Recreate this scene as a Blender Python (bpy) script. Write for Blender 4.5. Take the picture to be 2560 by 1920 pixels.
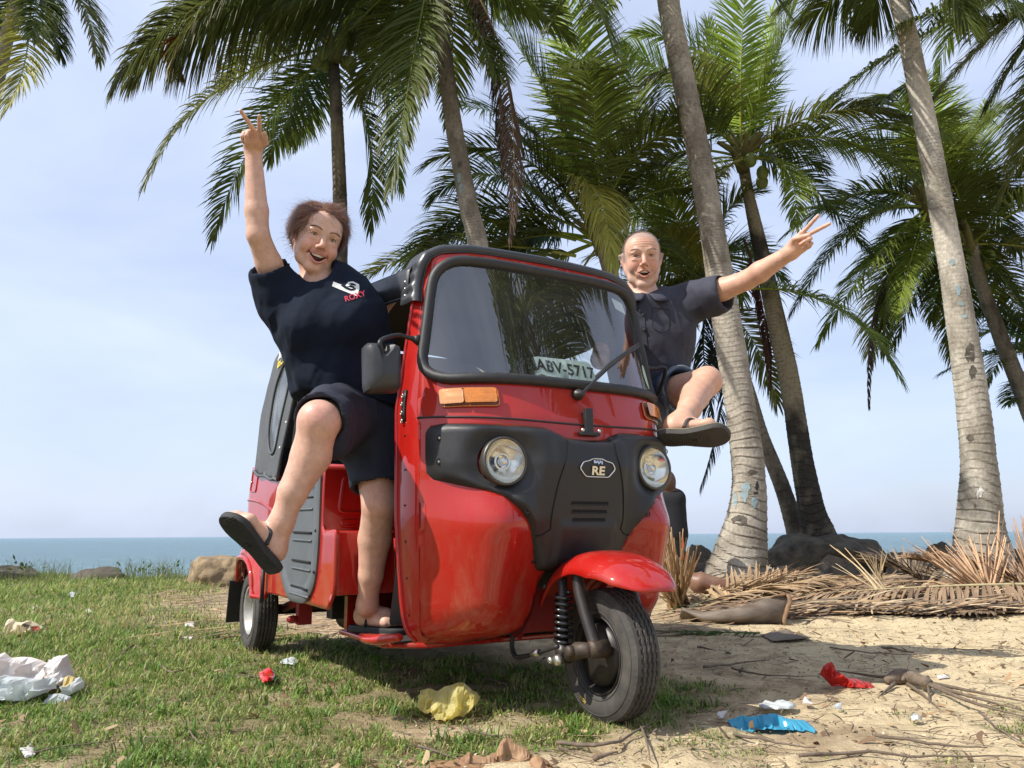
import bpy, bmesh, math, random
import numpy as np
from math import sin, cos, pi, radians
from mathutils import Vector, Matrix, noise
from mathutils.geometry import delaunay_2d_cdt

for o in list(bpy.data.objects): bpy.data.objects.remove(o)
SC = bpy.context.scene
COL = SC.collection
random.seed(7); RNG = np.random.default_rng(7)

# ------------------------------------------------------------------ camera, sky, sun, exposure
FPX, CAM_H, PITCH, ROLL = 1982.84, 0.54865, radians(10.7757), radians(-0.38563)
cam_d = bpy.data.cameras.new('camera'); cam = bpy.data.objects.new('camera', cam_d); COL.objects.link(cam)
cam_d.sensor_width = 36; cam_d.lens = FPX/2560*36; cam_d.clip_start = .05; cam_d.clip_end = 60000
_R = Vector((1,0,0)); _U = Vector((0,-sin(PITCH),cos(PITCH))); _F = Vector((0,cos(PITCH),sin(PITCH)))
_cx = _R*cos(ROLL)+_U*sin(ROLL); _cy = -_R*sin(ROLL)+_U*cos(ROLL)
M = Matrix.Identity(4)
for i in range(3):
    M[i][0] = _cx[i]; M[i][1] = _cy[i]; M[i][2] = -_F[i]
M[2][3] = CAM_H
cam.matrix_world = M
SC.camera = cam

SUN_EL, SUN_DIR = radians(48), Vector((-0.93, -0.37, 0)).normalized()   # direction towards the sun (horizontal)
world = bpy.data.worlds.new('World'); SC.world = world; world.use_nodes = True
nt = world.node_tree; nt.nodes.clear()
def _n(t, **k):
    n = nt.nodes.new(t)
    for a, b in k.items(): setattr(n, a, b)
    return n
sky = _n('ShaderNodeTexSky', sky_type='NISHITA', sun_disc=False, sun_elevation=SUN_EL,
         sun_rotation=math.atan2(SUN_DIR.x, SUN_DIR.y), altitude=0, air_density=1.0, dust_density=2.0, ozone_density=3.5)
# thin high cloud veil, fixed to directions of the sky
tc = _n('ShaderNodeTexCoord'); mp = _n('ShaderNodeMapping')
mp.inputs['Scale'].default_value = (1.6, 1.1, 4.2); mp.inputs['Rotation'].default_value = (0.25, 0.45, 0.3)
nz = _n('ShaderNodeTexNoise'); nz.inputs['Scale'].default_value = 1.5; nz.inputs['Detail'].default_value = 6; nz.inputs['Roughness'].default_value = .52; nz.inputs['Distortion'].default_value = .5
cr = _n('ShaderNodeValToRGB'); cr.color_ramp.elements[0].position = .36; cr.color_ramp.elements[1].position = .74
cr.color_ramp.elements[0].color = (.52,.52,.52,1); cr.color_ramp.elements[1].color = (.80,.80,.80,1)
mx = _n('ShaderNodeMixRGB'); mx.inputs[2].default_value = (6.1, 6.85, 8.8, 1)
bg = _n('ShaderNodeBackground'); bg.inputs['Strength'].default_value = .115
ow = _n('ShaderNodeOutputWorld')
L = nt.links.new
L(tc.outputs['Generated'], mp.inputs['Vector']); L(mp.outputs[0], nz.inputs['Vector']); L(nz.outputs[0], cr.inputs[0])
L(cr.outputs[0], mx.inputs[0]); L(sky.outputs[0], mx.inputs[1]); L(mx.outputs[0], bg.inputs[0]); L(bg.outputs[0], ow.inputs[0])

sun_d = bpy.data.lights.new('sun', 'SUN'); sun = bpy.data.objects.new('sun', sun_d); COL.objects.link(sun)
sun_d.energy = 4.6; sun_d.angle = radians(.53); sun_d.color = (1, .955, .88)
_sv = Vector((SUN_DIR.x*cos(SUN_EL), SUN_DIR.y*cos(SUN_EL), sin(SUN_EL)))
sun.rotation_euler = _sv.to_track_quat('Z', 'Y').to_euler()
SC.view_settings.view_transform = 'Standard'; SC.view_settings.look = 'None'
SC.view_settings.exposure = 0.38; SC.view_settings.gamma = 1; SC.view_settings.use_curve_mapping = False
SC.cycles.max_bounces = 8; SC.cycles.transparent_max_bounces = 16
SC.cycles.caustics_reflective = False; SC.cycles.caustics_refractive = False
try: SC.cycles.use_denoising = True
except Exception: pass

# ------------------------------------------------------------------ measuring: a photo pixel becomes a point in the place
CAMP = np.array([0, 0, CAM_H])
def ray(u, v):
    u = u-1280; v = v-960; cr_, sr_ = cos(ROLL), sin(ROLL)
    x = cr_*u+sr_*v; y = -sr_*u+cr_*v
    return np.array(_R)*x/FPX-np.array(_U)*y/FPX+np.array(_F)
def atY(u, v, Y):
    d = ray(u, v); return CAMP+d*(Y/d[1])
def atZ(u, v, Z=0.0):
    d = ray(u, v); return CAMP+d*((Z-CAM_H)/d[2])

# ------------------------------------------------------------------ materials
MATS = {}
def nodes(m):
    m.use_nodes = True; t = m.node_tree; return t, t.nodes, t.links.new
def pmat(name, col, rough=.5, metal=0, coat=0, coat_rough=.03, var=.0, vscale=6, hue=None, bump=0, bscale=80, bdetail=4,
         spec=.5, sheen=0, sss=0, trans=0, alpha=None, attr=None, stretch=(1,1,1), rvar=0, transl=0, ior=1.5, vdetail=5, obj_var=0):
    """principled material: colour broken up by noise (var, second colour hue), fine relief by bump"""
    if name in MATS: return MATS[name]
    m = bpy.data.materials.new(name); MATS[name] = m
    t, N, Lk = nodes(m); b = N['Principled BSDF']
    b.inputs['Base Color'].default_value = (*col, 1); b.inputs['Roughness'].default_value = rough; b.inputs['Metallic'].default_value = metal
    b.inputs['Coat Weight'].default_value = coat; b.inputs['Coat Roughness'].default_value = coat_rough
    b.inputs['Specular IOR Level'].default_value = spec; b.inputs['IOR'].default_value = ior
    b.inputs['Sheen Weight'].default_value = sheen; b.inputs['Transmission Weight'].default_value = trans
    if sss: b.inputs['Subsurface Weight'].default_value = sss; b.inputs['Subsurface Radius'].default_value = (.012,.004,.002); b.inputs['Subsurface Scale'].default_value = 1
    if alpha is not None: b.inputs['Alpha'].default_value = alpha
    tcn = N.new('ShaderNodeTexCoord'); mpn = N.new('ShaderNodeMapping'); mpn.inputs['Scale'].default_value = stretch
    Lk(tcn.outputs['Object'], mpn.inputs[0])
    out = None
    if attr:
        a = N.new('ShaderNodeAttribute'); a.attribute_name = attr; out = a.outputs['Color']
    if var or hue:
        nz_ = N.new('ShaderNodeTexNoise'); nz_.inputs['Scale'].default_value = vscale; nz_.inputs['Detail'].default_value = vdetail; nz_.inputs['Roughness'].default_value = .62
        Lk(mpn.outputs[0], nz_.inputs['Vector'])
        rp = N.new('ShaderNodeMapRange'); rp.inputs[1].default_value = .3; rp.inputs[2].default_value = .7
        Lk(nz_.outputs[0], rp.inputs[0])
        mx_ = N.new('ShaderNodeMixRGB')
        if hue:
            mx_.inputs[1].default_value = (*col,1); mx_.inputs[2].default_value = (*hue,1); Lk(rp.outputs[0], mx_.inputs[0])
            if out is not None: Lk(out, mx_.inputs[1])
        else:
            mx_.blend_type = 'MULTIPLY'; mx_.inputs[0].default_value = 1
            g = N.new('ShaderNodeMapRange'); g.inputs[3].default_value = 1-var; g.inputs[4].default_value = 1+var*.6
            Lk(rp.outputs[0], g.inputs[0]); Lk(g.outputs[0], mx_.inputs[2])
            mx_.inputs[1].default_value = (*col,1)
            if out is not None: Lk(out, mx_.inputs[1])
        out = mx_.outputs[0]
        if rvar:
            g2 = N.new('ShaderNodeMapRange'); g2.inputs[3].default_value = max(0,rough-rvar); g2.inputs[4].default_value = min(1,rough+rvar)
            Lk(rp.outputs[0], g2.inputs[0]); Lk(g2.outputs[0], b.inputs['Roughness'])
    if obj_var:
        oi = N.new('ShaderNodeObjectInfo'); g3 = N.new('ShaderNodeMapRange'); g3.inputs[3].default_value = 1-obj_var; g3.inputs[4].default_value = 1+obj_var
        Lk(oi.outputs['Random'], g3.inputs[0]); mm = N.new('ShaderNodeMixRGB'); mm.blend_type = 'MULTIPLY'; mm.inputs[0].default_value = 1
        mm.inputs[1].default_value = (*col,1)
        if out is not None: Lk(out, mm.inputs[1])
        Lk(g3.outputs[0], mm.inputs[2]); out = mm.outputs[0]
    if out is not None: Lk(out, b.inputs['Base Color'])
    if bump:
        nb = N.new('ShaderNodeTexNoise'); nb.inputs['Scale'].default_value = bscale; nb.inputs['Detail'].default_value = bdetail
        Lk(mpn.outputs[0], nb.inputs['Vector'])
        bp = N.new('ShaderNodeBump'); bp.inputs['Strength'].default_value = 1; bp.inputs['Distance'].default_value = bump
        Lk(nb.outputs[0], bp.inputs['Height']); Lk(bp.outputs[0], b.inputs['Normal'])
    if transl:      # thin leaf: light comes through
        tr = N.new('ShaderNodeBsdfTranslucent'); ms = N.new('ShaderNodeMixShader'); ms.inputs[0].default_value = transl
        if out is not None: Lk(out, tr.inputs[0])
        else: tr.inputs[0].default_value = (*col,1)
        o_ = N['Material Output']; Lk(b.outputs[0], ms.inputs[1]); Lk(tr.outputs[0], ms.inputs[2]); Lk(ms.outputs[0], o_.inputs[0])
    return m

# ------------------------------------------------------------------ objects
def link(o, parent=None):
    COL.objects.link(o)
    if parent is not None: o.parent = parent
    return o
def mesh_obj(name, V, Fc, mat=None, parent=None, smooth=True, color=None, auto=None):
    me = bpy.data.meshes.new(name)
    V = np.asarray(V, np.float32).reshape(-1,3)
    if isinstance(Fc, np.ndarray):
        k = Fc.shape[1]; n = len(Fc)
        me.vertices.add(len(V)); me.vertices.foreach_set('co', V.ravel())
        me.loops.add(n*k); me.loops.foreach_set('vertex_index', Fc.astype(np.int32).ravel())
        me.polygons.add(n); me.polygons.foreach_set('loop_start', np.arange(0,n*k,k,dtype=np.int32)); me.polygons.foreach_set('loop_total', np.full(n,k,np.int32))
        me.update(calc_edges=True); me.validate()
    else:
        me.from_pydata([tuple(map(float,v)) for v in V], [], [tuple(int(i) for i in f) for f in Fc]); me.update()
    if mat is not None:
        for m_ in (mat if isinstance(mat,(list,tuple)) else [mat]): me.materials.append(m_)
    if smooth: me.polygons.foreach_set('use_smooth', np.ones(len(me.polygons),bool))
    if auto is not None:
        me.set_sharp_from_angle(angle=radians(auto))
    if color is not None:
        ca = me.color_attributes.new('col','FLOAT_COLOR','POINT')
        c = np.ones((len(V),4),np.float32); c[:,:3] = color; ca.data.foreach_set('color', c.ravel())
    o = bpy.data.objects.new(name, me); link(o, parent); return o
def tag(o, label=None, cat=None, group=None, kind=None):
    if label: o['label'] = label
    if cat: o['category'] = cat
    if group: o['group'] = group
    if kind: o['kind'] = kind
    return o
def thing(name, label, cat, loc=(0,0,0), rotz=0, group=None):
    o = bpy.data.objects.new(name, None); link(o); o.location = loc; o.rotation_euler = (0,0,rotz); o.empty_display_size = .1
    return tag(o, label, cat, group)
def copy_tree(o, parent=None):
    c = o.copy(); COL.objects.link(c); c.parent = parent
    for ch in o.children: copy_tree(ch, c)
    return c
def subsurf(o, n=1):
    m = o.modifiers.new('sub','SUBSURF'); m.levels = n; m.render_levels = n; return o
def solid(o, t, off=-1):
    m = o.modifiers.new('solid','SOLIDIFY'); m.thickness = t; m.offset = off; return o
def bevel(o, w=.004, seg=2, ang=35):
    m = o.modifiers.new('bev','BEVEL'); m.width = w; m.segments = seg; m.limit_method = 'ANGLE'; m.angle_limit = radians(ang); return o

# ------------------------------------------------------------------ geometry kit: everything returns (verts, faces)
def join(*gs):
    V = []; Fc = []; n = 0
    for v, f in gs:
        v = np.asarray(v, float).reshape(-1,3); V.append(v); Fc += [tuple(int(i)+n for i in q) for q in f]; n += len(v)
    return np.vstack(V), Fc
def xf(g, M_):
    v = np.asarray(g[0], float); M_ = np.array(M_); return v@M_[:3,:3].T+M_[:3,3], g[1]
def box(x0,x1,y0,y1,z0,z1):
    v = [(x,y,z) for z in (z0,z1) for y in (y0,y1) for x in (x0,x1)]
    return np.array(v,float), [(0,2,3,1),(4,5,7,6),(0,1,5,4),(2,6,7,3),(0,4,6,2),(1,3,7,5)]
def smooth_path(pts, n=8):
    P = np.array(pts,float)
    if len(P) < 3: 
        t = np.linspace(0,1,n+1)[:,None]; return P[0]*(1-t)+P[1]*t
    Q = np.vstack([2*P[0]-P[1], P, 2*P[-1]-P[-2]]); out = []
    for i in range(1,len(Q)-2):
        a,b,c,d = Q[i-1:i+3]
        for s in np.arange(n)/n:
            out.append(.5*((2*b)+(-a+c)*s+(2*a-5*b+4*c-d)*s*s+(-a+3*b-3*c+d)*s**3))
    out.append(P[-1]); return np.array(out)
def tube(pts, r, k=10, cap=True, closed=False, flat=1.0, up=None):
    P = np.array(pts,float); n = len(P); r = np.ones(n)*r if np.ndim(r)==0 else np.interp(np.linspace(0,1,n),np.linspace(0,1,len(r)),r)
    T = np.gradient(P,axis=0) if not closed else np.roll(P,-1,0)-np.roll(P,1,0)
    T /= np.linalg.norm(T,axis=1)[:,None]+1e-12
    u = np.array([0,0,1.]) if up is None else np.array(up,float)
    if abs(T[0]@u)>.95 and up is None: u = np.array([1.,0,0])
    N_ = np.zeros_like(P); a = u-T[0]*(u@T[0]); a /= np.linalg.norm(a)
    for i in range(n):
        a = (u if up is not None else a); a = a-T[i]*(a@T[i]); a = a/(np.linalg.norm(a)+1e-12); N_[i] = a
    B = np.cross(T,N_)
    th = np.arange(k)/k*2*pi
    V = P[:,None]+r[:,None,None]*(np.cos(th)[None,:,None]*B[:,None]+flat*np.sin(th)[None,:,None]*N_[:,None])
    V = V.reshape(-1,3); Fc = []
    m = n if closed else n-1
    for i in range(m):
        for j in range(k):
            a0=i*k+j; a1=i*k+(j+1)%k; b0=((i+1)%n)*k+j; b1=((i+1)%n)*k+(j+1)%k
            Fc.append((a0,a1,b1,b0))
    if cap and not closed:
        Fc.append(tuple(range(k-1,-1,-1))); Fc.append(tuple((n-1)*k+j for j in range(k)))
    return V, Fc
def grid(V, closed_u=False, closed_v=False):
    """V is (nu,nv,3)"""
    nu,nv = V.shape[:2]; Fc = []
    for i in range(nu if closed_u else nu-1):
        for j in range(nv if closed_v else nv-1):
            Fc.append((i*nv+j, ((i+1)%nu)*nv+j, ((i+1)%nu)*nv+(j+1)%nv, i*nv+(j+1)%nv))
    return V.reshape(-1,3), Fc
def lathe(prof, k=32, axis='y'):
    """prof: (r, h) pairs about an axis"""
    th = np.arange(k)/k*2*pi; A = np.zeros((k,len(prof),3))
    for j,(r,h_) in enumerate(prof):
        c, s = r*np.cos(th), r*np.sin(th)
        if axis=='y': A[:,j] = np.stack([c, np.full(k,h_), s],1)
        elif axis=='z': A[:,j] = np.stack([c, s, np.full(k,h_)],1)
        else: A[:,j] = np.stack([np.full(k,h_), c, s],1)
    return grid(A, closed_u=True)
def ball(c, r, k=12):
    r = np.ones(3)*r; V = []
    for i in range(k//2+1):
        p = pi*i/(k//2)
        V.append([(c[0]+r[0]*sin(p)*cos(t), c[1]+r[1]*sin(p)*sin(t), c[2]+r[2]*cos(p)) for t in np.arange(k)/k*2*pi])
    V = np.array(V); return grid(V, closed_v=True)
def poly_surface(outline, fn, step=.02, holes=(), inner=True):
    """triangulate a 2D outline (list of (a,b)) with interior points and lift with fn(a,b)->xyz"""
    from mathutils import Vector as Vv
    out = np.array(outline,float); pts = [Vv((float(a),float(b))) for a,b in out]; n0 = len(pts)
    faces = [list(range(n0))]; 
    edges = []
    def ccw(p): 
        p = np.array(p); return (p[:,0]*np.roll(p[:,1],-1)-np.roll(p[:,0],-1)*p[:,1]).sum() > 0
    if not ccw(out): faces[0].reverse()
    for h_ in holes:
        i0 = len(pts); pts += [Vv((float(a),float(b))) for a,b in h_]; edges += [(i0+i, i0+(i+1)%len(h_)) for i in range(len(h_))]
    edges += [(i,(i+1)%n0) for i in range(n0)]
    if inner:
        lo, hi = out.min(0), out.max(0)
        gx, gy = np.meshgrid(np.arange(lo[0]+step/2,hi[0],step), np.arange(lo[1]+step/2,hi[1],step)); g = np.stack([gx.ravel(),gy.ravel()],1)
        g = g[inside(g,out)]
        for h_ in holes: g = g[~inside(g,np.array(h_))]
        allp = [out]+[np.array(h_) for h_ in holes]
        for ring in allp:
            if len(g)==0: break
            d = seg_dist(g, ring); g = g[d>step*.35]
        pts += [Vv((float(a),float(b))) for a,b in g]
    vs, es, fs, ov, oe, of = delaunay_2d_cdt(pts, edges, [], 0, 1e-6)
    vs = np.array([(v.x,v.y) for v in vs]); keep = []
    cs = np.array([vs[list(f)].mean(0) for f in fs]); ok = inside(cs,out)
    for h_ in holes: ok &= ~inside(cs,np.array(h_))
    keep = [tuple(f) for f,k_ in zip(fs,ok) if k_]
    V = np.array([fn(a,b) for a,b in vs]); return V, keep
def inside(P, poly):
    P = np.asarray(P); c = np.zeros(len(P),bool); n = len(poly); j = n-1
    for i in range(n):
        xi,yi = poly[i]; xj,yj = poly[j]
        m = ((yi>P[:,1])!=(yj>P[:,1])) & (P[:,0] < (xj-xi)*(P[:,1]-yi)/((yj-yi) if yj!=yi else 1e-12)+xi)
        c ^= m; j = i
    return c
def seg_dist(P, ring):
    A = ring; B = np.roll(ring,-1,0); d = np.full(len(P),1e9)
    for a,b in zip(A,B):
        ab = b-a; t = np.clip(((P-a)@ab)/(ab@ab+1e-12),0,1); d = np.minimum(d, np.linalg.norm(P-a-t[:,None]*ab,axis=1))
    return d
def resample(pts, step, closed=True):
    P = np.array(pts,float); Q = np.vstack([P,P[:1]]) if closed else P
    s = np.r_[0,np.cumsum(np.linalg.norm(np.diff(Q,axis=0),axis=1))]; n = max(8,int(s[-1]/step)); t = np.linspace(0,s[-1],n+1)[:-1] if closed else np.linspace(0,s[-1],n+1)
    return np.stack([np.interp(t,s,Q[:,k]) for k in range(Q.shape[1])],1)
def rounded(pts, r, n=5):
    """round the corners of a 2D polygon"""
    P = [np.array(p,float) for p in pts]; out = []; m = len(P)
    rr = r if hasattr(r,'__len__') else [r]*m
    for i in range(m):
        a,b,c = P[i-1],P[i],P[(i+1)%m]; u = a-b; w = c-b; lu,lw = np.linalg.norm(u),np.linalg.norm(w); q = min(rr[i],lu*.49,lw*.49)
        p0 = b+u/lu*q; p1 = b+w/lw*q
        for t in np.linspace(0,1,n+1): out.append((1-t)**2*p0+2*t*(1-t)*b+t*t*p1)
    return np.array(out)
def prism(outline, y0, y1, plane='xz'):
    """extrude a 2D outline; plane xz extrudes along y, yz along x, xy along z"""
    P = np.array(outline,float); n = len(P)
    def put(p,h_):
        if plane=='xz': return np.stack([p[:,0],np.full(n,h_),p[:,1]],1)
        if plane=='yz': return np.stack([np.full(n,h_),p[:,0],p[:,1]],1)
        return np.stack([p[:,0],p[:,1],np.full(n,h_)],1)
    V = np.vstack([put(P,y0),put(P,y1)]); Fc = [tuple(range(n)),tuple(range(2*n-1,n-1,-1))]
    Fc += [(i,n+i,n+(i+1)%n,(i+1)%n) for i in range(n)]
    return V, Fc
def text_mesh(s, size, bold=0.0, ext=.0005):
    """built-in font lettering as (verts, faces) in the xy plane, centred"""
    c = bpy.data.curves.new('lettering','FONT'); c.body = s; c.size = size; c.extrude = ext; c.offset = bold; c.align_x = 'CENTER'; c.align_y = 'CENTER'; c.resolution_u = 3
    o = bpy.data.objects.new('lettering', c); COL.objects.link(o); dg = bpy.context.evaluated_depsgraph_get(); dg.update()
    me = bpy.data.meshes.new_from_object(o.evaluated_get(dg)); V = np.array([v.co[:] for v in me.vertices]); Fc = [tuple(p.vertices) for p in me.polygons]
    bpy.data.objects.remove(o); bpy.data.curves.remove(c); bpy.data.meshes.remove(me); return V, Fc
def fbm(P, sc=1.0, octv=4, seed=0):
    """cheap vectorised value noise, (n,3)->(n)"""
    P = np.asarray(P,float)*sc; out = np.zeros(len(P)); amp = 1; tot = 0
    for o_ in range(octv):
        Q = P*(2**o_)+seed*17.3+o_*5.1; i = np.floor(Q).astype(np.int64); f = Q-i; f = f*f*(3-2*f); r = 0
        for dx in (0,1):
            for dy in (0,1):
                for dz in (0,1):
                    h_ = (i[:,0]+dx)*374761393+(i[:,1]+dy)*668265263+(i[:,2]+dz)*2147483647+o_*1013
                    h_ = (h_^(h_>>13))*1274126177; h_ = (h_^(h_>>16))&0xffff
                    w = (f[:,0] if dx else 1-f[:,0])*(f[:,1] if dy else 1-f[:,1])*(f[:,2] if dz else 1-f[:,2]); r = r+w*(h_/65535.)
        out += amp*(r*2-1); tot += amp; amp *= .5
    return out/tot
# ================================================================== soft bodies: rounded limbs melted together, then skinned
def surface_net(Fd, lo, h):
    S = Fd < 0; n = np.array(Fd.shape)
    c = np.zeros(n-1, np.int8)
    for dx in (0,1):
        for dy in (0,1):
            for dz in (0,1): c += S[dx:n[0]-1+dx, dy:n[1]-1+dy, dz:n[2]-1+dz]
    act = (c>0)&(c<8); idx = -np.ones(n-1,np.int64); ai = np.argwhere(act); idx[act] = np.arange(len(ai))
    P = np.zeros((len(ai),3)); W = np.zeros(len(ai))
    corners = [(a,b,d) for a in (0,1) for b in (0,1) for d in (0,1)]
    val = {q: Fd[ai[:,0]+q[0], ai[:,1]+q[1], ai[:,2]+q[2]] for q in corners}
    for q in corners:
        for ax in range(3):
            if q[ax]: continue
            r = list(q); r[ax] = 1; r = tuple(r); a, b = val[q], val[r]; m = (a<0)!=(b<0)
            t = np.where(m, a/np.where(m,a-b,1), 0); pos = np.array(q,float)[None]+0*P; pos[:,ax] += t
            P[m] += pos[m]; W[m] += 1
    V = (ai+P/W[:,None])*h+lo
    Fc = []
    for ax in range(3):
        a1,a2 = [(1,2),(2,0),(0,1)][ax]
        sl = [slice(1,-1)]*3; sl[ax] = slice(0,-1); s0 = S[tuple(sl)]; sl2 = list(sl); sl2[ax] = slice(1,None); s1 = S[tuple(sl2)]
        E = np.argwhere(s0!=s1); off = np.ones(3,int); off[ax] = 0; G = E+off
        d1 = np.zeros(3,int); d1[a1] = 1; d2 = np.zeros(3,int); d2[a2] = 1
        g = lambda D: idx[tuple((G-D).T)]
        q = np.stack([g(d1+d2), g(d2), g(0*d1), g(d1)],1); fl = s0[tuple(E.T)]
        q[~fl] = q[~fl][:,::-1]; Fc.append(q)
    return V, np.vstack(Fc)
class Blob:
    def __init__(s): s.p = []
    def cone(s, a, b, ra, rb, k=.02, ax=None, fl=1.0, sub=False):
        s.p.append(('c',np.array(a,float),np.array(b,float),ra,rb,k,None if ax is None else np.array(ax,float)/np.linalg.norm(ax),fl,sub)); return s
    def chain(s, pts, rs, k=.02, ax=None, fl=1.0):
        for i in range(len(pts)-1): s.cone(pts[i],pts[i+1],rs[i],rs[i+1],k,ax,fl)
        return s
    def ell(s, c, r, R=None, k=.02, sub=False):
        s.p.append(('e',np.array(c,float),np.array(r,float)*np.ones(3),R,k,sub)); return s
    def plane(s, c, n, k=.004):    # cut away the side the normal points to
        s.p.append(('p',np.array(c,float),np.array(n,float)/np.linalg.norm(n),k)); return s
    def bounds(s):
        lo=[];hi=[]
        for q in s.p:
            if q[0]=='c' and not q[8]:
                m=max(q[3],q[4])*max(1,1/q[7]); lo.append(np.minimum(q[1],q[2])-m); hi.append(np.maximum(q[1],q[2])+m)
            elif q[0]=='e' and not q[5]: lo.append(q[1]-q[2].max()); hi.append(q[1]+q[2].max())
        return np.min(lo,0)-.01, np.max(hi,0)+.01
    def field(s, lo, hi, h):
        n = np.ceil((hi-lo)/h).astype(int)+2; Fd = np.full(n, .05, np.float32)
        ax = [lo[i]+np.arange(n[i])*h for i in range(3)]
        for q in s.p:
            if q[0]=='c':
                _,a,b,ra,rb,k,fa,fl,sub = q; m = max(ra,rb)*max(1,1/fl)+k+.012; l_ = np.minimum(a,b)-m; h_ = np.maximum(a,b)+m
            elif q[0]=='e': _,c,r,R,k,sub = q; l_ = c-r.max()-k-.012; h_ = c+r.max()+k+.012
            else: l_,h_ = lo,hi
            i0 = np.clip(np.floor((l_-lo)/h).astype(int),0,n); i1 = np.clip(np.ceil((h_-lo)/h).astype(int)+1,0,n)
            if (i1<=i0).any(): continue
            X = ax[0][i0[0]:i1[0]][:,None,None]; Y = ax[1][i0[1]:i1[1]][None,:,None]; Z = ax[2][i0[2]:i1[2]][None,None,:]
            if q[0]=='c':
                ab = b-a; L2 = ab@ab+1e-12; px,py,pz = X-a[0],Y-a[1],Z-a[2]
                t = np.clip((px*ab[0]+py*ab[1]+pz*ab[2])/L2,0,1); dx,dy,dz = px-t*ab[0],py-t*ab[1],pz-t*ab[2]
                d2 = dx*dx+dy*dy+dz*dz
                if fa is not None: dn = dx*fa[0]+dy*fa[1]+dz*fa[2]; d2 = d2+dn*dn*(1/fl**2-1)
                D = np.sqrt(d2)-(ra+(rb-ra)*t)
                if fa is not None: D = D*min(1,fl*1.15)
            elif q[0]=='e':
                px,py,pz = X-c[0],Y-c[1],Z-c[2]
                if R is not None:
                    M_ = np.array(R); px,py,pz = (M_[0,0]*px+M_[1,0]*py+M_[2,0]*pz, M_[0,1]*px+M_[1,1]*py+M_[2,1]*pz, M_[0,2]*px+M_[1,2]*py+M_[2,2]*pz)
                k0 = np.sqrt((px/r[0])**2+(py/r[1])**2+(pz/r[2])**2); k1 = np.sqrt((px/r[0]**2)**2+(py/r[1]**2)**2+(pz/r[2]**2)**2)+1e-9
                D = k0*(k0-1)/k1
            else:
                c,nn,k = q[1],q[2],q[3]; D = (X-c[0])*nn[0]+(Y-c[1])*nn[1]+(Z-c[2])*nn[2]; sub='max'
            A = Fd[i0[0]:i1[0],i0[1]:i1[1],i0[2]:i1[2]]
            if q[0]=='p': Fd[i0[0]:i1[0],i0[1]:i1[1],i0[2]:i1[2]] = np.maximum(A,D)
            elif sub:
                D = -D; hh = np.maximum(k-np.abs(A-D),0)/k; Fd[i0[0]:i1[0],i0[1]:i1[1],i0[2]:i1[2]] = np.maximum(A,D)+hh*hh*k*.25
            else:
                hh = np.maximum(k-np.abs(A-D),0)/k; Fd[i0[0]:i1[0],i0[1]:i1[1],i0[2]:i1[2]] = np.minimum(A,D)-hh*hh*k*.25
        return Fd
    def mesh(s, h=.006, fine=(), fh=.0025):
        lo,hi = s.bounds(); V,Fq = surface_net(s.field(lo,hi,h),lo,h)
        Vs=[V]; ctr = V[Fq].mean(1); keep = np.ones(len(Fq),bool)
        for (c,r) in fine: keep &= ~((np.abs(ctr-c)<np.array(r)-h*.6).all(1))
        Fs=[Fq[keep]]; n=len(V)
        for (c,r) in fine:
            l2,h2 = np.array(c)-np.array(r)-h, np.array(c)+np.array(r)+h; l2 = np.maximum(l2,lo); h2 = np.minimum(h2,hi)
            V2,F2 = surface_net(s.field(l2,h2,fh),l2,fh)
            c2 = V2[F2].mean(1); k2 = (np.abs(c2-c)<np.array(r)+h*.4).all(1); Vs.append(V2); Fs.append(F2[k2]+n); n += len(V2)
        V = np.vstack(Vs); Fq = np.vstack(Fs); used = np.unique(Fq); m = -np.ones(len(V),np.int64); m[used] = np.arange(len(used))
        return V[used], m[Fq]
def unit(v): v = np.array(v,float); return v/np.linalg.norm(v)
def frame(fwd, up):
    y = unit(fwd); x = unit(np.cross(y,up)); z = np.cross(x,y); return np.stack([x,y,z],1)   # columns: right-hand side, forward, up
def rot_about(v, axis, a):
    axis = unit(axis); v = np.array(v,float); return v*cos(a)+np.cross(axis,v)*sin(a)+axis*(axis@v)*(1-cos(a))

def hand(B, wrist, d, n, side, curls, splay, thumb, sc=1.0, wr=.027):
    """d along the hand, n out of the palm, side towards the thumb"""
    d=unit(d); side=unit(np.array(side)-d*(np.array(side)@d)); n = unit(np.array(n)-d*(np.array(n)@d)-side*(np.array(n)@side)); tips=[]
    W = np.array(wrist,float)
    kn = [W+d*.088*sc+side*.030*sc, W+d*.092*sc+side*.010*sc, W+d*.086*sc-side*.010*sc, W+d*.076*sc-side*.028*sc]
    for i,p in enumerate(kn): B.cone(W+side*(.014-.008*i)*sc+d*.008, p-d*.006, .017*sc, .0125*sc, .012, n, .85)
    B.ell(W+d*.045*sc+n*.006*sc+side*.020*sc,(.020*sc,.016*sc,.026*sc),np.stack([side,n,d],1),.012)
    L = [(.043,.026,.020),(.048,.029,.022),(.043,.027,.021),(.034,.020,.019)]; R = [.0092,.0094,.0088,.0078]
    for i in range(4):
        p = kn[i]; c = 0; dd = rot_about(d, n, splay[i]); ax = np.cross(dd,n)
        for j in range(3):
            c += curls[i][j]; v = dd*cos(c)+n*sin(c); q = p+v*L[i][j]*sc
            B.cone(p,q,R[i]*sc*(1-.09*j),R[i]*sc*(1-.09*(j+1)),.0035); p = q
        tips.append(p)
    p = W+d*.018*sc+side*.020*sc+n*.004*sc
    for j,(ln,r0,r1) in enumerate([(.045,.0155,.0125),(.033,.0115,.0105),(.027,.0100,.0085)]):
        v = unit(d*thumb[j][0]+side*thumb[j][1]+n*thumb[j][2]); q = p+v*ln*sc; B.cone(p,q,r0*sc,r1*sc,.008 if j==0 else .004); p = q
    tips.append(p); return tips

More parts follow.
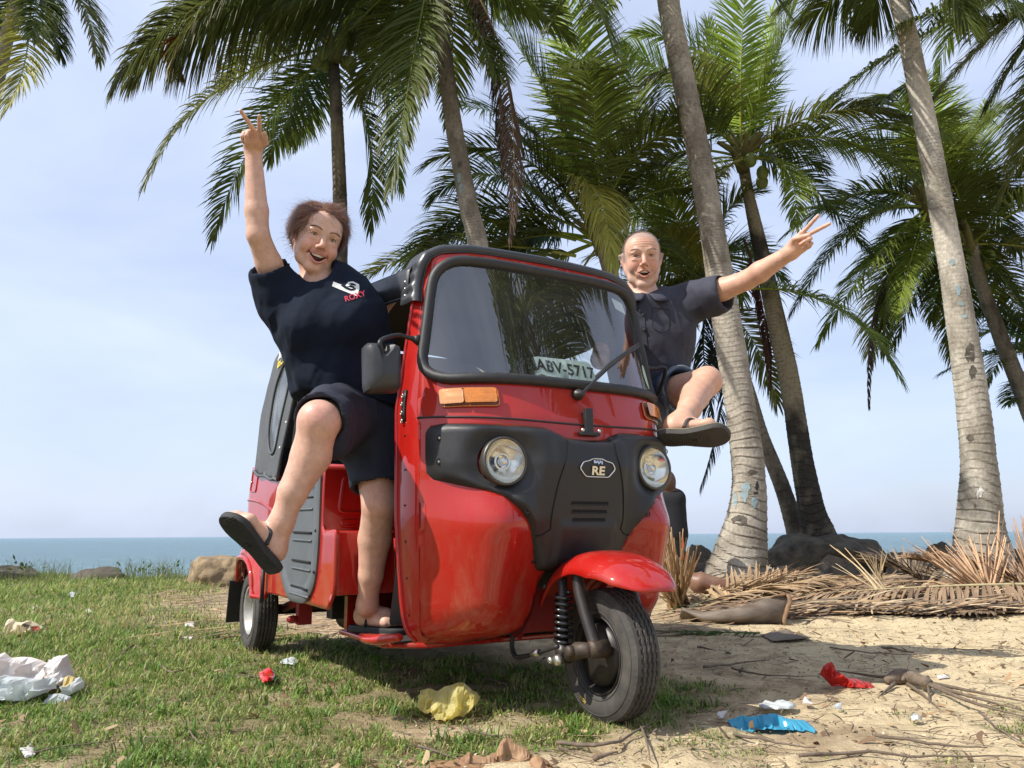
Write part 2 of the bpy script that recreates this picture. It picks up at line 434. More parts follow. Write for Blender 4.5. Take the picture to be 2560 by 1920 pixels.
def foot(B, heel, d, up, L=.25, side=1):
    d=unit(d); up=unit(np.array(up)-d*(np.array(up)@d)); s=np.cross(d,up)*side; H=np.array(heel,float)  # s: towards the big toe
    B.ell(H+d*.03+up*.026,(.032,.036,.028),np.stack([s,d,up],1),.02)
    B.cone(H+d*.045+up*.045, H+d*.125+up*.040+s*.012,.031,.026,.025,up,.85)
    B.cone(H+d*.04+up*.020-s*.012, H+d*.165+up*.016-s*.022,.022,.017,.02)
    B.cone(H+d*.12+up*.034+s*.012, H+d*.185+up*.020+s*.016,.026,.018,.02,up,.8)
    B.cone(H+d*.160+up*.018-s*.026, H+d*.185+up*.018+s*.020,.016,.018,.015)
    for i,(o,l,r) in enumerate([(.026,.045,.0115),(.006,.040,.0085),(-.009,.034,.0080),(-.023,.028,.0075),(-.034,.020,.0072)]):
        a = H+d*(.185-.006*i)*L/.25+s*o+up*.016; B.cone(a,a+d*l+up*-.004,r,r*.95,.005)
def sandal(parent, heel, d, up, mat, strapmat, L=.27, side=1, W=.048, th=.020, rimmat=None, bend=0):
    d=unit(d); up=unit(np.array(up)-d*(np.array(up)@d)); s=np.cross(d,up)*side; H=np.array(heel,float)
    ol = [(-.012,.0),(-.008,-.024),(.03,-.033),(.09,-.032),(.15,-.040),(.20,-.046),(.235,-.034),(.258,-.005),(.262,.020),(.245,.040),(.20,.047),(.14,.036),(.09,.028),(.03,.032),(-.006,.024)]
    ol = [(a*L/.25, b*W/.046) for a,b in ol]; P = smooth_path(ol+[ol[0]],5)[:-1]; rows=[]
    def lift(a): return bend*math.sin(max(0,min(1,(a/L)))*pi)*-1+bend*1.5*max(0,a/L-.75)
    for t,sc in [(-th,.965),(-th*.85,.99),(-th*.3,1.0),(0,.99),(.001,.97)]:
        c = P.mean(0); rows.append([H+d*(c[0]+(a-c[0])*sc)+s*(c[1]+(b-c[1])*sc)+up*(t+lift(a)) for a,b in P])
    G = np.array(rows)
    v,f = grid(G,closed_v=True); so = mesh_obj('sandal', v, f, mat, parent)
    lower = np.array([[H+d*(c[0]+(a-c[0])*k)+s*(c[1]+(b-c[1])*k)+up*(-th-.0005+lift(c[0]+(a-c[0])*k)) for a,b in P] for k in (.965,.7,.4,.1)])
    mesh_obj('outsole', *grid(lower,closed_v=True), mat, so)
    mesh_obj('footbed', *grid(lower+up*(th+.001),closed_v=True), rimmat or mat, so)
    # ribs across the sole
    for a in np.arange(.02,.245,.008):
        ys = [p for p in P if abs(p[0]-a*L/.25)<.02]
        w = .026 if a<.12 else .036
        if th>0: mesh_obj('tread_rib', *tube([H+d*a*L/.25+s*b+up*(-th-.0005+lift(a)) for b in (-w,0,w)],.0018,4), mat, so)
    if rimmat: mesh_obj('sole_edge', *tube([p for p in G[3]],.0022,5,closed=True), rimmat, so)
    toe = H+d*.182+s*.016+up*.004
    for sg in (-1,1):
        e = H+d*.085+s*sg*.036+up*.0; m1 = H+d*.105+s*sg*.034+up*.040; m2 = H+d*.150+s*(.014+sg*.012)+up*.046
        mesh_obj('strap', *tube(smooth_path([e,m1,m2,toe+up*.026],7),[.0075,.008,.007,.005],8,flat=.55), strapmat, so)
    mesh_obj('toe_post', *tube([toe,toe+up*.03],.004,6), strapmat, so)
    return so

def head(B, R, O, male=False):
    """R columns: right, forward, up; O: head centre"""
    T = lambda x,y,z: O+R@np.array([x,y,z])
    w = 1.03 if male else 1.0; rx = R@np.array([1.,0,0]); ry = R@np.array([0,1.,0]); rz = R@np.array([0,0,1.])
    def E(c,r,k=.015,sub=False): B.ell(T(*c),np.array(r),R,k,sub)
    E((0,-.018,.034),(.077*w,.096,.088),.02); E((0,.030,-.004),(.065*w,.060,.080),.03)
    E((0,.036,.055),(.062*w,.048,.050),.03)
    jw = .057 if male else .050; ch = -.106 if male else -.095
    for s in (-1,1):
        B.cone(T(s*jw*w,.004,-.045),T(s*.040,.040,-.082 if male else -.072),.021,.020,.025); B.cone(T(s*.040,.040,-.082 if male else -.072),T(s*.014,.066,ch),.020,.017,.02)
        E((s*.040,.058,-.030),(.025,.026,.026) if not male else (.023,.024,.028),.02)       # cheek
        if not male: E((s*.042,.066,-.028),(.020,.018,.018),.015)
        B.cone(T(s*.012,.0835,.033),T(s*.030,.083,.037),.0080,.0075,.014); B.cone(T(s*.030,.0815,.037),T(s*.050,.062,.030),.0075,.0075,.014)     # brow ridge
        E((s*.0330,.0965,.0130),(.0180,.0190,.0100),.008,True)       # eye socket
        # lids: upper arch and lower, leaving a narrow gap over the eyeball
        up = [(.0195,.0785,.0125),(.0255,.0835,.0190),(.0335,.0845,.0205),(.0415,.0810,.0180),(.0465,.0745,.0115)]
        lo_= [(.0195,.0785,.0110),(.0265,.0820,.0065),(.0345,.0825,.0055),(.0420,.0790,.0072),(.0465,.0745,.0105)]
        for P_ in (up,lo_):
            for a,b in zip(P_[:-1],P_[1:]): B.cone(T(s*a[0],a[1],a[2]),T(s*b[0],b[1],b[2]),.0029,.0029,.002)
        E((s*.034,.078,.027),(.018,.010,.0075),.006)                # fold above the lid
        E((s*.034,.0775,-.002),(.016,.008,.006),.008)              # pouch below
        # ear
        B.cone(T(s*.079*w,-.012,.018),T(s*.075*w,-.002,-.024),.0165,.0115,.006,rx,.45)
        B.cone(T(s*.090*w,-.018,.022),T(s*.080*w,-.010,-.022),.0065,.005,.004)
        E((s*.089*w,-.004,.006),(.006,.009,.016),.004,True)
        # nostril wing
        E((s*.0125,.098,-.0255),(.0085,.0105,.0080),.005)
    E((0,.070,ch-.003),(.025,.020,.018),.015)
    B.cone(T(0,.084,.026),T(0,.108,-.014),.0075,.0100,.009); E((0,.110,-.019),(.0115,.0110,.0095),.006)
    for s in (-1,1): E((s*.0060,.107,-.0305),(.0036,.006,.0035),.002,True)
    # muzzle; an open smile is cut out of it, lips run round the rim
    mz = -.0600; mw = .0310 if not male else .0225; lift = .0100 if not male else .0010; op = .0160 if not male else .0155
    E((0,.074,mz),(.036,.0215,.028),.015)
    yy = lambda x: .0945-.0105*(x/.028)**2
    n = 9; us = np.linspace(-1,1,n)
    topl = [(mw*u, yy(mw*u)+.001, mz+op*.62-(op*.62-lift)*abs(u)**2.0*1.0) for u in us]
    botl = [(mw*u, yy(mw*u)-.001, mz-op*.75+(op*.75+lift)*abs(u)**2.2) for u in us]
    for i in range(n-1):      # cavity
        for f in (0,.33,.66,1):
            a = np.array(topl[i])*(1-f)+np.array(botl[i])*f; b_ = np.array(topl[i+1])*(1-f)+np.array(botl[i+1])*f
            B.cone(T(*(a+[0,-.002,0])),T(*(b_+[0,-.002,0])),.0042,.0042,.001,sub=True); B.cone(T(*(a+[0,.010,0])),T(*(b_+[0,.010,0])),.0042,.0042,.001,sub=True); B.cone(T(*(a+[0,-.008,0])),T(*(b_+[0,-.008,0])),.0042,.0042,.001,sub=True); B.cone(T(*(a*[.85,1,.9]+[0,-.015,-.006])),T(*(b_*[.85,1,.9]+[0,-.015,-.006])),.0050,.0050,.001,sub=True)
    for i in range(n-1):
        rt = lambda u: .0036-.0012*abs(u); rb = lambda u: .0046-.0022*abs(u)
        up_ = np.array([0,.0005,.0052]); dn_ = np.array([0,.0003,-.0062])
        B.cone(T(*(np.array(topl[i])+up_*(1-.4*abs(us[i])))),T(*(np.array(topl[i+1])+up_*(1-.4*abs(us[i+1])))),rt(us[i]),rt(us[i+1]),.0028)
        B.cone(T(*(np.array(botl[i])+dn_*(1-.6*abs(us[i])))),T(*(np.array(botl[i+1])+dn_*(1-.6*abs(us[i+1])))),rb(us[i]),rb(us[i+1]),.0028)
    # smile folds from the nose wings
    for s in (-1,1):
        f0 = [(.020,.089,-.024),(.031,.083,-.040),(.038 if not male else .033,.074,-.056),(.040 if not male else .034,.068,-.070)]
        for a,b in zip(f0[:-1],f0[1:]): B.cone(T(s*a[0],a[1]+.003,a[2]),T(s*b[0],b[1]+.003,b[2]),.0022,.0022,.004,sub=True)
    T.top = topl; T.bot = botl
    return T
def bvh_of(par):
    from mathutils.bvhtree import BVHTree
    me = [c for c in par.children if c.name.startswith('body')][0].data
    return BVHTree.FromPolygons([v.co[:] for v in me.vertices],[tuple(p.vertices) for p in me.polygons])
def face_extras(par, T, R, O, male, hairmat, browmat):
    EYEW = pmat('eye_white',(.62,.58,.55),rough=.25,coat=.6); IRIS = pmat('iris',(.045,.055,.060),rough=.2,coat=1); PUP = pmat('pupil',(.01,.01,.01),rough=.2,coat=1)
    TEETH = pmat('teeth',(.72,.68,.60),rough=.3,coat=.4); MOUTH = pmat('mouth_inside',(.07,.012,.010),rough=.5)
    for s in (-1,1):
        c = np.array([s*.033,.0700,.0125]); e = mesh_obj('eye', *xf(ball((0,0,0),.0125,16), Matrix.Translation(T(*c))), EYEW, par)
        look = unit(R@np.array([-s*.03+.02,1,-.05])); ce = T(*c)
        for r_,o_,m_ in ((.0058,.0118,IRIS),(.0027,.0122,PUP)):
            u = unit(np.cross(look,[0,0,1])); v_ = np.cross(look,u); ring=[ce+look*o_+r_*(cos(q)*u+sin(q)*v_) for q in np.arange(16)/16*2*pi]
            mesh_obj('iris' if r_>.004 else 'pupil', np.array(ring+[ce+look*(o_+.0012)]), [(i,(i+1)%16,16) for i in range(16)], m_, e)
        lash = [T(s*a,b+.0025,c) for a,b,c in [(.0195,.0790,.0125),(.0255,.0842,.0178),(.0335,.0855,.0190),(.0415,.0820,.0168),(.0470,.0755,.0110)]]
        mesh_obj('eyelashes', *tube(smooth_path(lash,4),[.0006,.0011,.0012,.0006],5), pmat('lash',(.04,.025,.02),rough=.7), par)
        # brow: short hairs on the ridge
        bv=[];bf=[]; rg = random.Random(3+s); bdy = bvh_of(par)
        for i in range(260):
            t = rg.random(); x = .013+.038*t; z = .034+.010*math.sin(t*2.2)*(1.25 if male else 1.0)-.006*t+rg.uniform(-.0022,.0022); y = .0960-.022*t**1.8
            src = Vector(T(s*x,.16,z)); h_ = bdy.ray_cast(src, Vector(-(R@np.array([0,1.,0]))))
            if h_[0] is None: continue
            a = np.array(h_[0])+R@np.array([0,.0006,0]); b_ = a+R@np.array([s*.006,-.001,.002*(1-t)-.001]); wv = R@np.array([0,0,.0007]); n=len(bv); bv += [a-wv,a+wv,b_+R@np.array([0,.0008,0])]; bf.append((n,n+1,n+2))
        mesh_obj('eyebrow', bv, bf, browmat, par)
    # teeth behind the upper lip, dark mouth behind
    rows=[]
    for k_,(tp,bt) in enumerate(zip(T.top,T.bot)):
        tp,bt = np.array(tp),np.array(bt); q = .80; tp = tp*[q,1,1]; bt = bt*[q,1,1]; gap = tp[2]-bt[2]; rows.append([T(tp[0],tp[1]-.0075,tp[2]+.004), T(tp[0],tp[1]-.0065,tp[2]-min(.0072,gap*.42))])
    te = mesh_obj('teeth', *grid(np.array(rows)), TEETH, par); subsurf(te,1)
    mesh_obj('mouth_lining', *xf(ball((0,0,0),1,12), Matrix.Translation(T(0,.068,-.061))@Matrix([list(r)+[0] for r in (R@np.diag([.026 if not male else .020,.0125,.018]))]+[[0,0,0,1]])), MOUTH, par)
def skin_colour(V, base, spots, seed=0):
    c = np.tile(np.array(base,float),(len(V),1)); nz_ = fbm(V,22,4,seed)
    c *= (1+.07*nz_)[:,None]; nz2 = fbm(V,7,3,seed+5); c += nz2[:,None]*np.array([.01,-.018,-.016])
    for p,r,col,a in spots:
        w = a*np.exp(-((V-np.array(p))**2).sum(1)/r**2); c = c*(1-w[:,None])+np.array(col)*w[:,None]
    return np.clip(c,0.005,1)
def cloth_folds(V, amp, sc, axis, seed=0, center=None):
    """ridged folds running along an axis"""
    a = unit(axis); Q = V-np.outer(V@a,a)*.75; n = fbm(Q,sc,3,seed); n2 = fbm(V,sc*2.3,3,seed+3)
    return amp*(1-2*np.abs(n)*2.2)*.6+amp*.5*n2
def normals(V,Fq):
    if Fq.shape[1]==4: nn = np.cross(V[Fq[:,2]]-V[Fq[:,0]], V[Fq[:,3]]-V[Fq[:,1]])
    else: nn = np.cross(V[Fq[:,1]]-V[Fq[:,0]], V[Fq[:,2]]-V[Fq[:,0]])
    N_ = np.zeros_like(V)
    for j in range(Fq.shape[1]): np.add.at(N_, Fq[:,j], nn)
    return N_/(np.linalg.norm(N_,axis=1)[:,None]+1e-12)
def relax(V,Fq,it=2,keep=None):
    n = len(V)
    for _ in range(it):
        A = np.zeros_like(V); c = np.zeros(n)
        for j in range(Fq.shape[1]):
            a,b = Fq[:,j],Fq[:,(j+1)%Fq.shape[1]]; np.add.at(A,a,V[b]); np.add.at(c,a,1); np.add.at(A,b,V[a]); np.add.at(c,b,1)
        V = V*.5+.5*A/np.maximum(c,1)[:,None]
    return V
def cloth(name, B, h, mat, par, folds=(), inner=0, rel=2, seed=0):
    V,Fq = B.mesh(h); V = relax(V,Fq,rel); N_ = normals(V,Fq); d = np.zeros(len(V))
    for f in folds:
        if callable(f): d += f(V)
        else: d += cloth_folds(V,*f)
    V = V+N_*d[:,None]; return mesh_obj(name, V, Fq, mat, par)
SKINW = pmat('skin_woman',(.6,.36,.27),rough=.46,attr='col',sss=.07,bump=.0007,bscale=170,spec=.38,var=.15,vscale=45)
SKINM = pmat('skin_man',(.6,.36,.27),rough=.48,attr='col',sss=.07,bump=.0008,bscale=170,spec=.38,var=.15,vscale=45)
# ================================================================== ground, sea
def ss(x): x = np.clip(x,0,1); return x*x*(3-2*x)
def shore(x): return 10.2+.5*np.sin(x*.7)+.35*np.sin(x*1.9+1)+1.2*ss((x-1)/2.5)
def gz(x,y):
    x = np.asarray(x,float); y = np.asarray(y,float); P_ = np.stack([x.ravel(),y.ravel(),0*x.ravel()],1)
    n1 = fbm(P_,.8,3,11).reshape(x.shape); n2 = fbm(P_,5,4,12).reshape(x.shape)
    near = np.exp(-(((x+.3)/1.6)**2+((y-3.4)/1.7)**2)**2)       # flat where the wheels stand
    z = .05*n1*(1-near)*ss((np.abs(y)+np.abs(x))/4)+.012*n2*(1-.7*near)-.004
    z += .06*ss((x-.9)/1.5)*ss((y-4.4)/2.2)+.05*ss((-x-1.5)/2)*ss((y-4)/4)
    d = y-shore(x); z -= 3.6*ss(d/4.5)+.0*d; z += .10*n1*ss(d/1.0)*2
    return z
def grass_mask(x,y):
    P_ = np.stack([x,y,0*x],1); n = fbm(P_,1.6,4,21); n2 = fbm(P_,6,3,22)
    xb = np.interp(y,[0,1.6,2.0,2.2,2.5,3.0,3.4,4.0,4.7,6,9,11],[-.9,-.7,-.50,.15,.50,.80,.35,-.55,-1.15,-2.3,-3.0,-2.6])
    m = ss((xb-x+.35*n+.12*n2)/.38+.5)
    m *= 1-.75*ss((n2*.6+n*.6-.16)/.12)*(.55+.45*ss((y-4)/2))*ss((x+2.6)/1.2)
    m *= 1-.65*np.exp(-(((x+2.45)/.8)**2+((y-6.8)/2.0)**2))
    n3 = fbm(P_,2.7,4,27); m *= 1-.80*ss((n3+.35*n2-.06)/.24)*(.25+.75*ss((x+1.6)/1.2)*ss((2.9-y)/.6))
    m = np.maximum(m, .75*ss((n2+.5*n-.02)/.18)*np.exp(-((y-2.38)/.30)**2)*ss((x-.2)/.4)*ss((2.2-x)/.6))
    m = np.maximum(m, .55*ss((n2+.4*n-.12)/.15)*ss((2.1-y)/.3)*ss((x+.3)/.3))
    m = np.maximum(m, .5*ss((n2+.6*n-.08)/.2)*np.exp(-((y-8.0)/1.3)**2)*ss((x-2)/1))
    return np.clip(m,0,1)
Ys = np.r_[np.linspace(-40,.2,14), .2+np.cumsum(np.geomspace(.016,.13,230)), ]; Ys = Ys[Ys<15.5]; Ys = np.r_[Ys, np.linspace(16,26,8)]
tt = np.linspace(-1,1,420); tt = np.r_[-np.array([30,12,6,3.2,2,1.4]),tt,np.array([1.4,2,3.2,6,12,30])]
XX = tt[None,:]*(2.2+.72*np.clip(Ys,0,30))[:,None]; YY = np.repeat(Ys[:,None],len(tt),1); ZZ = gz(XX,YY)
sdn = fbm(np.stack([XX.ravel(),YY.ravel(),0*XX.ravel()],1),28,3,31).reshape(XX.shape); ZZ = ZZ+.004*sdn*((YY>0)&(YY<8)); ftp = fbm(np.stack([XX.ravel(),YY.ravel(),0*XX.ravel()],1),7,2,33).reshape(XX.shape); ZZ = ZZ-.009*np.clip((ftp-.18)/.2,0,1)*((YY>0)&(YY<8))+.006*np.clip((-ftp-.15)/.2,0,1)*((YY>0)&(YY<8))
gm = grass_mask(XX.ravel(),YY.ravel())
Pn = np.stack([XX.ravel(),YY.ravel(),0*XX.ravel()],1); d1 = fbm(Pn,3.3,4,41); d2 = fbm(Pn,17,3,42)
sand = np.array([.58,.465,.285]); dirt = np.array([.20,.135,.078]); soil = np.array([.17,.135,.070])
dm = np.clip(.30+.45*ss((.3-XX.ravel())/.8)*ss((5-YY.ravel())/1.5)+1.6*(d1*.6+d2*.8)-.55*ss((XX.ravel()-.9)/1.0)+.25*ss((YY.ravel()-4.5)/2),0,1)[:,None]*.75
colg = sand*(1-dm)+dirt*dm; g_ = (gm[:,None]*.85); colg = colg*(1-g_)+soil*g_
colg = colg*(1+.18*d2[:,None])
far = ss((YY.ravel()-shore(XX.ravel())-.3)/1.2)[:,None]; colg = colg*(1-far)+np.array([.09,.075,.055])*far
GV,GF = np.stack([XX,YY,ZZ],-1).reshape(-1,3), None
ny,nx = XX.shape; ii = (np.arange(ny-1)[:,None]*nx+np.arange(nx-1)[None,:]).ravel(); GF = np.stack([ii,ii+1,ii+nx+1,ii+nx],1)
GROUND = pmat('sandy_ground',(.5,.4,.2),rough=.95,attr='col',var=.28,vscale=55,bump=.006,bscale=160,bdetail=5,spec=.2)
ground = mesh_obj('ground', GV, GF, GROUND, color=colg); tag(ground, kind='structure')

def sea_mat():
    m = bpy.data.materials.new('sea_water'); t,N,Lk = nodes(m); b = N['Principled BSDF']; b.inputs['Roughness'].default_value = .28; b.inputs['Specular IOR Level'].default_value = .35; b.inputs['IOR'].default_value = 1.33
    tcn = N.new('ShaderNodeTexCoord'); sp = N.new('ShaderNodeSeparateXYZ'); Lk(tcn.outputs['Object'],sp.inputs[0])
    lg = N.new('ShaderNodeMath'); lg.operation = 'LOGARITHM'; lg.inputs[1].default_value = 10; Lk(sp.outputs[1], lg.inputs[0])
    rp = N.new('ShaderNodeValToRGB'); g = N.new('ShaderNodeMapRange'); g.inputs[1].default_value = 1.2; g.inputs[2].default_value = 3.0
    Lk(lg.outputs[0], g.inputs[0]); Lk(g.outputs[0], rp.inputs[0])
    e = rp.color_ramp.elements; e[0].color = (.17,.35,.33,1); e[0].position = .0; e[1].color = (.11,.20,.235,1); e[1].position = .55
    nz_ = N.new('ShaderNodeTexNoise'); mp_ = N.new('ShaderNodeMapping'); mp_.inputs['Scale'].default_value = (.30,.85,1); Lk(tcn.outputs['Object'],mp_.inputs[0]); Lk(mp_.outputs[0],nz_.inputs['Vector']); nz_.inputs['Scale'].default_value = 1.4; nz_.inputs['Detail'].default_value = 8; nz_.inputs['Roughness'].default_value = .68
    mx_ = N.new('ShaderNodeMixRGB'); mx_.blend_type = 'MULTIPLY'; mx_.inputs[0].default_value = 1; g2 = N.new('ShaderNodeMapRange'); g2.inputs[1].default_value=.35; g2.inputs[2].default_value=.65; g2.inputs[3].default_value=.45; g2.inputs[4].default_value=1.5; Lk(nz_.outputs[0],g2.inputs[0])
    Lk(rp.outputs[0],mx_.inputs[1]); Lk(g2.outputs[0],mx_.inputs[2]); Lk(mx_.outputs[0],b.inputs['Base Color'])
    bp = N.new('ShaderNodeBump'); bp.inputs['Distance'].default_value = 1.2; bp.inputs['Strength'].default_value = 1; Lk(nz_.outputs[0],bp.inputs['Height']); Lk(bp.outputs[0],b.inputs['Normal'])
    return m
ys = np.r_[np.linspace(9,70,240), np.geomspace(71,45000,60)]; ts = np.linspace(-1,1,160)
XX = ts[None,:]*(ys*1.6+60)[:,None]; YY = np.repeat(ys[:,None],len(ts),1)
Pq = np.stack([XX.ravel()*.35,YY.ravel(),0*XX.ravel()],1); wv = .16*fbm(Pq,.45,4,3)+.05*np.sin(YY.ravel()*1.3+2*fbm(Pq,.1,2,4)+XX.ravel()*.08); wv = wv*ss((90-YY.ravel())/40)
SVv = np.stack([XX.ravel(),YY.ravel(),wv-2.6],1); ny,nx = XX.shape; ii = (np.arange(ny-1)[:,None]*nx+np.arange(nx-1)[None,:]).ravel()
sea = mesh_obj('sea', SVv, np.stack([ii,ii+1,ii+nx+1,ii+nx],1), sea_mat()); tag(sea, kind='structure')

# ------------------------------------------------------------------ rocks
ROCKD = pmat('dark_rock',(.028,.025,.021),rough=.9,hue=(.15,.125,.085),vscale=5.5,vdetail=9,bump=.05,bscale=9,bdetail=9)
ROCKB = pmat('brown_rock',(.12,.095,.065),rough=.85,hue=(.045,.038,.030),vscale=5,bump=.02,bscale=16,bdetail=8)
ROCKT = pmat('tan_rock',(.34,.245,.135),rough=.9,hue=(.16,.11,.06),vscale=6,bump=.025,bscale=13,bdetail=8)
def rock(u0,u1,vt,vb,Y,mat,label,seed,dy=.8,name='rock',group=None):
    """silhouette spans u0..u1, top at vt, foot at vb, standing Y metres off"""
    a = atY(u0,vb,Y); b = atY(u1,vb,Y); top = atY((u0+u1)/2,vt,Y); w = (b[0]-a[0])/2; c = (a+b)/2; zb = gz(np.array([c[0]]),np.array([c[1]]))[0]-.06
    zt = top[2]; h_ = (zt-zb)
    bm = bmesh.new(); bmesh.ops.create_icosphere(bm, subdivisions=5, radius=1); V = np.array([v.co[:] for v in bm.verts]); Fc = np.array([[v.index for v in f.verts] for f in bm.faces]); bm.free()
    rg = np.random.default_rng(seed)
    for _ in range(9):
        n = unit(rg.normal(size=3)*[1,1,.8]); d = .62+.25*rg.random(); s_ = V@n; V = V-np.outer(np.maximum(s_-d,0)*.85,n)
    V = V*(1+.20*fbm(V,1.7,4,seed)+.09*fbm(V,5,4,seed+1))[:,None]
    V[:,0] /= np.abs(V[:,0]).max(); V[:,2] = (V[:,2]+.35)/(V[:,2].max()+.35); V = V*np.array([w,w*dy,h_])
    o = mesh_obj(name, V, Fc, mat); o.location = (c[0],c[1],zb); return tag(o,label,'rock',group)
rock(452,640,1388,1475,8.8,ROCKT,'tan boulder behind the rear wheel at the edge of the grass',1,1.0,'boulder')
rock(168,330,1416,1462,9.9,ROCKB,'low dark weathered rock lying at the left edge of the grass above the sea',2)
rock(-60,108,1412,1452,10.0,ROCKD,'flat dark rock at the far left end of the grass',3)
rock(385,470,1442,1462,9.6,ROCKD,'smallest dark rock between the tan boulder and the low rock',4)
rock(1905,2215,1326,1452,10.6,ROCKD,'large black boulder at the foot of the two leaning palms',5,.9,'boulder')
rock(2025,2160,1386,1450,9.2,ROCKB,'brown slanted rock in front of the large black boulder',6,.8)
rock(1700,1800,1360,1425,10.6,ROCKD,'round black rock between the standing figure and the thick palm trunk',7,.9)
rock(1690,1790,1405,1445,9.6,ROCKB,'low brown rock under the round black rock beside the thick trunk',8)
rock(2180,2345,1380,1445,10.6,ROCKD,'long low dark rock to the right of the large black boulder',9)
rock(2318,2392,1352,1420,10.9,ROCKB,'rounded brown rock just left of the pale rightmost trunk',10)
rock(2205,2275,1398,1442,9.6,ROCKB,'small brown rock behind the long dry stalks',11)
rock(1915,2010,1414,1452,9.0,ROCKB,'flat brown rock right beside the foot of the thick trunk',12)
rock(2500,2620,1370,1440,10.6,ROCKD,'dark rock to the right of the pale rightmost trunk',13)
rock(2395,2460,1395,1440,10.4,ROCKD,'dark low rock half behind the pale rightmost trunk',14)
# ================================================================== the red auto rickshaw
RED = pmat('red_paint', (.40,.008,.004), rough=.55, spec=.15, coat=1, coat_rough=.018, var=.10, vscale=9, rvar=.10)
RED_DUST = pmat('red_paint_dusty', (.40,.008,.004), rough=.55, spec=.15, coat=1, coat_rough=.022, hue=(.37,.022,.011), vscale=14, stretch=(1,1,.35), rvar=.1)
def add_dust(m, col=(.36,.22,.13), z0=.22, z1=.62, amt=.42):
    t,N,Lk = nodes(m); b = N['Principled BSDF']; src = b.inputs['Base Color'].links[0].from_socket
    tcn = N.new('ShaderNodeTexCoord'); sp = N.new('ShaderNodeSeparateXYZ'); Lk(tcn.outputs['Object'],sp.inputs[0]); g = N.new('ShaderNodeMapRange'); g.inputs[1].default_value=z1; g.inputs[2].default_value=z0; Lk(sp.outputs[2],g.inputs[0])
    n1 = N.new('ShaderNodeTexNoise'); n1.inputs['Scale'].default_value=11; n1.inputs['Detail'].default_value=10; n1.inputs['Roughness'].default_value=.75; mp_ = N.new('ShaderNodeMapping'); mp_.inputs['Scale'].default_value=(1,1,.35); Lk(tcn.outputs['Object'],mp_.inputs[0]); Lk(mp_.outputs[0],n1.inputs['Vector'])
    n2 = N.new('ShaderNodeMapRange'); n2.inputs[1].default_value=.48; n2.inputs[2].default_value=.72; Lk(n1.outputs[0],n2.inputs[0])
    mu = N.new('ShaderNodeMath'); mu.operation='MULTIPLY'; Lk(g.outputs[0],mu.inputs[0]); Lk(n2.outputs[0],mu.inputs[1]); ad = N.new('ShaderNodeMath'); ad.operation='MULTIPLY_ADD'; ad.inputs[1].default_value=amt; Lk(mu.outputs[0],ad.inputs[0])
    n3 = N.new('ShaderNodeMath'); n3.operation='MULTIPLY'; n3.inputs[1].default_value=.07; Lk(n2.outputs[0],n3.inputs[0]); Lk(n3.outputs[0],ad.inputs[2])
    mx_ = N.new('ShaderNodeMixRGB'); mx_.inputs[2].default_value=(*col,1); Lk(ad.outputs[0],mx_.inputs[0]); Lk(src,mx_.inputs[1]); Lk(mx_.outputs[0],b.inputs['Base Color'])
    cw = N.new('ShaderNodeMapRange'); cw.inputs[1].default_value=0; cw.inputs[2].default_value=.3; cw.inputs[3].default_value=.02; cw.inputs[4].default_value=.30; Lk(ad.outputs[0],cw.inputs[0]); Lk(cw.outputs[0],b.inputs['Coat Roughness'])
add_dust(RED_DUST); add_dust(RED,amt=.25)
BLKP = pmat('black_plastic', (.018,.018,.019), rough=.48, var=.25, vscale=20, bump=.00025, bscale=900, rvar=.10)
RUB = pmat('black_rubber', (.022,.021,.020), rough=.55, var=.3, vscale=30, bump=.0002, bscale=500)
TYRE = pmat('tyre_rubber', (.030,.028,.026), rough=.78, hue=(.085,.075,.062), vscale=17, bump=.0004, bscale=240)
DARKM = pmat('dark_metal', (.02,.02,.021), rough=.42, metal=.3, hue=(.05,.038,.03), vscale=25)
RUST = pmat('rusty_metal', (.045,.040,.036), rough=.6, metal=.5, hue=(.11,.075,.05), vscale=60, bump=.0006, bscale=200)
ZINC = pmat('zinc', (.62,.60,.52), rough=.35, metal=.9, var=.2, vscale=60)
CHROME = pmat('chrome', (.70,.70,.71), rough=.16, metal=1)
SILV = pmat('silver_wheel', (.50,.50,.47), rough=.42, metal=.55, hue=(.32,.29,.24), vscale=30)
VINYL = pmat('canopy_vinyl', (.040,.042,.046), rough=.38, var=.22, vscale=12, bump=.0012, bscale=30, rvar=.12)
CANVAS = pmat('grey_canvas', (.088,.092,.094), rough=.68, var=.15, vscale=14, bump=.0008, bscale=60)
LINING = pmat('roof_lining', (.055,.045,.035), rough=.9, var=.4, vscale=150)
GREYP = pmat('grey_flap_plastic', (.105,.113,.118), rough=.50, var=.14, vscale=10, bump=.0002, bscale=600)
SEAT = pmat('seat_vinyl', (.015,.015,.016), rough=.5)
AMBER = pmat('amber_lens', (.85,.27,.012), rough=.12, coat=1, trans=.35, var=.2, vscale=60)
CLEARL = pmat('clear_lens', (.84,.40,.14), rough=.12, coat=1, trans=.3)
MIRP = pmat('mirror_plastic', (.035,.036,.038), rough=.42, var=.2, vscale=25, bump=.0002, bscale=500)

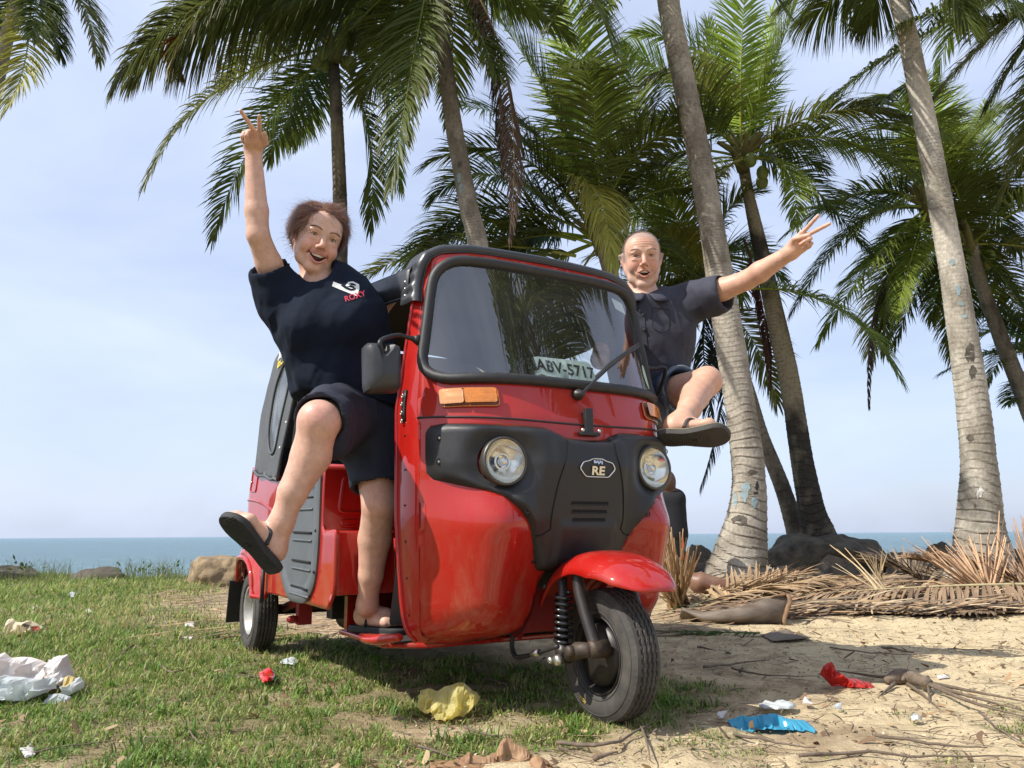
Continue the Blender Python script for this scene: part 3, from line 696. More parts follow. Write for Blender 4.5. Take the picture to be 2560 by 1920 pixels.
def glass_mat(name, tint, refl=1.0, rough=0.0, ior=1.5, haze=0.0, hazecol=(.5,.55,.55)):
    m = bpy.data.materials.new(name); t,N,Lk = nodes(m); N.remove(N['Principled BSDF'])
    tr = N.new('ShaderNodeBsdfTransparent'); tr.inputs[0].default_value = (*tint,1)
    gl = N.new('ShaderNodeBsdfGlossy'); gl.inputs['Roughness'].default_value = rough; gl.inputs[0].default_value = (refl,refl,refl,1)
    fr = N.new('ShaderNodeFresnel'); geo = N.new('ShaderNodeNewGeometry'); mi = N.new('ShaderNodeMapRange')   # a single sheet: same reflection from both sides
    mi.inputs[3].default_value = ior; mi.inputs[4].default_value = 1/ior; Lk(geo.outputs['Backfacing'], mi.inputs[0]); Lk(mi.outputs[0], fr.inputs[0])
    ms = N.new('ShaderNodeMixShader'); Lk(fr.outputs[0], ms.inputs[0]); Lk(tr.outputs[0], ms.inputs[1]); Lk(gl.outputs[0], ms.inputs[2])
    last = ms
    if haze:
        df = N.new('ShaderNodeBsdfDiffuse'); df.inputs[0].default_value = (*hazecol,1); m2 = N.new('ShaderNodeMixShader')
        nz_ = N.new('ShaderNodeTexNoise'); nz_.inputs['Scale'].default_value = 7; tcn = N.new('ShaderNodeTexCoord'); Lk(tcn.outputs['Object'], nz_.inputs['Vector'])
        g = N.new('ShaderNodeMapRange'); g.inputs[1].default_value=.3; g.inputs[2].default_value=.75; g.inputs[3].default_value = haze*.4; g.inputs[4].default_value = haze*1.5; Lk(nz_.outputs[0], g.inputs[0])
        Lk(g.outputs[0], m2.inputs[0]); Lk(ms.outputs[0], m2.inputs[1]); Lk(df.outputs[0], m2.inputs[2]); last = m2
    Lk(last.outputs[0], N['Material Output'].inputs[0]); return m
WGLASS = glass_mat('windscreen_glass', (.72,.77,.75), 1.0, ior=2.2, haze=.03)
LGLASS = glass_mat('lamp_glass', (.93,.93,.90), ior=1.5)
PVC = glass_mat('clear_pvc', (.55,.58,.60), ior=1.55, rough=.08, haze=.35, hazecol=(.34,.37,.39))

VA = radians(30.0434)
car = thing('auto_rickshaw', 'red three-wheeled auto rickshaw with black roof and plate ABV-5717, parked on the grass', 'auto rickshaw', (-0.76146,4.32706,0), VA-pi/2)
WB, FR, RR, RTR = 2.097, .194, .193, .60     # wheelbase, wheel radii, rear track
def part(name, g, mat, parent=car, smooth=True, auto=None, label=None):
    o = mesh_obj(name, g[0], g[1], mat, parent, smooth, auto=auto)
    if label: o['label'] = label
    return o

ZS=[.15,.25,.40,.60,.77,.92,1.05,1.25,1.48,1.60]
C_=[1.78,1.86,1.90,1.97,2.0,1.985,1.945,1.87,1.785,1.735]
E_=[1.66,1.66,1.65,1.635,1.63,1.625,1.63,1.655,1.69,1.70]
W_=[.50,.53,.55,.56,.565,.56,.55,.515,.465,.44]
N_=[3,3.2,3.5,3.8,4,4,4,4,4,4]
def sm(x): x = min(1,max(0,x)); return x*x*(3-2*x)
def Fx(y,z,bulge=True):
    ay = abs(y); c=np.interp(z,ZS,C_); e=np.interp(z,ZS,E_); w=np.interp(z,ZS,W_); n=np.interp(z,ZS,N_)
    x = c-(c-e)*min(max(ay/w,0),1.05)**n
    if bulge:
        x += .09*math.exp(-((ay-.33)/.12)**2)*sm((z-.20)/.14)*sm((.74-z)/.18)
    return x
def on(y,z,off=0.0):
    e=.004; nx = np.array([1, -(Fx(y+e,z)-Fx(y-e,z))/(2*e), -(Fx(y,z+e)-Fx(y,z-e))/(2*e)]); nx /= np.linalg.norm(nx)
    return np.array([Fx(y,z),y,z])+nx*off
def edgeY(z): return np.interp(z,[.19,.22,.25,.35,.6,.96,1.36,1.5,1.57],[.40,.445,.47,.482,.497,.50,.462,.43,.40])

half = [(0,.853),(-.084,.857),(-.101,.869),(-.149,.886),(-.265,.889),(-.356,.893),(-.445,.899),(-.474,.892),(-.481,.869),(-.483,.791),(-.480,.744),(-.466,.722),(-.418,.705),(-.354,.683),(-.296,.662),(-.252,.628),(-.217,.584),(-.190,.534),(-.168,.47),(-.150,.435),(0,.43)]
MASKR = resample(np.array(half+[(-a,b) for a,b in half[::-1][1:-1]]),.014)
# --- front cowl with the windscreen opening
gk = [(-.485,1.045),(.485,1.045),(.42,1.487),(-.42,1.487)]
gk_path = resample(rounded(gk,[.09,.09,.10,.10],8),.02)
zs_e = np.linspace(.205,1.522,60)
right = [(-edgeY(z),z) for z in zs_e]; left = [(edgeY(z),z) for z in zs_e[::-1]]
top = [(y,1.528+.012*(1-(y/.42)**2)) for y in np.linspace(-.39,.39,18)]
well = [(y, z) for y,z in [(.40,.205),(.30,.208),(.22,.225),(.165,.26),(.14,.32),(.13,.40),(.10,.45),(0,.46)]]
well = well[:-1]+[(0,.46)]+[(-a,b) for a,b in well[:-1][::-1]]
out_c = resample(np.array(right+top+left+well[1:-1]),.018)
hole = [(y*.995,1.266+(z-1.266)*.995) for y,z in gk_path]
def cowl_pt(y,z):
    p = on(y,z)
    if .45<z<.91:
        d = seg_dist(np.array([[y,z]]), MASKR)[0]
        if inside(np.array([[y,z]]), MASKR)[0]: p[0] -= .045*sm((d-.012)/.02)      # pocket under the mask
    k = sm((.275-z)/.075)               # lower edge rolls under
    p[0] -= .055*k*k
    return p
g = poly_surface(out_c, cowl_pt, .016, holes=[hole])
cowl = part('front_cowl', g, RED_DUST); solid(cowl,.006,-1)
# --- inner faces of the leg bulges behind the wheel (the wheel arch between them)
A = []
for z in np.linspace(.22,.46,10):
    row = []
    yy = .13+.04*max(0,(.32-z)/.1)
    for y,x in [(yy,Fx(yy,z)),(yy-.015,1.84),(yy-.03,1.74),(.0,1.70),(-yy+.03,1.74),(-yy+.015,1.84),(-yy,Fx(yy,z))]: row.append((x,y,z))
    A.append(row)
part('front_wheel_arch', grid(np.array(A)), pmat('red_underside',(.30,.012,.01),rough=.6), car)
part('underfloor_front', box(1.05,1.68,-.36,.36,.212,.222), DARKM)
# --- door frame flange down each side with its rolled bead
for s in (-1,1):
    A = []
    zf = np.linspace(.215,1.50,50)
    for z in zf:
        y0 = edgeY(z)-.004; x0 = Fx(y0,z)+.001; xb = np.interp(z,[.21,.3,.6,.98,1.35,1.5],[1.69,1.665,1.645,1.635,1.675,1.70]); yb = y0+.022
        A.append([(x0,s*y0,z),(x0-.02,s*(y0+.012),z),((x0+xb)/2-.01,s*(y0+.014),z),(xb,s*yb,z),(xb-.012,s*(yb-.004),z),(xb-.014,s*(yb-.03),z)])
    part('door_frame', grid(np.array(A)), RED)
    bead = [(a[3][0],a[3][1],a[3][2]) for a in A]
    part('door_edge_bead', tube(bead,.0065,8), RED)
    # strip with four eyelets and the rivets below and above
    st = [((a[1][0]*.45+a[3][0]*.55), a[2][1]+s*.004, a[2][2]) for a in A if .905<a[2][2]<1.03]
    part('eyelet_strip', tube(st,.017,6,flat=.25,up=(0,s*1.0,0)), BLKP)
    for z in (.922,.95,.98,1.008):
        a = A[int(np.argmin(abs(zf-z)))]; c = np.array([(a[1][0]*.45+a[3][0]*.55), a[2][1]+s*.010, z])
        t = tube([c+np.array([0.006*cos(q),0,.006*sin(q)]) for q in np.arange(12)/12*2*pi],.0022,6,closed=True)
        part('eyelet', t, ZINC)
    for z in np.arange(.30,.88,.115):
        a = A[int(np.argmin(abs(zf-z)))]; part('rivet', ball(((a[1][0]*.5+a[3][0]*.5),a[2][1]+s*.003,z),(.004,.002,.004),8), DARKM)
# --- seam line across the nose, dust line
part('hood_seam', tube([on(y,.905+.03*abs(y)**1.5*0+.02*(abs(y)/.5)**2,.001) for y in np.linspace(-.496,.496,60)],.0035,6), RUB)
# --- windscreen gasket and glass
gp = [on(y,z,.006) for y,z in gk_path]
part('windscreen_gasket', tube(gp,.0185,12,closed=True), RUB)
gl_out = [(y*.985,1.266+(z-1.266)*.985) for y,z in gk_path]
part('windscreen', poly_surface(resample(np.array(gl_out),.02), lambda y,z: on(y,z,.004), .03), WGLASS)
# inspection stickers
paper = pmat('paper', (.80,.84,.80), rough=.6); 
part('white_sticker', poly_surface(rounded([(.300,1.395),(.365,1.385),(.355,1.43),(.29,1.44)],.006), lambda y,z: on(y,z,.0005)-np.array([.008,0,0])+np.array([.0075,0,0]), .02), pmat('sticker_white',(.78,.80,.78),rough=.5))
part('green_sticker', poly_surface(resample(np.array([(.40+.026*cos(t),1.13+.05*sin(t)) for t in np.arange(20)/20*2*pi]),.01), lambda y,z: on(y,z,.0055), .02), pmat('sticker_green',(.45,.62,.46),rough=.5,var=.2,vscale=60))
# --- number sheet behind the windscreen
def sheet_pt(a,b):   # a along width, b up; leans with the glass
    y = .012+a; z = 1.112+b-.02*a; return np.array([Fx(y,z)-.045, y, z])
sh = rounded([(-.125,.038),(.112,.045),(.132,-.045),(-.112,-.030)],.004)
shp = poly_surface(resample(np.array(sh),.02), lambda a,b: sheet_pt(a,b), .03)
plate = part('number_sheet', shp, pmat('green_paper',(.86,.95,.90),rough=.6,var=.08,vscale=15)); plate['label']='pale green sheet reading ABV-5717'
tv,tf = text_mesh('ABV-5717', .058, .0012, 0)
part('lettering', (np.array([sheet_pt(v[0]*1.0, v[1]*1.05+.002-.025*v[0])+np.array([.002,0,0]) for v in tv]), tf), pmat('ink',(.012,.016,.02),rough=.6), plate, smooth=False)

# --- black front mask: two lamp pods and the centre grille
half = [(0,.853),(-.084,.857),(-.101,.869),(-.149,.886),(-.265,.889),(-.356,.893),(-.445,.899),(-.474,.892),(-.481,.869),(-.483,.791),(-.480,.744),(-.466,.722),(-.418,.705),(-.354,.683),(-.296,.662),(-.252,.628),(-.217,.584),(-.190,.534),(-.168,.47),(-.150,.435),(0,.43)]
mask = resample(np.array(half+[(-a,b) for a,b in half[::-1][1:-1]]),.014)
HL = (.296,.774)
mring = np.array(mask)
def mask_pt(y,z):
    d = seg_dist(np.array([[y,z]]), mring)[0]
    off = .034*min(1,(d/.016))**.5
    r = math.hypot(abs(y)-HL[0], z-HL[1])
    # bowl round each lamp, opening towards the centre and outwards
    bowl = sm((.135-r)/.07); off -= .030*bowl
    # outward flank dips behind a crisp upper edge
    # centre plate stands a little prouder with folded sides
    if abs(y)<.15: off += .006*sm((.15-abs(y))/.02)*sm((.86-z)/.02)
    if z<.60 and abs(y)<.12: off += .012*sm((.60-z)/.03)*sm((z-.44)/.03)*sm((.12-abs(y))/.02)
    p = on(y,z,0)
    base = Fx(y,z,False)
    w_in = sm((.24-abs(y))/.08); p[0] = p[0]*(1-w_in)+base*w_in
    p[0] += off; return p
msk = part('front_mask', poly_surface(mask, mask_pt, .011, holes=[[(sx*HL[0]+.072*cos(q),HL[1]+.072*sin(q)) for q in np.arange(40)/40*2*pi] for sx in (-1,1)]), BLKP)
# skirt so that the mask has a real edge
sk = np.array([[mask_pt(y,z)+np.array([.001,0,0]), on(y,z,-.02)] for y,z in mask]); part('mask_edge', grid(sk,closed_u=True), BLKP, msk)
# grille plate joints
for s in (-1,1):
    ln = smooth_path([(s*.092,.858),(s*.100,.80),(s*.128,.70),(s*.140,.61),(s*.138,.565)],8)
    part('panel_joint', tube([mask_pt(y,z)+np.array([.0005,0,0]) for y,z in ln],.0022,5), pmat('gap_black',(.004,.004,.004),rough=.9), msk)
    ln = smooth_path([(s*.138,.565),(s*.165,.548),(s*.185,.545)],6)
    part('panel_joint', tube([mask_pt(y,z)+np.array([.0005,0,0]) for y,z in ln],.0022,5), MATS['gap_black'], msk)
for k,z in enumerate((.648,.622,.596)):
    w = .072-.004*k; rows = []
    for y in np.linspace(-w,w,14):
        rows.append([mask_pt(y,z+dz)+np.array([.0012,0,0]) for dz in (-.0045,.0045)])
    part('grille_slot', grid(np.array(rows)), MATS['gap_black'], msk)
    part('grille_slot_lip', tube([mask_pt(y,z-.006)+np.array([.001,0,0]) for y in np.linspace(-w,w,14)],.002,5), BLKP, msk)
for y,z in [(-.462,.85),(-.465,.775),(.462,.85),(.465,.775),(-.235,.615),(.235,.615),(-.165,.47),(.165,.47)]:
    c = mask_pt(y,z); part('screw', ball(c+np.array([.001,0,0]),(.004,.005,.005),8), ZINC if abs(y)>.3 else DARKM, msk)
    part('screw_recess', tube([c+np.array([.0015,.009*cos(q),.009*sin(q)]) for q in np.arange(14)/14*2*pi],.0016,5,closed=True), MATS['gap_black'], msk)
# badge
by, bz = .018,.757
bo = [(-.070,0),(-.058,.020),(-.03,.026),(-.02,.032),(.02,.032),(.03,.026),(.058,.020),(.070,0),(.045,-.026),(-.045,-.026)]
def bpt(a,b,o=0): p = mask_pt(by+a,bz+b); return p+np.array([.003+o,0,0])
badge = part('badge', tube([bpt(a,b) for a,b in resample(rounded(bo,.006),.006)],.0024,6,closed=True), CHROME)
part('badge_field', poly_surface(resample(rounded(bo,.006),.01), lambda a,b: bpt(a,b,-.0015), .012), BLKP, badge)
tv,tf = text_mesh('RE',.038,.0012,.002); part('lettering',(np.array([bpt(-v[0]*-1.25,v[1]-.008,v[2]+.0015) for v in tv]),tf), CHROME, badge, smooth=False)
tv,tf = text_mesh('BAJAJ',.013,.0005,.001); part('lettering',(np.array([bpt(v[0]*1.15,v[1]+.0215,v[2]+.001) for v in tv]),tf), CHROME, badge, smooth=False)
# bracket with two bolts above the mask
bc = on(.012,.905,.0)
br = part('bracket', join(box(bc[0]+.008,bc[0]+.020,.000,.030,.872,.960), box(bc[0]+.004,bc[0]+.028,-.022,.052,.868,.880), box(bc[0]-.01,bc[0]+.01,.004,.026,.885,.95)), BLKP, smooth=False); bevel(br,.002)
for y in (-.018,.048): part('bolt', ball((bc[0]+.026,y,.884),(.007,.007,.007),8), ZINC, br)

# --- headlamps
REFL = pmat('lamp_reflector',(.80,.79,.74),rough=.16,metal=1,bump=.002,bscale=22,bdetail=1)
for s in (-1,1):
    c = mask_pt(s*HL[0],HL[1])+np.array([.010,0,0])
    # lamps face nearly straight ahead
    R_ = Matrix.Rotation(s*radians(3),4,'Z')@Matrix.Rotation(radians(-2),4,'Y'); T_ = Matrix.Translation(c)@R_@Matrix.Scale(.93,4)
    ring = part('headlamp', xf(lathe([(.0815,-.02),(.083,.0),(.080,.010),(.0745,.010),(.0735,.002)],40,'x'),T_), pmat('lamp_ring',(.09,.085,.07),rough=.4,metal=.5))
    refl = part('reflector', xf(lathe([(.074,.004),(.066,-.016),(.048,-.034),(.025,-.045),(.002,-.047)],40,'x'),T_), REFL, ring)
    part('bulb_shield', xf(lathe([(.001,.002),(.010,.001),(.0145,-.004),(.015,-.03)],16,'x'),T_), CHROME, ring)
    part('bulb_ring', xf(tube([(-.02,.026*cos(q),.026*sin(q)) for q in np.arange(24)/24*2*pi],.004,6,closed=True),T_), REFL, ring)
    part('lens', xf(lathe([(.0745,.006),(.062,.013),(.045,.018),(.022,.021),(.0005,.022)],36,'x'),T_), LGLASS, ring)

# --- turn signals
for s in (-1,1):
    y0,y1,z0,z1 = .295,.447,.952,1.012
    oc = rounded([(y0,z0),(y1,z0),(y1,z1),(y0,z1)],.012)
    def ipt(a,b,o,s=s):
        e = min(a-y0,y1-a,b-z0,z1-b); return on(s*a,b,.001+o*sm(max(e,0)/.008+.25))
    base = part('turn_signal', poly_surface(resample(np.array(oc),.008), lambda a,b: ipt(a,b,.006), .012), pmat('lens_base',(.16,.05,.02),rough=.4), label='amber and clear turn signal')
    cut = y1-.062
    ia = rounded([(y0+.006,z0+.006),(cut,z0+.006),(cut,z1-.006),(y0+.006,z1-.006)],.006); ic = rounded([(cut+.002,z0+.006),(y1-.006,z0+.006),(y1-.006,z1-.006),(cut+.002,z1-.006)],.006)
    def rib(a,b,s=s,k=.0012): return ipt(a,b,.020)+np.array([k*sin(a*900)*1,0,k*.8*sin(b*700)])
    part('amber_lens', poly_surface(resample(np.array(ia),.004), rib, .0035), AMBER, base)
    part('clear_lens', poly_surface(resample(np.array(ic),.004), rib, .0035), CLEARL, base)
    part('lens_rim', tube([ipt(a,b,.004)+np.array([.004,0,0]) for a,b in resample(np.array(oc),.008)],.003,6,closed=True), pmat('amber_rim',(.5,.13,.02),rough=.2,coat=1), base)
# --- wiper
w0 = on(-.005,1.003,.02); 
pv = lathe([(.001,.022),(.010,.020),(.014,.004),(.019,.0),(.019,-.02)],16,'x')
wiper = part('wiper', (pv[0]+w0, pv[1]), DARKM)
arm = [w0+np.array([.016,0,0]), on(.05,1.043,.040), on(.12,1.098,.034), on(.21,1.158,.026)]
part('arm', tube(smooth_path(arm,6),[.006,.005,.004,.004],8), BLKP, wiper)
part('blade', tube([on(y,z,.020) for y,z in [(.085,1.072),(.16,1.128),(.235,1.175),(.30,1.212),(.37,1.25)]],.0055,6,flat=1.8), RUB, wiper)
# --- mirrors
for s in (-1,1):
    k = np.array([1,s,1])
    B = np.array([1.735,.486,1.192])
    hc = np.array([1.80,.632,1.070]) if s<0 else np.array([1.66,.60,1.03])
    arm = smooth_path([B*k,(B+[0.005,.045,.004])*k,(B+[.02,.085,.002])*k,(hc+[.004,.012,.085])*k,(hc+[.0,.002,.045])*k],8)
    mir = part('side_mirror', tube(arm,[.009,.0075,.0075,.0075,.010],10), BLKP, label='black plastic side mirror on a bent arm')
    part('arm_collar', tube([arm[0],arm[3]],[.019,.011],12), RUB, mir)
    part('stem_cone', tube([(hc+[.0,.004,.048])*k,(hc+[0,0,.016])*k],[.010,.021],12), MIRP, mir)
    # housing: a faceted tub, glass side towards the rear
    rows = []
    for t,wd,ht in [(-.045,.052,.074),(-.040,.060,.083),(-.01,.062,.086),(.015,.056,.078),(.030,.040,.058),(.036,.020,.029)]:
        ol = resample(rounded([(-wd,-ht*.86),(wd*.86,-ht),(wd,ht*.90),(-wd*.92,ht)],.018,4),.008)
        n_ = 36; idx = np.linspace(0,len(ol)-1e-6,n_,endpoint=False).astype(int)
        row = []
        for a,b in ol[idx]:
            dent = .035*sm((b-.018)/.03)*sm((.022-abs(a))/.012)*(1 if t>0 else 0)
            row.append(hc+np.array([t-dent,a,b]))
        rows.append(row)
    G = np.array(rows); G[:,:,1] *= s
    v,f = grid(G,closed_v=True); f = list(f)+[tuple(range(35,-1,-1)), tuple(5*36+j for j in range(36))]
    ho = part('housing',(v,f),MIRP,mir,auto=40)
    gr = [G[0][j]*np.array([1,1,1])+np.array([-.001,0,0]) for j in range(36)]
    cgr = np.mean(gr,0); part('mirror_glass',(np.array([cgr+(p-cgr)*.93 for p in gr]),[tuple(range(36))]),CHROME,mir,smooth=False)

# --- front mudguard
wc = np.array([WB,0,FR])
rows = []
for th in np.linspace(radians(152),radians(38),34):
    u = (th-radians(38))/radians(114)          # 1 rear .. 0 front tip
    rad = np.interp(u,[0,.12,.35,.62,.85,1],[.322,.318,.308,.304,.314,.325]); wd = np.interp(u,[0,.04,.12,.3,.6,1],[.050,.088,.120,.135,.128,.105])
    row = []
    for t in np.linspace(-1,1,21):
        a = abs(t); drop = .018*a**2+.050*a**5; r_ = rad-drop*np.interp(u,[0,.1,.3,1],[.15,.6,1,1])
        row.append(wc+np.array([r_*cos(th), wd*t, r_*sin(th)]))
    rows.append(row)
fend = part('front_mudguard', grid(np.array(rows)), RED); solid(fend,.006,-1)
for s in (-1,1):
    p = wc+np.array([.262*cos(radians(133)),s*.117,.262*sin(radians(133))]); part('bolt', ball(p,(.010,.006,.010),10), DARKM, fend)

# --- wheels
def wheel(cx, cy, R, w, rimmat, name='wheel', flip=1, front=False):
    root = bpy.data.objects.new(name,None); link(root,car); root.location = (cx,cy,R); root.empty_display_size=.05
    # tyre: lathe then carve tread grooves by radius
    k = 96; prof = [(.112,-.036),(.118,-.046),(.135,-.052),(.158,-.0545),(.174,-.051),(.1845,-.043)]
    tread = []
    for y in np.linspace(-.041,.041,31):
        tread.append((.1885+.0055*(1-(y/.041)**2), y))
    prof = prof+tread+[(a,-b) for a,b in prof[::-1]]
    A = np.zeros((k*2,len(prof),3))
    for i in range(k*2):
        q = i/(k*2)*2*pi
        for j,(r_,y) in enumerate(prof):
            if 6<=j<6+31:
                zz = .0016*(1 if (i//2)%2 else -1)
                for gy in (-.024,-.0085,.0085,.024):
                    if abs(y-gy-zz)<.0021: r_ -= .008
            if j==5 or j==6+31: r_ += .0016*(1 if i%3==0 else -1)
            A[i,j] = (r_*R/.194*cos(q), y*w/.109, r_*R/.194*sin(q))
    tg = grid(A,closed_u=True); t = part('tyre', tg, TYRE, root, auto=38)
    for sd in (-1,1):
        part('bead_line', tube([(.128*R/.194*cos(q), sd*.0505*w/.109, .128*R/.194*sin(q)) for q in np.arange(60)/60*2*pi],.0018,5,closed=True), TYRE, t)
        part('bead_line', tube([(.171*R/.194*cos(q), sd*.0522*w/.109, .171*R/.194*sin(q)) for q in np.arange(60)/60*2*pi],.0016,5,closed=True), TYRE, t)
    o = -1*flip
    rp = [(.114,o*.040),(.117,o*.047),(.111,o*.048),(.106,o*.040),(.098,o*.020),(.093,o*.012),(.070,o*.014),(.060,o*.026),(.035,o*.028),(.030,o*.034),(.012,o*.036),(.001,o*.036)]
    rim = part('rim', lathe([(a*R/.194,b) for a,b in rp],48,'y'), rimmat, root)
    rp2 = [(.114,-o*.040),(.117,-o*.047),(.108,-o*.045),(.100,-o*.015),(.06,-o*.010),(.001,-o*.01)]
    part('rim_inner', lathe([(a*R/.194,b) for a,b in rp2],40,'y'), DARKM if front else rimmat, root)
    if not front:
        for q in np.arange(4)/4*2*pi+.5:
            part('wheel_nut', ball((.046*cos(q),o*.033,.046*sin(q)),(.008,.007,.008),8), ZINC, rim)
        part('valve', tube([(.075,o*.014,.03),(.088,o*.042,.036)],.004,6), RUB, rim)
    return root
fw = wheel(WB,0,FR,.108,DARKM,front=True)
tv,tf = text_mesh('REDA',.014,.0008,0)
q0 = radians(-115)
lv = []
for v in tv:
    q = q0+v[0]/.150; r_ = .150+v[1]; lv.append((r_*cos(q), -.0556-.0008, r_*sin(q)))
part('tyre_lettering',(np.array(lv),tf),pmat('tyre_letter',(.35,.26,.05),rough=.8),fw.children[0],smooth=False)
for s in (-1,1):
    rw = wheel(0, s*(RTR-.03), RR, .112, SILV, flip=-s*-1 if s<0 else -1)
# brake drum and fork
dr = part('brake_drum', lathe([(.001,-.052),(.03,-.052),(.055,-.045),(.088,-.040),(.092,-.02)],36,'y'), DARKM, None); dr.parent = fw
sus = bpy.data.objects.new('front_suspension',None); link(sus,car)
part('fork_leg', tube(smooth_path([(2.070,-.092,.45),(2.094,-.098,.367),(2.150,-.098,.255),(2.166,-.096,.228)],6),[.018,.019,.019,.021],14), DARKM, sus)
part('fork_leg', tube(smooth_path([(2.070,.092,.45),(2.094,.098,.367),(2.150,.098,.255),(2.166,.096,.228)],6),[.018,.019,.019,.021],14), DARKM, sus)
part('fork_pivot', xf(lathe([(.001,-.030),(.022,-.030),(.026,-.02),(.026,.03),(.001,.03)],16,'y'),Matrix.Translation((2.168,-.092,.222))), RUST, sus)
kn = part('link_arm', join(tube([(2.168,-.118,.222),(2.115,-.125,.214),(2.05,-.122,.190)],[.020,.026,.018],10,flat=1.0)), RUST, sus)
part('link_arm', tube([(2.168,.10,.222),(2.115,.11,.214),(2.05,.11,.190)],[.020,.024,.018],10), RUST, sus)
for c,r_ in [((2.112,-.152,.213),.017),((2.045,-.150,.180),.016),((2.010,-.150,.176),.011)]:
    part('axle_nut', xf(lathe([(.001,-.012),(r_*.8,-.012),(r_,-.006),(r_,.012),(.001,.012)],6 if r_<.016 else 18,'y'),Matrix.Translation(c)), ZINC if r_<.017 else RUST, sus)
for s in (-1,1):
    sp = []; n=8
    for i in range(n*16+1):
        q = i/16*2*pi; t = i/(n*16); sp.append((2.012+.026*cos(q), s*.108+.026*sin(q), .375-.150*t))
    part('coil_spring', tube(sp,.0058,8), pmat('spring_black',(.015,.015,.016),rough=.25,coat=.6), sus)
    part('damper', tube([(2.012,s*.108,.42),(2.012,s*.108,.215)],.015,12), DARKM, sus)
    part('damper_foot', tube([(2.012,s*.108,.222),(2.018,s*.112,.165)],[.028,.024],14), DARKM, sus)
hose = smooth_path([(1.80,-.13,.33),(1.755,-.13,.25),(1.742,-.135,.19),(1.775,-.14,.158),(1.86,-.15,.170),(1.96,-.158,.195),(2.06,-.16,.222)],8)
part('brake_hose', tube(hose,[.0085,.0085,.007],8), RUB, sus)
part('hose_clip', tube([hose[36],hose[39]],.012,8), ZINC, sus)

# --- rear tub
SY = .63
side_top = [(-.14,.905),(0.1,.885),(.35,.84),(.56,.805),(1.205,.802)]
outl = [(1.205,.802),(1.205,.572),(1.365,.572),(1.365,.360),(1.305,.294),(.80,.299),(.427,.302)]
arch = [(.427,.285),(.30,.280),(.255,.30),(.215,.375),(.145,.425),(0.02,.448),(-.12,.44),(-.20,.40),(-.245,.335),(-.30,.325)]
back = [(-.315,.40),(-.285,.52),(-.20,.66),(-.16,.78)]
poly = resample(np.array(side_top[:-1]+outl+arch+back),.03)
def side_pt(s):
    def f(x,z):
        y = SY
        y -= .035*sm((x+.05)/-.25) if x<-.05 else 0         # rear corner rounds in
        y -= .012*sm((z-.72)/.18)
        if .335<z<.345: y -= .0
        ar = math.hypot(x,z-.2)
        y += .028*sm((.335-ar)/.05) if x<.45 else 0         # flare round the arch
        y += .010*sm((x-.25)/.05)*sm((.45-x)/.03)*sm((.62-z)/.05)
        return np.array([x,s*y,z])
    return f
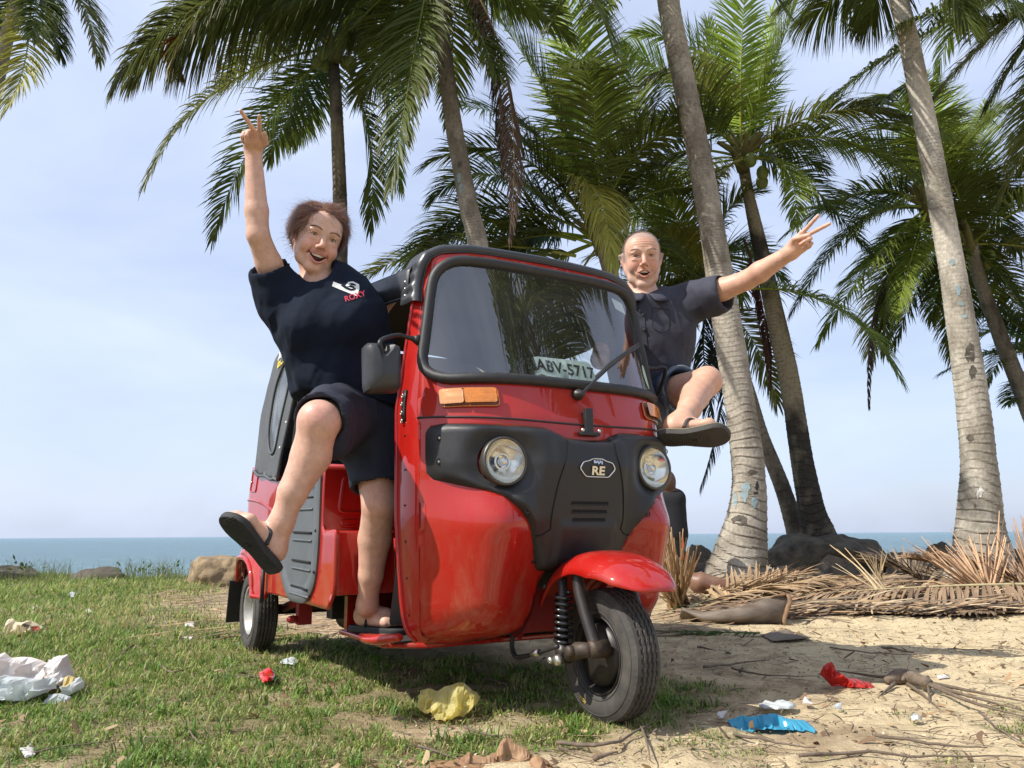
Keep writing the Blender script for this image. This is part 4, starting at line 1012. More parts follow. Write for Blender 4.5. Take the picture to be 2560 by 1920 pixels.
for s in (-1,1):
    sd = part('side_panel', poly_surface(poly, side_pt(s), .02), RED_DUST); solid(sd,.012,-1 if s<0 else 1)
    al = smooth_path(arch,6); part('arch_lip', tube([side_pt(s)(x,z)+np.array([0,s*.004,0]) for x,z in al],.012,8), RED, sd)
    # pressed swage lines
    for ln in ([(-.15,.735),(.05,.725),(.25,.70),(.45,.66),(.60,.63)],[(-.19,.60),(0,.575),(.2,.57),(.42,.565)]):
        part('swage_line', tube([side_pt(s)(x,z)+np.array([0,s*-.001,0]) for x,z in smooth_path(ln,6)],.0075,6), RED, sd)
    hatch = [side_pt(s)(x,z)+np.array([0,s*.002,0]) for x,z in resample(rounded([(-.06,.775),(.07,.765),(.07,.865),(-.06,.878)],.012),.012)]
    part('hatch_edge', tube(hatch,.003,5,closed=True), RED, sd)
    part('hatch_knob', ball(side_pt(s)(-.045,.82)+np.array([0,s*.004,0]),(.006,.004,.006),8), ZINC, sd)
    part('drain_rod', tube([(.425,s*.655,.42),(.425,s*.655,.262)],.009,8), RUB)
    # grey plastic door flap
    fo = rounded([(.63,.785),(1.188,.785),(1.19,.50),(1.16,.36),(1.03,.295),(.80,.295),(.68,.37),(.63,.50)],[.01,.01,.10,.07,.05,.05,.07,.10],6)
    def fp(x,z,s=s):
        d = seg_dist(np.array([[x,z]]),fo)[0]; y = SY+.008+.006*sm(d/.01)-.008*sm((d-.045)/.012)+.006*sm((d-.075)/.01)*0
        return np.array([x,s*y,z])
    fl = part('door_flap', poly_surface(resample(fo,.02), fp, .013), GREYP, label='grey plastic door flap'); 
    part('flap_edge', grid(np.array([[fp(x,z),np.array([x,s*(SY-.004),z])] for x,z in resample(fo,.02)]),closed_u=True), GREYP, fl)
    for z in (.70,.655,.565,.535,.455,.425,.355,.328):
        w = .13
        part('flap_rib' , tube([fp(x,z-.02*(x-.9))+np.array([0,s*(.002 if int(z*1000)%10==5 or z in (.535,) else -.001),0]) for x in np.linspace(.97-w,.97+w,8)],.0045,6), GREYP if z in (.655,.535,.425,.328) else MATS['gap_black'], fl)
    for x,z in [(1.172,.76),(1.172,.57),(1.165,.42),(1.10,.33)]: part('flap_screw', ball(fp(x,z)+np.array([0,s*.002,0]),(.006,.003,.006),8), DARKM, fl)
    # bulkhead between driver and cabin
    up = part('bulkhead', box(1.190,1.2055,min(s*.625,s*.02),max(s*.625,s*.02),.565,.802), RED, smooth=False)
    tz = resample(rounded([(.435,.77),(.555,.77),(.57,.635),(.40,.635)],.02,6),.012)
    part('pressing', tube([(1.206,s*y,z) for y,z in tz],.007,8,closed=True), RED, up)
    tz = resample(rounded([(.10,.605),(.56,.605),(.56,.585),(.10,.585)],.009,4),.012)
    part('pressing', tube([(1.206,s*y,z) for y,z in tz],.006,8,closed=True), RED, up)
    part('bulkhead_cap', tube([(1.198,s*.625,.804),(1.198,s*.02,.804)],.012,8), RED, up)
    lo = part('seat_box', box(1.19,1.352,min(s*.618,s*.02),max(s*.618,s*.02),.345,.568), RED, smooth=False); bevel(lo,.008)
    for y in (.50,.53,.40,.30,.20):
        part('seat_box_rib', tube([(1.353,s*y,.54),(1.353,s*y,.38)],.009,8), RED, lo)
# rear wall
A = []
for z in np.linspace(.33,.905,12):
    xr = np.interp(z,[.33,.40,.52,.66,.78,.905],[-.30,-.315,-.285,-.20,-.16,-.14])
    row = []
    for t in np.linspace(-1,1,31):
        y = t*.60; row.append((xr-.10*(1-abs(t)**5)+.0, y, z))
    A.append(row)
rwl = part('rear_wall', grid(np.array(A)), RED_DUST)
# floor, step and chassis
FLOORM = pmat('floor_mat',(.03,.03,.03),rough=.8,var=.3,vscale=60)
fl = part('floor', prism([(1.10,-.52),(1.55,-.52),(1.64,-.40),(1.64,.40),(1.55,.52),(1.10,.52)],.185,.203,'xy'), RED, smooth=False); bevel(fl,.006)
part('floor_mat', box(1.12,1.60,-.50,.50,.204,.209), FLOORM, fl, smooth=False)
for s in (-1,):
    st = part('step', tube(smooth_path([(1.35,s*.515,.205),(1.50,s*.545,.212),(1.62,s*.55,.222),(1.70,s*.52,.235)],6),[.014,.030,.030,.02],12,flat=.6), RED)
part('floor_riser', box(1.10,1.135,-.50,.50,.19,.36), RED, smooth=False)
part('inner_dash', poly_surface([(-.44,.24),(.44,.24),(.47,.90),(-.47,.90)], lambda y,z: np.array([Fx(y,z,False)-.14-.25*sm((.45-z)/.3),y,z]), .04), pmat('dash_grey',(.07,.075,.08),rough=.6))
part('rear_floor', box(-.20,1.19,-.60,.60,.33,.345), DARKM)
part('chassis', join(box(-.25,1.15,-.20,-.12,.22,.33), box(-.25,1.15,.12,.20,.22,.33), box(-.02,.55,-.18,.18,.14,.32), box(.62,.70,-.42,.42,.20,.31)), DARKM, smooth=False)
part('rear_axle', tube([(0,-.52,.193),(0,.52,.193)],.025,12), DARKM)
part('silencer', tube([(.55,-.30,.20),(.95,-.28,.20)],[.06,.065],14), DARKM)
for s in (-1,1):
    part('trailing_arm', tube([(.45,s*.45,.28),(.02,s*.45,.20)],.022,8), pmat('red_underside',(.3,.012,.01)), None).parent = car
    part('arm_bracket', join(box(.42,.47,min(s*.44,s*.50),max(s*.44,s*.50),.16,.32), ball((.45,s*.52,.185),(.018,.03,.018),10)), pmat('red_underside',(.3,.012,.01)), smooth=False)
    mf = part('mudflap', xf(box(-.006,.006,-.085,.085,-.11,.11),Matrix.Translation((-.36,s*.565,.215))@Matrix.Rotation(radians(12),4,'Y')), RUB, smooth=False, label='black rubber mudflap')
# cables under the floor
part('loose_cable', tube(smooth_path([(1.02,-.45,.30),(1.05,-.46,.24),(1.12,-.44,.205)],8),.006,6), RUB)

# --- seats and steering
part('driver_seat', join(box(.98,1.19,-.30,.30,.72,.80)), SEAT, smooth=False)
bevel(part('driver_backrest', xf(box(-.03,.03,-.28,.28,0,.30),Matrix.Translation((.98,0,.82))@Matrix.Rotation(radians(-8),4,'Y')), SEAT, smooth=False),.02,3)
bevel(part('passenger_seat', box(.10,.55,-.56,.56,.45,.58), SEAT, smooth=False),.03,3)
bevel(part('passenger_backrest', xf(box(-.05,.05,-.56,.56,0,.42),Matrix.Translation((.08,0,.58))@Matrix.Rotation(radians(-10),4,'Y')), SEAT, smooth=False),.03,3)
hb = part('handlebar', tube(smooth_path([(1.52,-.30,.98),(1.56,-.16,1.0),(1.60,0,.98),(1.56,.16,1.0),(1.52,.30,.98)],6),.013,10), BLKP)
part('column', tube([(1.60,0,.98),(1.75,0,.42)],.025,10), BLKP, hb)
part('speedo', ball((1.62,0,1.03),(.04,.09,.05),14), BLKP, hb)

# --- canopy
def roof_sec(x):
    w = np.interp(x,[.2,.45,1.2,1.60,1.70,1.80],[.575,.595,.570,.490,.480,.455]); zt = np.interp(x,[.2,.34,.6,1.0,1.5,1.70,1.755,1.79],[1.48,1.530,1.570,1.588,1.582,1.566,1.556,1.540]); ze = np.interp(x,[.2,.34,.6,1.2,1.72,1.80],[1.40,1.44,1.465,1.470,1.455,1.44])
    return w,zt,ze
rows = []
xs = np.r_[np.linspace(.30,1.70,26),1.73,1.755,1.775,1.79]
for x in xs:
    w,zt,ze = roof_sec(x); row = []
    for t in np.linspace(-1,1,41):
        a = abs(t); y = w*np.sign(t)*(1-(1-a)**1.25) ; y = w*math.sin(t*pi/2)**1 if False else w*np.sign(t)*(a if a<.8 else .8+.2*math.sin((a-.8)/.2*pi/2))*1.0
        z = ze+(zt-ze)*max(0,1-(abs(y)/w)**3.2)**.75
        row.append((min(x,Fx(min(abs(y),.44),1.53)-.015),y,z))
    rows.append(row)
V = np.array(rows); nzv = fbm(V.reshape(-1,3),6,3,3).reshape(V.shape[:2]); V[:,:,2] += .004*nzv
roof = part('roof', grid(V), VINYL, label='black vinyl canopy roof'); solid(roof,.006,-1)
part('roof_lining', grid(V*np.array([1,.985,1])-np.array([0,0,.012])), LINING, roof)
# front lip: one strip wrapped over the header and down both corners
lp = [(-.488,1.335),(-.480,1.40),(-.468,1.475),(-.450,1.512),(-.405,1.538),(-.30,1.550),(0,1.556)]
lp = resample(np.array(lp+[(-a,b) for a,b in lp[::-1][1:]]),.012,closed=False); tn = np.gradient(lp,axis=0); tn /= np.linalg.norm(tn,axis=1)[:,None]; nn_ = np.stack([-tn[:,1],tn[:,0]],1)
rows = []
for (y,z),(ny,nz_) in zip(lp,nn_):
    low = sm((1.52-z)/.12); wv = .004*fbm(np.array([[y,z,0]]),30,2,5)[0]+.006*low*sin(z*150)
    X0 = Fx(max(-.44,min(.44,y)),min(z,1.55))
    bk_ = .10+.02*low
    row = []
    for dx,dn in [(-bk_,.010),(-bk_*.6,.010+wv),(-.030,.008+wv),(.004,.004),(.015,-.006),(.016,-.018),(.010,-.028),(.004,-.030)]:
        row.append((X0+dx-.055*low*(1 if dx>-.02 else .6)*0-(.030*low if dx>-.02 else 0), y+ny*(dn+.006), z+nz_*(dn+.006)))
    rows.append(row)
lipo = part('front_lip', grid(np.array(rows)), VINYL, roof); subsurf(lipo,1)
part('lip_seam', tube([r[6] for r in rows],.0035,6), VINYL, lipo)
for s in (-1,1):
    # side valance and the folded corner
    rows = []
    for x in np.linspace(.32,1.665,40):
        w,zt,ze = roof_sec(x); sag = .004*sin(x*23)+.003*sin(x*41+1)
        dr = np.interp(x,[.32,.5,1.6,1.735],[.10,.085,.088,.098])
        rows.append([(x,s*(w-.002),ze+.016),(x,s*(w+.006),ze),(x,s*(w+.010+sag*.4),ze-dr*.5),(x,s*(w+.006+sag),ze-dr)])
    vl = part('valance', grid(np.array(rows)), VINYL, roof); solid(vl,.003)
    part('valance_hem', tube([r[3] for r in rows],.006,6), VINYL, vl)
    for z in (1.37,1.395,1.42): part('press_stud', ball((1.640,s*(.497),z),(.006,.005,.006),8), ZINC, roof)
    # rear side curtain with its window
    def cur(x,z,s=s,o=0):
        k = (z-.80)/.70; y = .632-.045*k+.006*sin(z*9)*sin(x*14); y -= .05*sm((.02-x-.25*max(0,z-1.15))/.22)
        return np.array([x,s*(y+o),z])
    co = [(-.15,.90),(-.02,.875),(.15,.845),(.35,.815),(.545,.795),(.56,.90),(.60,1.02),(.64,1.14),(.67,1.24),(.72,1.40),(.75,1.47),(.33,1.47),(.17,1.42),(.06,1.30),(-.03,1.10),(-.10,.98)]
    wo = rounded([(.29,.93),(.40,.935),(.50,1.20),(.545,1.38),(.42,1.38),(.27,1.24),(.22,1.05)],[.05,.05,.03,.05,.08,.10,.10],6)
    cu = part('side_curtain', poly_surface(resample(np.array(co),.03), cur, .025, holes=[resample(wo,.02)]), CANVAS, label='grey canvas rear side curtain'); solid(cu,.004)
    part('window_piping', tube([cur(x,z,s,.003) for x,z in resample(wo,.015)],.006,6,closed=True), CANVAS, cu)
    part('window', poly_surface(resample(wo,.03), lambda x,z: cur(x,z,s,-.002), .04), PVC, cu)
    part('curtain_hem', tube([cur(x,z,s,.004) for x,z in [(.545,.795),(.56,.90),(.60,1.02),(.64,1.14),(.67,1.24),(.72,1.40)]],.008,6), CANVAS, cu)
    part('curtain_hem', tube([cur(x,z,s,.004)+np.array([0,0,.004*sin(x*30)]) for x,z in smooth_path([(-.15,.90),(-.02,.875),(.15,.845),(.35,.815),(.545,.795)],6)],.007,6), CANVAS, cu)
    for x,z in [(.55,.94),(.595,1.05),(.635,1.17),(.67,1.28)]: part('press_stud', ball(cur(x-.02,z,s,.006),(.007,.005,.007),8), pmat('stud_white',(.75,.75,.72),rough=.3), cu)
    def cut_text(txt,size,cx,cz,m,b):
        tv,tf = text_mesh(txt,size,b,0)
        part('lettering',(np.array([cur(cx-s*-1*v[0]*.9 if s<0 else cx-v[0]*.9,cz+v[1]-.05*v[0],s,.0045) for v in tv]),tf),m,cu,smooth=False)
    cut_text('tuktuk',.085,.36,1.432,pmat('print_white',(.75,.75,.72),rough=.6),.002)
    cut_text('rental',.060,.33,1.378,pmat('print_yellow',(.75,.55,.02),rough=.6),.002)
    # rear door pillars inside
    part('hood_bow', tube(smooth_path([(.60,s*.60,.80),(.68,s*.585,1.20),(.74,s*.57,1.45),(.76,s*.40,1.57),(.76,0,1.59)],6),.012,8), DARKM)
    part('hood_rail', tube([(.70,s*.555,1.43),(1.60,s*.455,1.42)],.011,8), DARKM)
    part('hood_rail', tube([(.75,s*.30,1.585),(1.72,s*.28,1.56)],.009,8), DARKM)
# back curtain with rear window
def back(y,z):
    x = np.interp(z,[.88,1.10,1.30,1.42,1.50],[-.235,-.13,-.01,.09,.27]); return np.array([x+.10*(abs(y)/.58)**4,y,z])
bo_ = [(-.57,.90),(.57,.90),(.555,1.3),(.54,1.46),(.40,1.50),(-.40,1.50),(-.54,1.46),(-.555,1.3)]
bw = rounded([(-.30,1.05),(.30,1.05),(.28,1.33),(-.28,1.33)],.05)
bk = part('back_curtain', poly_surface(resample(np.array(bo_),.04), back, .04, holes=[resample(bw,.03)]), CANVAS)
part('window', poly_surface(resample(bw,.04), back, .05), glass_mat('clear_pvc_rear',(.85,.88,.90),rough=.02,haze=.1), bk)
for z in (.99,1.20): part('cross_strap', tube([(.62,-.57,z+.12),(.62,.57,z+.12)],.012,8,flat=.5), SEAT)
# ================================================================== the woman, leaning out of the near side
VA = radians(30.0434)
CARV = lambda x,y,z: np.array([-0.76146+x*sin(VA)+y*cos(VA), 4.32706-x*cos(VA)+y*sin(VA), z])
def relto(par, fn): return fn
wo_base = CARV(1.30,-.47,.21)
woman = thing('person','woman in navy T-shirt and shorts leaning out, arm raised in a V sign','person',(0,0,0))
CHROME = pmat("chrome",(.70,.70,.71),rough=.16,metal=1)
J = dict(pelvis=atY(893,1005,2.86), belly=atY(858,925,2.80), chest=atY(828,800,2.73), neck=atY(802,706,2.69),
         shR=atY(702,738,2.70), shL=atY(905,772,2.78), elR=atY(645,588,2.56), wrR=atY(633,374,2.52), elL=atY(925,880,3.02), wrL=atY(950,780,2.83),
         hipR=atY(868,1040,2.80), knR=atY(797,1052,2.44), anR=atY(703,1308,2.46), hipL=atY(935,1050,2.90), knL=atY(947,1262,2.80), anL=atY(918,1512,2.92))
globals().update({})
hp = atY(808,594,2.60)      # between the eyes
fw_ = unit(CAMP-hp); fw_ = rot_about(fw_, [0,0,1], radians(14)); upv = rot_about(np.array([0,0,1.]), fw_, radians(-12)); fw_ = unit(fw_+np.array([0,0,.05]))
HR = frame(fw_, upv); HO = hp-HR@np.array([0,.078,.0125])
B = Blob(); HT = head(B,HR,HO,False)
B.cone(HT(0,-.030,-.05), J['neck']+np.array([0,0.03,.0]), .053,.058,.012); B.cone(HT(0,.015,-.078), J['neck']+np.array([0,0,.0]), .028,.040,.012)
B.cone(J['neck']+[0,.02,-.02],J['chest']+[0,.02,0],.06,.10,.05,[.1,1,0],.8); B.cone(J['chest']+[0,.02,0],J['belly'],.11,.11,.05,[.1,1,0],.8); B.cone(J['belly'],J['pelvis'],.11,.12,.05,[.1,1,0],.85)
B.cone(J['neck']+[0,.01,-.03],J['shR'],.055,.052,.04); B.cone(J['neck']+[0,.01,-.03],J['shL'],.055,.052,.04)
B.chain([J['shR'],(J['shR']*.45+J['elR']*.55),J['elR'],(J['elR']*.72+J['wrR']*.28),J['wrR']],[.049,.044,.0375,.0385,.0265],.012)
B.chain([J['shL'],J['elL'],J['wrL']],[.052,.040,.028],.012)
B.chain([J['hipR'],J['knR']],[.095,.062],.014); kd = unit(J['knR']-J['hipR'])
B.ell(J['knR']+np.array([.0,-.008,-.004]),(.058,.052,.060),None,.02)
shin = unit(J['anR']-J['knR'])
B.chain([J['knR'],J['knR']*.66+J['anR']*.34+np.array([.010,.020,0]),J['knR']*.3+J['anR']*.7,J['anR']],[.060,.061,.044,.034],.014)
B.chain([J['hipL'],J['knL']*.55+J['hipL']*.45,J['knL']],[.095,.078,.058],.014)
B.chain([J['knL'],J['knL']*.66+J['anL']*.34+np.array([-.004,.02,0]),J['knL']*.3+J['anL']*.7,J['anL']],[.056,.057,.043,.034],.014)
# kicked foot: sole towards the camera
hR = atY(690,1412,2.46); tR = atY(585,1292,2.37); dR = unit(tR-hR); uR = unit(np.array([.46,.78,.42])); 
foot(B,hR,dR,uR,.215,side=1); B.cone(J['anR'],hR+dR*.045+unit(uR-dR*(uR@dR))*.045,.034,.032,.03)
hL = CARV(1.235,-.495,.233); dL = unit(CARV(1.46,-.385,.233)-hL); foot(B,hL,dL,[0,0,1],.235,side=-1); B.cone(J['anL'],hL+dL*.045+np.array([0,0,.05]),.033,.034,.03)
# raised hand
dv = unit(atY(622,262,2.36)-J['wrR']); camd = unit(CAMP-J['wrR']); sd = np.array([1.,0,0])
hand(B,J['wrR'],dv,camd,sd,[(.12,.05,.03),(.06,.02,.02),(1.30,1.55,.9),(1.35,1.6,.9)],[-.10,.42,.0,.0],[(.75,.75,.1),(1,.12,.35),(1,-.02,.15)],.86)
B.cone(J['wrR'],J['wrR']+dv*.03,.027,.024,.02,camd,.8)
# hand on the roof edge
hd = unit(atY(975,752,2.76)-J['wrL']); hand(B,J['wrL'],[.5,-.45,.75],[.75,.4,-.2],[0,-.3,.9],[(.5,.7,.5)]*4,[.05,0,-.03,-.06],[(.7,.6,.3),(.8,.3,.4),(.8,0,.5)],1.0)
V,Fq = B.mesh(.0055, fine=[(HO+HR@np.array([0,.01,0]),(.125,.14,.125)),(J['wrR']+dv*.10,(.10,.09,.11))], fh=.0021)
CH = (.66,.24,.19); LIP = (.52,.16,.14)
sp = [(HT(s*.042,.085,-.022),.028,CH,.42) for s in (-1,1)]+[(HT(0,.115,-.020),.016,(.66,.22,.17),.5),(HT(0,.09,-.105),.022,CH,.15)]
sp += [(HT(x,.096,-.0505+.004*abs(x)/.02),.0062,LIP,0) for x in [0]]+[(HT(a,b,c+.0052),.0058,LIP,.95) for a,b,c in HT.top]+[(HT(a,b,c-.0062*(1-.6*abs(a)/.029)),.0065,LIP,.95) for a,b,c in HT.bot]
sp += [(HT(s*x,.084,.0235),.0045,(.34,.17,.13),.5) for s in (-1,1) for x in (.024,.032,.040) if 0]
sp += [(HT(s*.085,-.01,0),.03,(.68,.27,.20),.4) for s in (-1,1)]
sp += [(HT(s*x,.088-.02*(x/.05)**2,.035+.006*sin(x*60)),.0058,(.34,.18,.12),.45) for s in (-1,1) for x in (.018,.025,.032,.039,.045)]
sp += [(J['knR']+np.array([.0,-.05,.02]),.05,(.66,.27,.22),.5),(J['knL']+[0,-.05,0],.05,(.60,.27,.21),.3)]
body = mesh_obj('body', V, Fq, SKINW, woman, color=skin_colour(V,(.62,.375,.270),sp,1))
HAIRW = pmat('hair_brown',(.085,.030,.014),rough=.38,hue=(.22,.085,.035),vscale=26,vdetail=3,spec=.6,stretch=(1,1,1)); 
face_extras(woman,HT,HR,HO,False,HAIRW,pmat('brow_brown',(.20,.10,.06),rough=.6))
# earring and bracelet-free wrist
mesh_obj('earring', *ball(HT(.080,-.002,-.046),(.004,.004,.006),10), CHROME, woman)
# hair: a soft cap and many blown strands
HB = Blob(); 
HB.ell(HT(0,-.030,.050),(.079,.094,.078),HR,.02); HB.ell(HT(.064,-.015,.050),(.026,.045,.040),HR,.02); HB.ell(HT(-.070,-.012,.022),(.026,.045,.058),HR,.02); HB.ell(HT(-.035,.000,.105),(.050,.055,.030),HR,.02); HB.ell(HT(0,.015,.098),(.058,.050,.026),HR,.03)
HB.ell(HT(0,.085,.010),(.064,.062,.082),HR,.015,True); HB.ell(HT(.02,.095,.050),(.050,.045,.034),HR,.02,True); HB.plane(HT(0,0,-.035),HR@np.array([0,.25,-1]))
HV,HF = HB.mesh(.005); HN = normals(HV,HF); HV = HV+HN*(.006*fbm(HV,30,3,2))[:,None]-HN*.004
hair = mesh_obj('hair', HV, HF, HAIRW, woman)
def strands(root_fn, dir_fn, n, L, w, seg, curl, seed, grav=.0, hug=None):
    rg = np.random.default_rng(seed); Vs=[];Fs=[];k=0
    for i in range(n):
        p = root_fn(rg)
        if p is None: continue
        p,nrm = p; d = unit(dir_fn(p,nrm,rg)); ln = L*(.6+.6*rg.random()); cl = np.floor(p*45); ph = (cl@np.array([1.7,2.9,4.3]))%6.28+rg.random()*1.2; rows=[]
        cu = curl*(.5+rg.random())
        for j in range(seg+1):
            t = j/seg; nn = nrm if hug is None else hug(p); ax = unit(np.cross(d,nn)+1e-6); wd = w*(1-.7*t); rows += [p-ax*wd, p+ax*wd]
            d = d+ax*cu*math.cos(t*8+ph)+np.array([0,0,-grav*t])+nn*(.25*cu*math.sin(t*7+ph)+.10*t)
            if hug is not None: d = d-nn*min(0,(d@nn)-.02)*1.0-nn*max(0,(d@nn)-.25)*.7
            d = unit(d); p = p+d*ln/seg
        Vs += rows; Fs += [(k+2*j,k+2*j+1,k+2*j+3,k+2*j+2) for j in range(seg)]; k += 2*seg+2
    return np.array(Vs), np.array(Fs)
HRt = HR.T
def wroot(rg):
    for _ in range(20):
        v = unit(rg.normal(size=3)+(np.array([.15,.75,.85]) if rg.random()<.40 else 0)); q = np.array([v[0]*.084,-.024+v[1]*.098,.045+v[2]*.088])
        # hairline
        if q[2] < .082+.016*(q[1]/.08)-abs(q[0])*.60 and q[1] > -.002-(.02 if q[2]<.0 else 0)+abs(q[0])*.20: continue
        if q[2] < -.045: continue
        g = unit(v*np.array([1/.084,1/.098,1/.088])); return HO+HR@(q+g*.009*rg.random()), HR@g
    return None
def wdir(p,n,rg):
    q = HRt@(p-HO); s = np.sign(q[0]-.026+rg.normal()*.006)
    f = np.array([s*1.0, -.55+.5*rg.random(), .55-2.3*abs(q[0])/.08+(.25 if s>0 else .1)]); f += rg.normal(size=3)*.16
    v = HR@f; return v-n*(v@n)*.9
def whug(p):
    q = HRt@(p-HO); g = np.array([q[0]/.080**2,(q[1]+.024)/.097**2,(q[2]-.045)/.088**2]); return HR@unit(g)
HAIRS = pmat('hair_strand',(.27,.125,.060),rough=.42,hue=(.10,.040,.020),vscale=30,vdetail=2,spec=.5)
V,F2 = strands(wroot,wdir,7500,.088,.00085,10,.34,5,grav=.07,hug=whug); mesh_obj('hair_strands', V, F2, HAIRS, hair)
V,F2 = strands(wroot,lambda p,n,rg: wdir(p,n,rg)+n*.22+rg.normal(size=3)*.22,700,.080,.0007,9,.50,9,grav=.10,hug=None); mesh_obj('hair_strands', V, F2, HAIRS, hair)

# --- T-shirt
NAVY = pmat('navy_cotton',(.006,.011,.024),rough=.92,var=.18,vscale=20,sheen=0,spec=.25,bump=.0005,bscale=500)
S = Blob(); cx = unit(np.array([1,.12,0])); nrmv = np.array([.1,1,0])
S.cone(J['neck']+[0,.015,-.035],J['chest']+[0,.0,.0],.105,.188,.06,nrmv,.74)
S.cone(J['chest']+[0,0,-.0],J['belly'],.186,.180,.06,nrmv,.76); S.cone(J['belly'],J['pelvis']+[0,0,-.03],.182,.184,.06,nrmv,.80)
S.ell(J['chest']+[-.05,-.085,-.03],(.085,.075,.08),None,.05); S.ell(J['chest']+[.085,-.075,-.04],(.085,.075,.08),None,.05)
S.ell(J['belly']+[.0,-.07,-.02],(.13,.09,.11),None,.05)
S.cone(J['neck']+[0,.015,-.035],J['shL'],.062,.064,.04); S.cone(J['shL'],J['shL']*.55+J['elL']*.45,.068,.072,.03)
ua = unit(J['elR']-J['shR']); S.cone(J['neck']+[0,.015,-.035],J['shR']+[0,0,-.005],.068,.072,.05)
S.cone(J['shR']+[.01,0,-.03],J['shR']+ua*.075+[0,0,.0],.082,.080,.04); S.cone(J['shR']+[.02,.0,-.02],J['chest']+[-.11,0,.0],.08,.09,.05)
S.cone(J['shR']+ua*.055, J['shR']+ua*.16,.058,.070,.010,sub=True)
S.cone(J['shL']*.6+J['elL']*.4,J['shL']*.4+J['elL']*.6,.058,.062,.004,sub=True)
nk = (J['neck']+HT(0,.0,-.08))/2
S.cone(J['neck']+[0,-.02,.020],HT(0,.0,-.08),.062,.080,.004,sub=True); S.cone(J['neck']+[.0,-.050,.025],J['neck']+[.0,-.12,.05],.055,.07,.004,sub=True)
hem = unit(np.array([-.12,-.10,-1])); S.plane(J['pelvis']+[0,0,-.020],hem); S.cone(J['pelvis']+[0,0,.0],J['pelvis']+[0,0,-.08],.165,.19,.006,nrmv,.80,sub=True)
shirt = cloth('t_shirt',S,.0052,NAVY,woman,folds=[(.010,4.5,(.35,.1,1),4),(.005,10,(.6,.1,1),14),lambda V:.004*np.sin((V@unit([.8,.1,-.55]))*60+3*fbm(V,4,2,8))*np.exp(-((V-(J['belly']+[-.05,-.1,-.03]))**2).sum(1)/.02),
   lambda V:.006*np.sin((V@unit([.75,.1,.65]))*42+2.5*fbm(V,5,2,9))*np.exp(-((V-(J['shR']*.5+J['belly']*.5))**2).sum(1)/.03)])
# --- shorts
NAVY2 = pmat('navy_shorts',(.014,.018,.034),rough=.8,var=.2,vscale=24,bump=.0005,bscale=400)
S = Blob(); S.cone(J['pelvis']+[0,0,.06],J['pelvis']+[0,0,-.05],.168,.172,.05,nrmv,.80)
S.cone(J['hipR'],J['knR']*.97+J['hipR']*.03+[0,.0,.008],.128,.086,.04); S.cone(J['knR']*.55+J['hipR']*.45+[0,.03,-.03],J['knR']*.80+J['hipR']*.20+[0.01,.03,-.055],.10,.075,.03)
S.cone(J['hipL']+[0,0,.02],J['knL']*.70+J['hipL']*.30+[.004,0,0],.130,.100,.04)
S.plane(J['knR']*.96+J['hipR']*.04,kd*1.0+np.array([-.0,0,-.25]))
dl = unit(J['knL']-J['hipL']); 
S2=Blob(); S2.p=list(S.p[:-1])
S.cone(J['knR']*.80+J['hipR']*.20,J['knR']*1.2-J['hipR']*.2,.070,.082,.004,sub=True)
S.cone(J['knL']*.60+J['hipL']*.40,J['knL']*.9+J['hipL']*.1,.078,.092,.004,sub=True)
shorts = cloth('shorts',S,.0055,NAVY2,woman,folds=[(.010,6,(0,0,1),11),lambda V:.0045*np.sin(V[:,2]*120+4*fbm(V,6,2,2))*np.exp(-((V-(J['knR']*.6+J['hipR']*.4+[0,-.03,.09]))**2).sum(1)/.012)])
# hem of the standing leg is open below; drawstring
for o_ in (0,.018): mesh_obj('drawstring', *tube(smooth_path([J['pelvis']+[-.005+o_,-.155,-.015],J['pelvis']+[.0+o_,-.160,-.07],J['pelvis']+[.008+o_*.6,-.158,-.135+o_]],6),.0035,6), NAVY2, shorts)
BLKF = pmat('black_foam',(.028,.029,.028),rough=.75,var=.2,vscale=30,bump=.0004,bscale=300)
sandal(woman,hR-unit(uR-dR*(uR@dR))*.004-dR*.008,dR,uR,BLKF,BLKF,.222,side=1,W=.047)
sandal(woman,hL+np.array([0,0,-.003])-dL*.012,dL,[0,0,1],BLKF,BLKF,.25,side=-1,W=.048)
# --- print on the shirt, laid on the cloth
from mathutils.bvhtree import BVHTree
def lay_on(obj, pts_uv, Y0, lift=.0018):
    me = obj.data; bv = BVHTree.FromPolygons([v.co[:] for v in me.vertices],[tuple(p.vertices) for p in me.polygons])
    res=[]
    for u,v in pts_uv:
        d = Vector(ray(u,v)).normalized(); hit = bv.ray_cast(Vector(CAMP),d)
        res.append(np.array(hit[0])+np.array(hit[1])*lift*(1 if hit[1].dot(d)<0 else -1) if hit[0] else atY(u,v,Y0))
    return np.array(res)
def print_poly(obj, outline, mat, name='print', Y0=2.6, hole=(), step=5, lift=.0018):
    v,f = poly_surface(resample(np.array(outline,float),step*.8), lambda a,b:(a,b,0), step, holes=[resample(np.array(h_,float),step*.8) for h_ in hole])
    return mesh_obj(name, lay_on(obj, v[:,:2], Y0, lift), f, mat, obj)
WPR = pmat('print_white_tee',(.70,.70,.66),rough=.7); RPR = pmat('print_red_tee',(.55,.03,.06),rough=.7)
c2 = lambda x,y:(540+x/2.513,240+y/2.513)
print_poly(shirt,[c2(*p) for p in [(738,1168),(800,1192),(885,1218),(893,1252),(880,1258),(790,1222),(728,1196)]],WPR)
print_poly(shirt,[c2(*p) for p in [(812,1196),(830,1172),(860,1168),(898,1186),(900,1215),(890,1245),(878,1225),(868,1200),(845,1190),(826,1200)]],WPR,lift=.0024)
print_poly(shirt,[c2(*p) for p in [(782,1192),(800,1190),(826,1204),(850,1216),(880,1210),(872,1222),(845,1226),(812,1214)]],NAVY,lift=.0034)
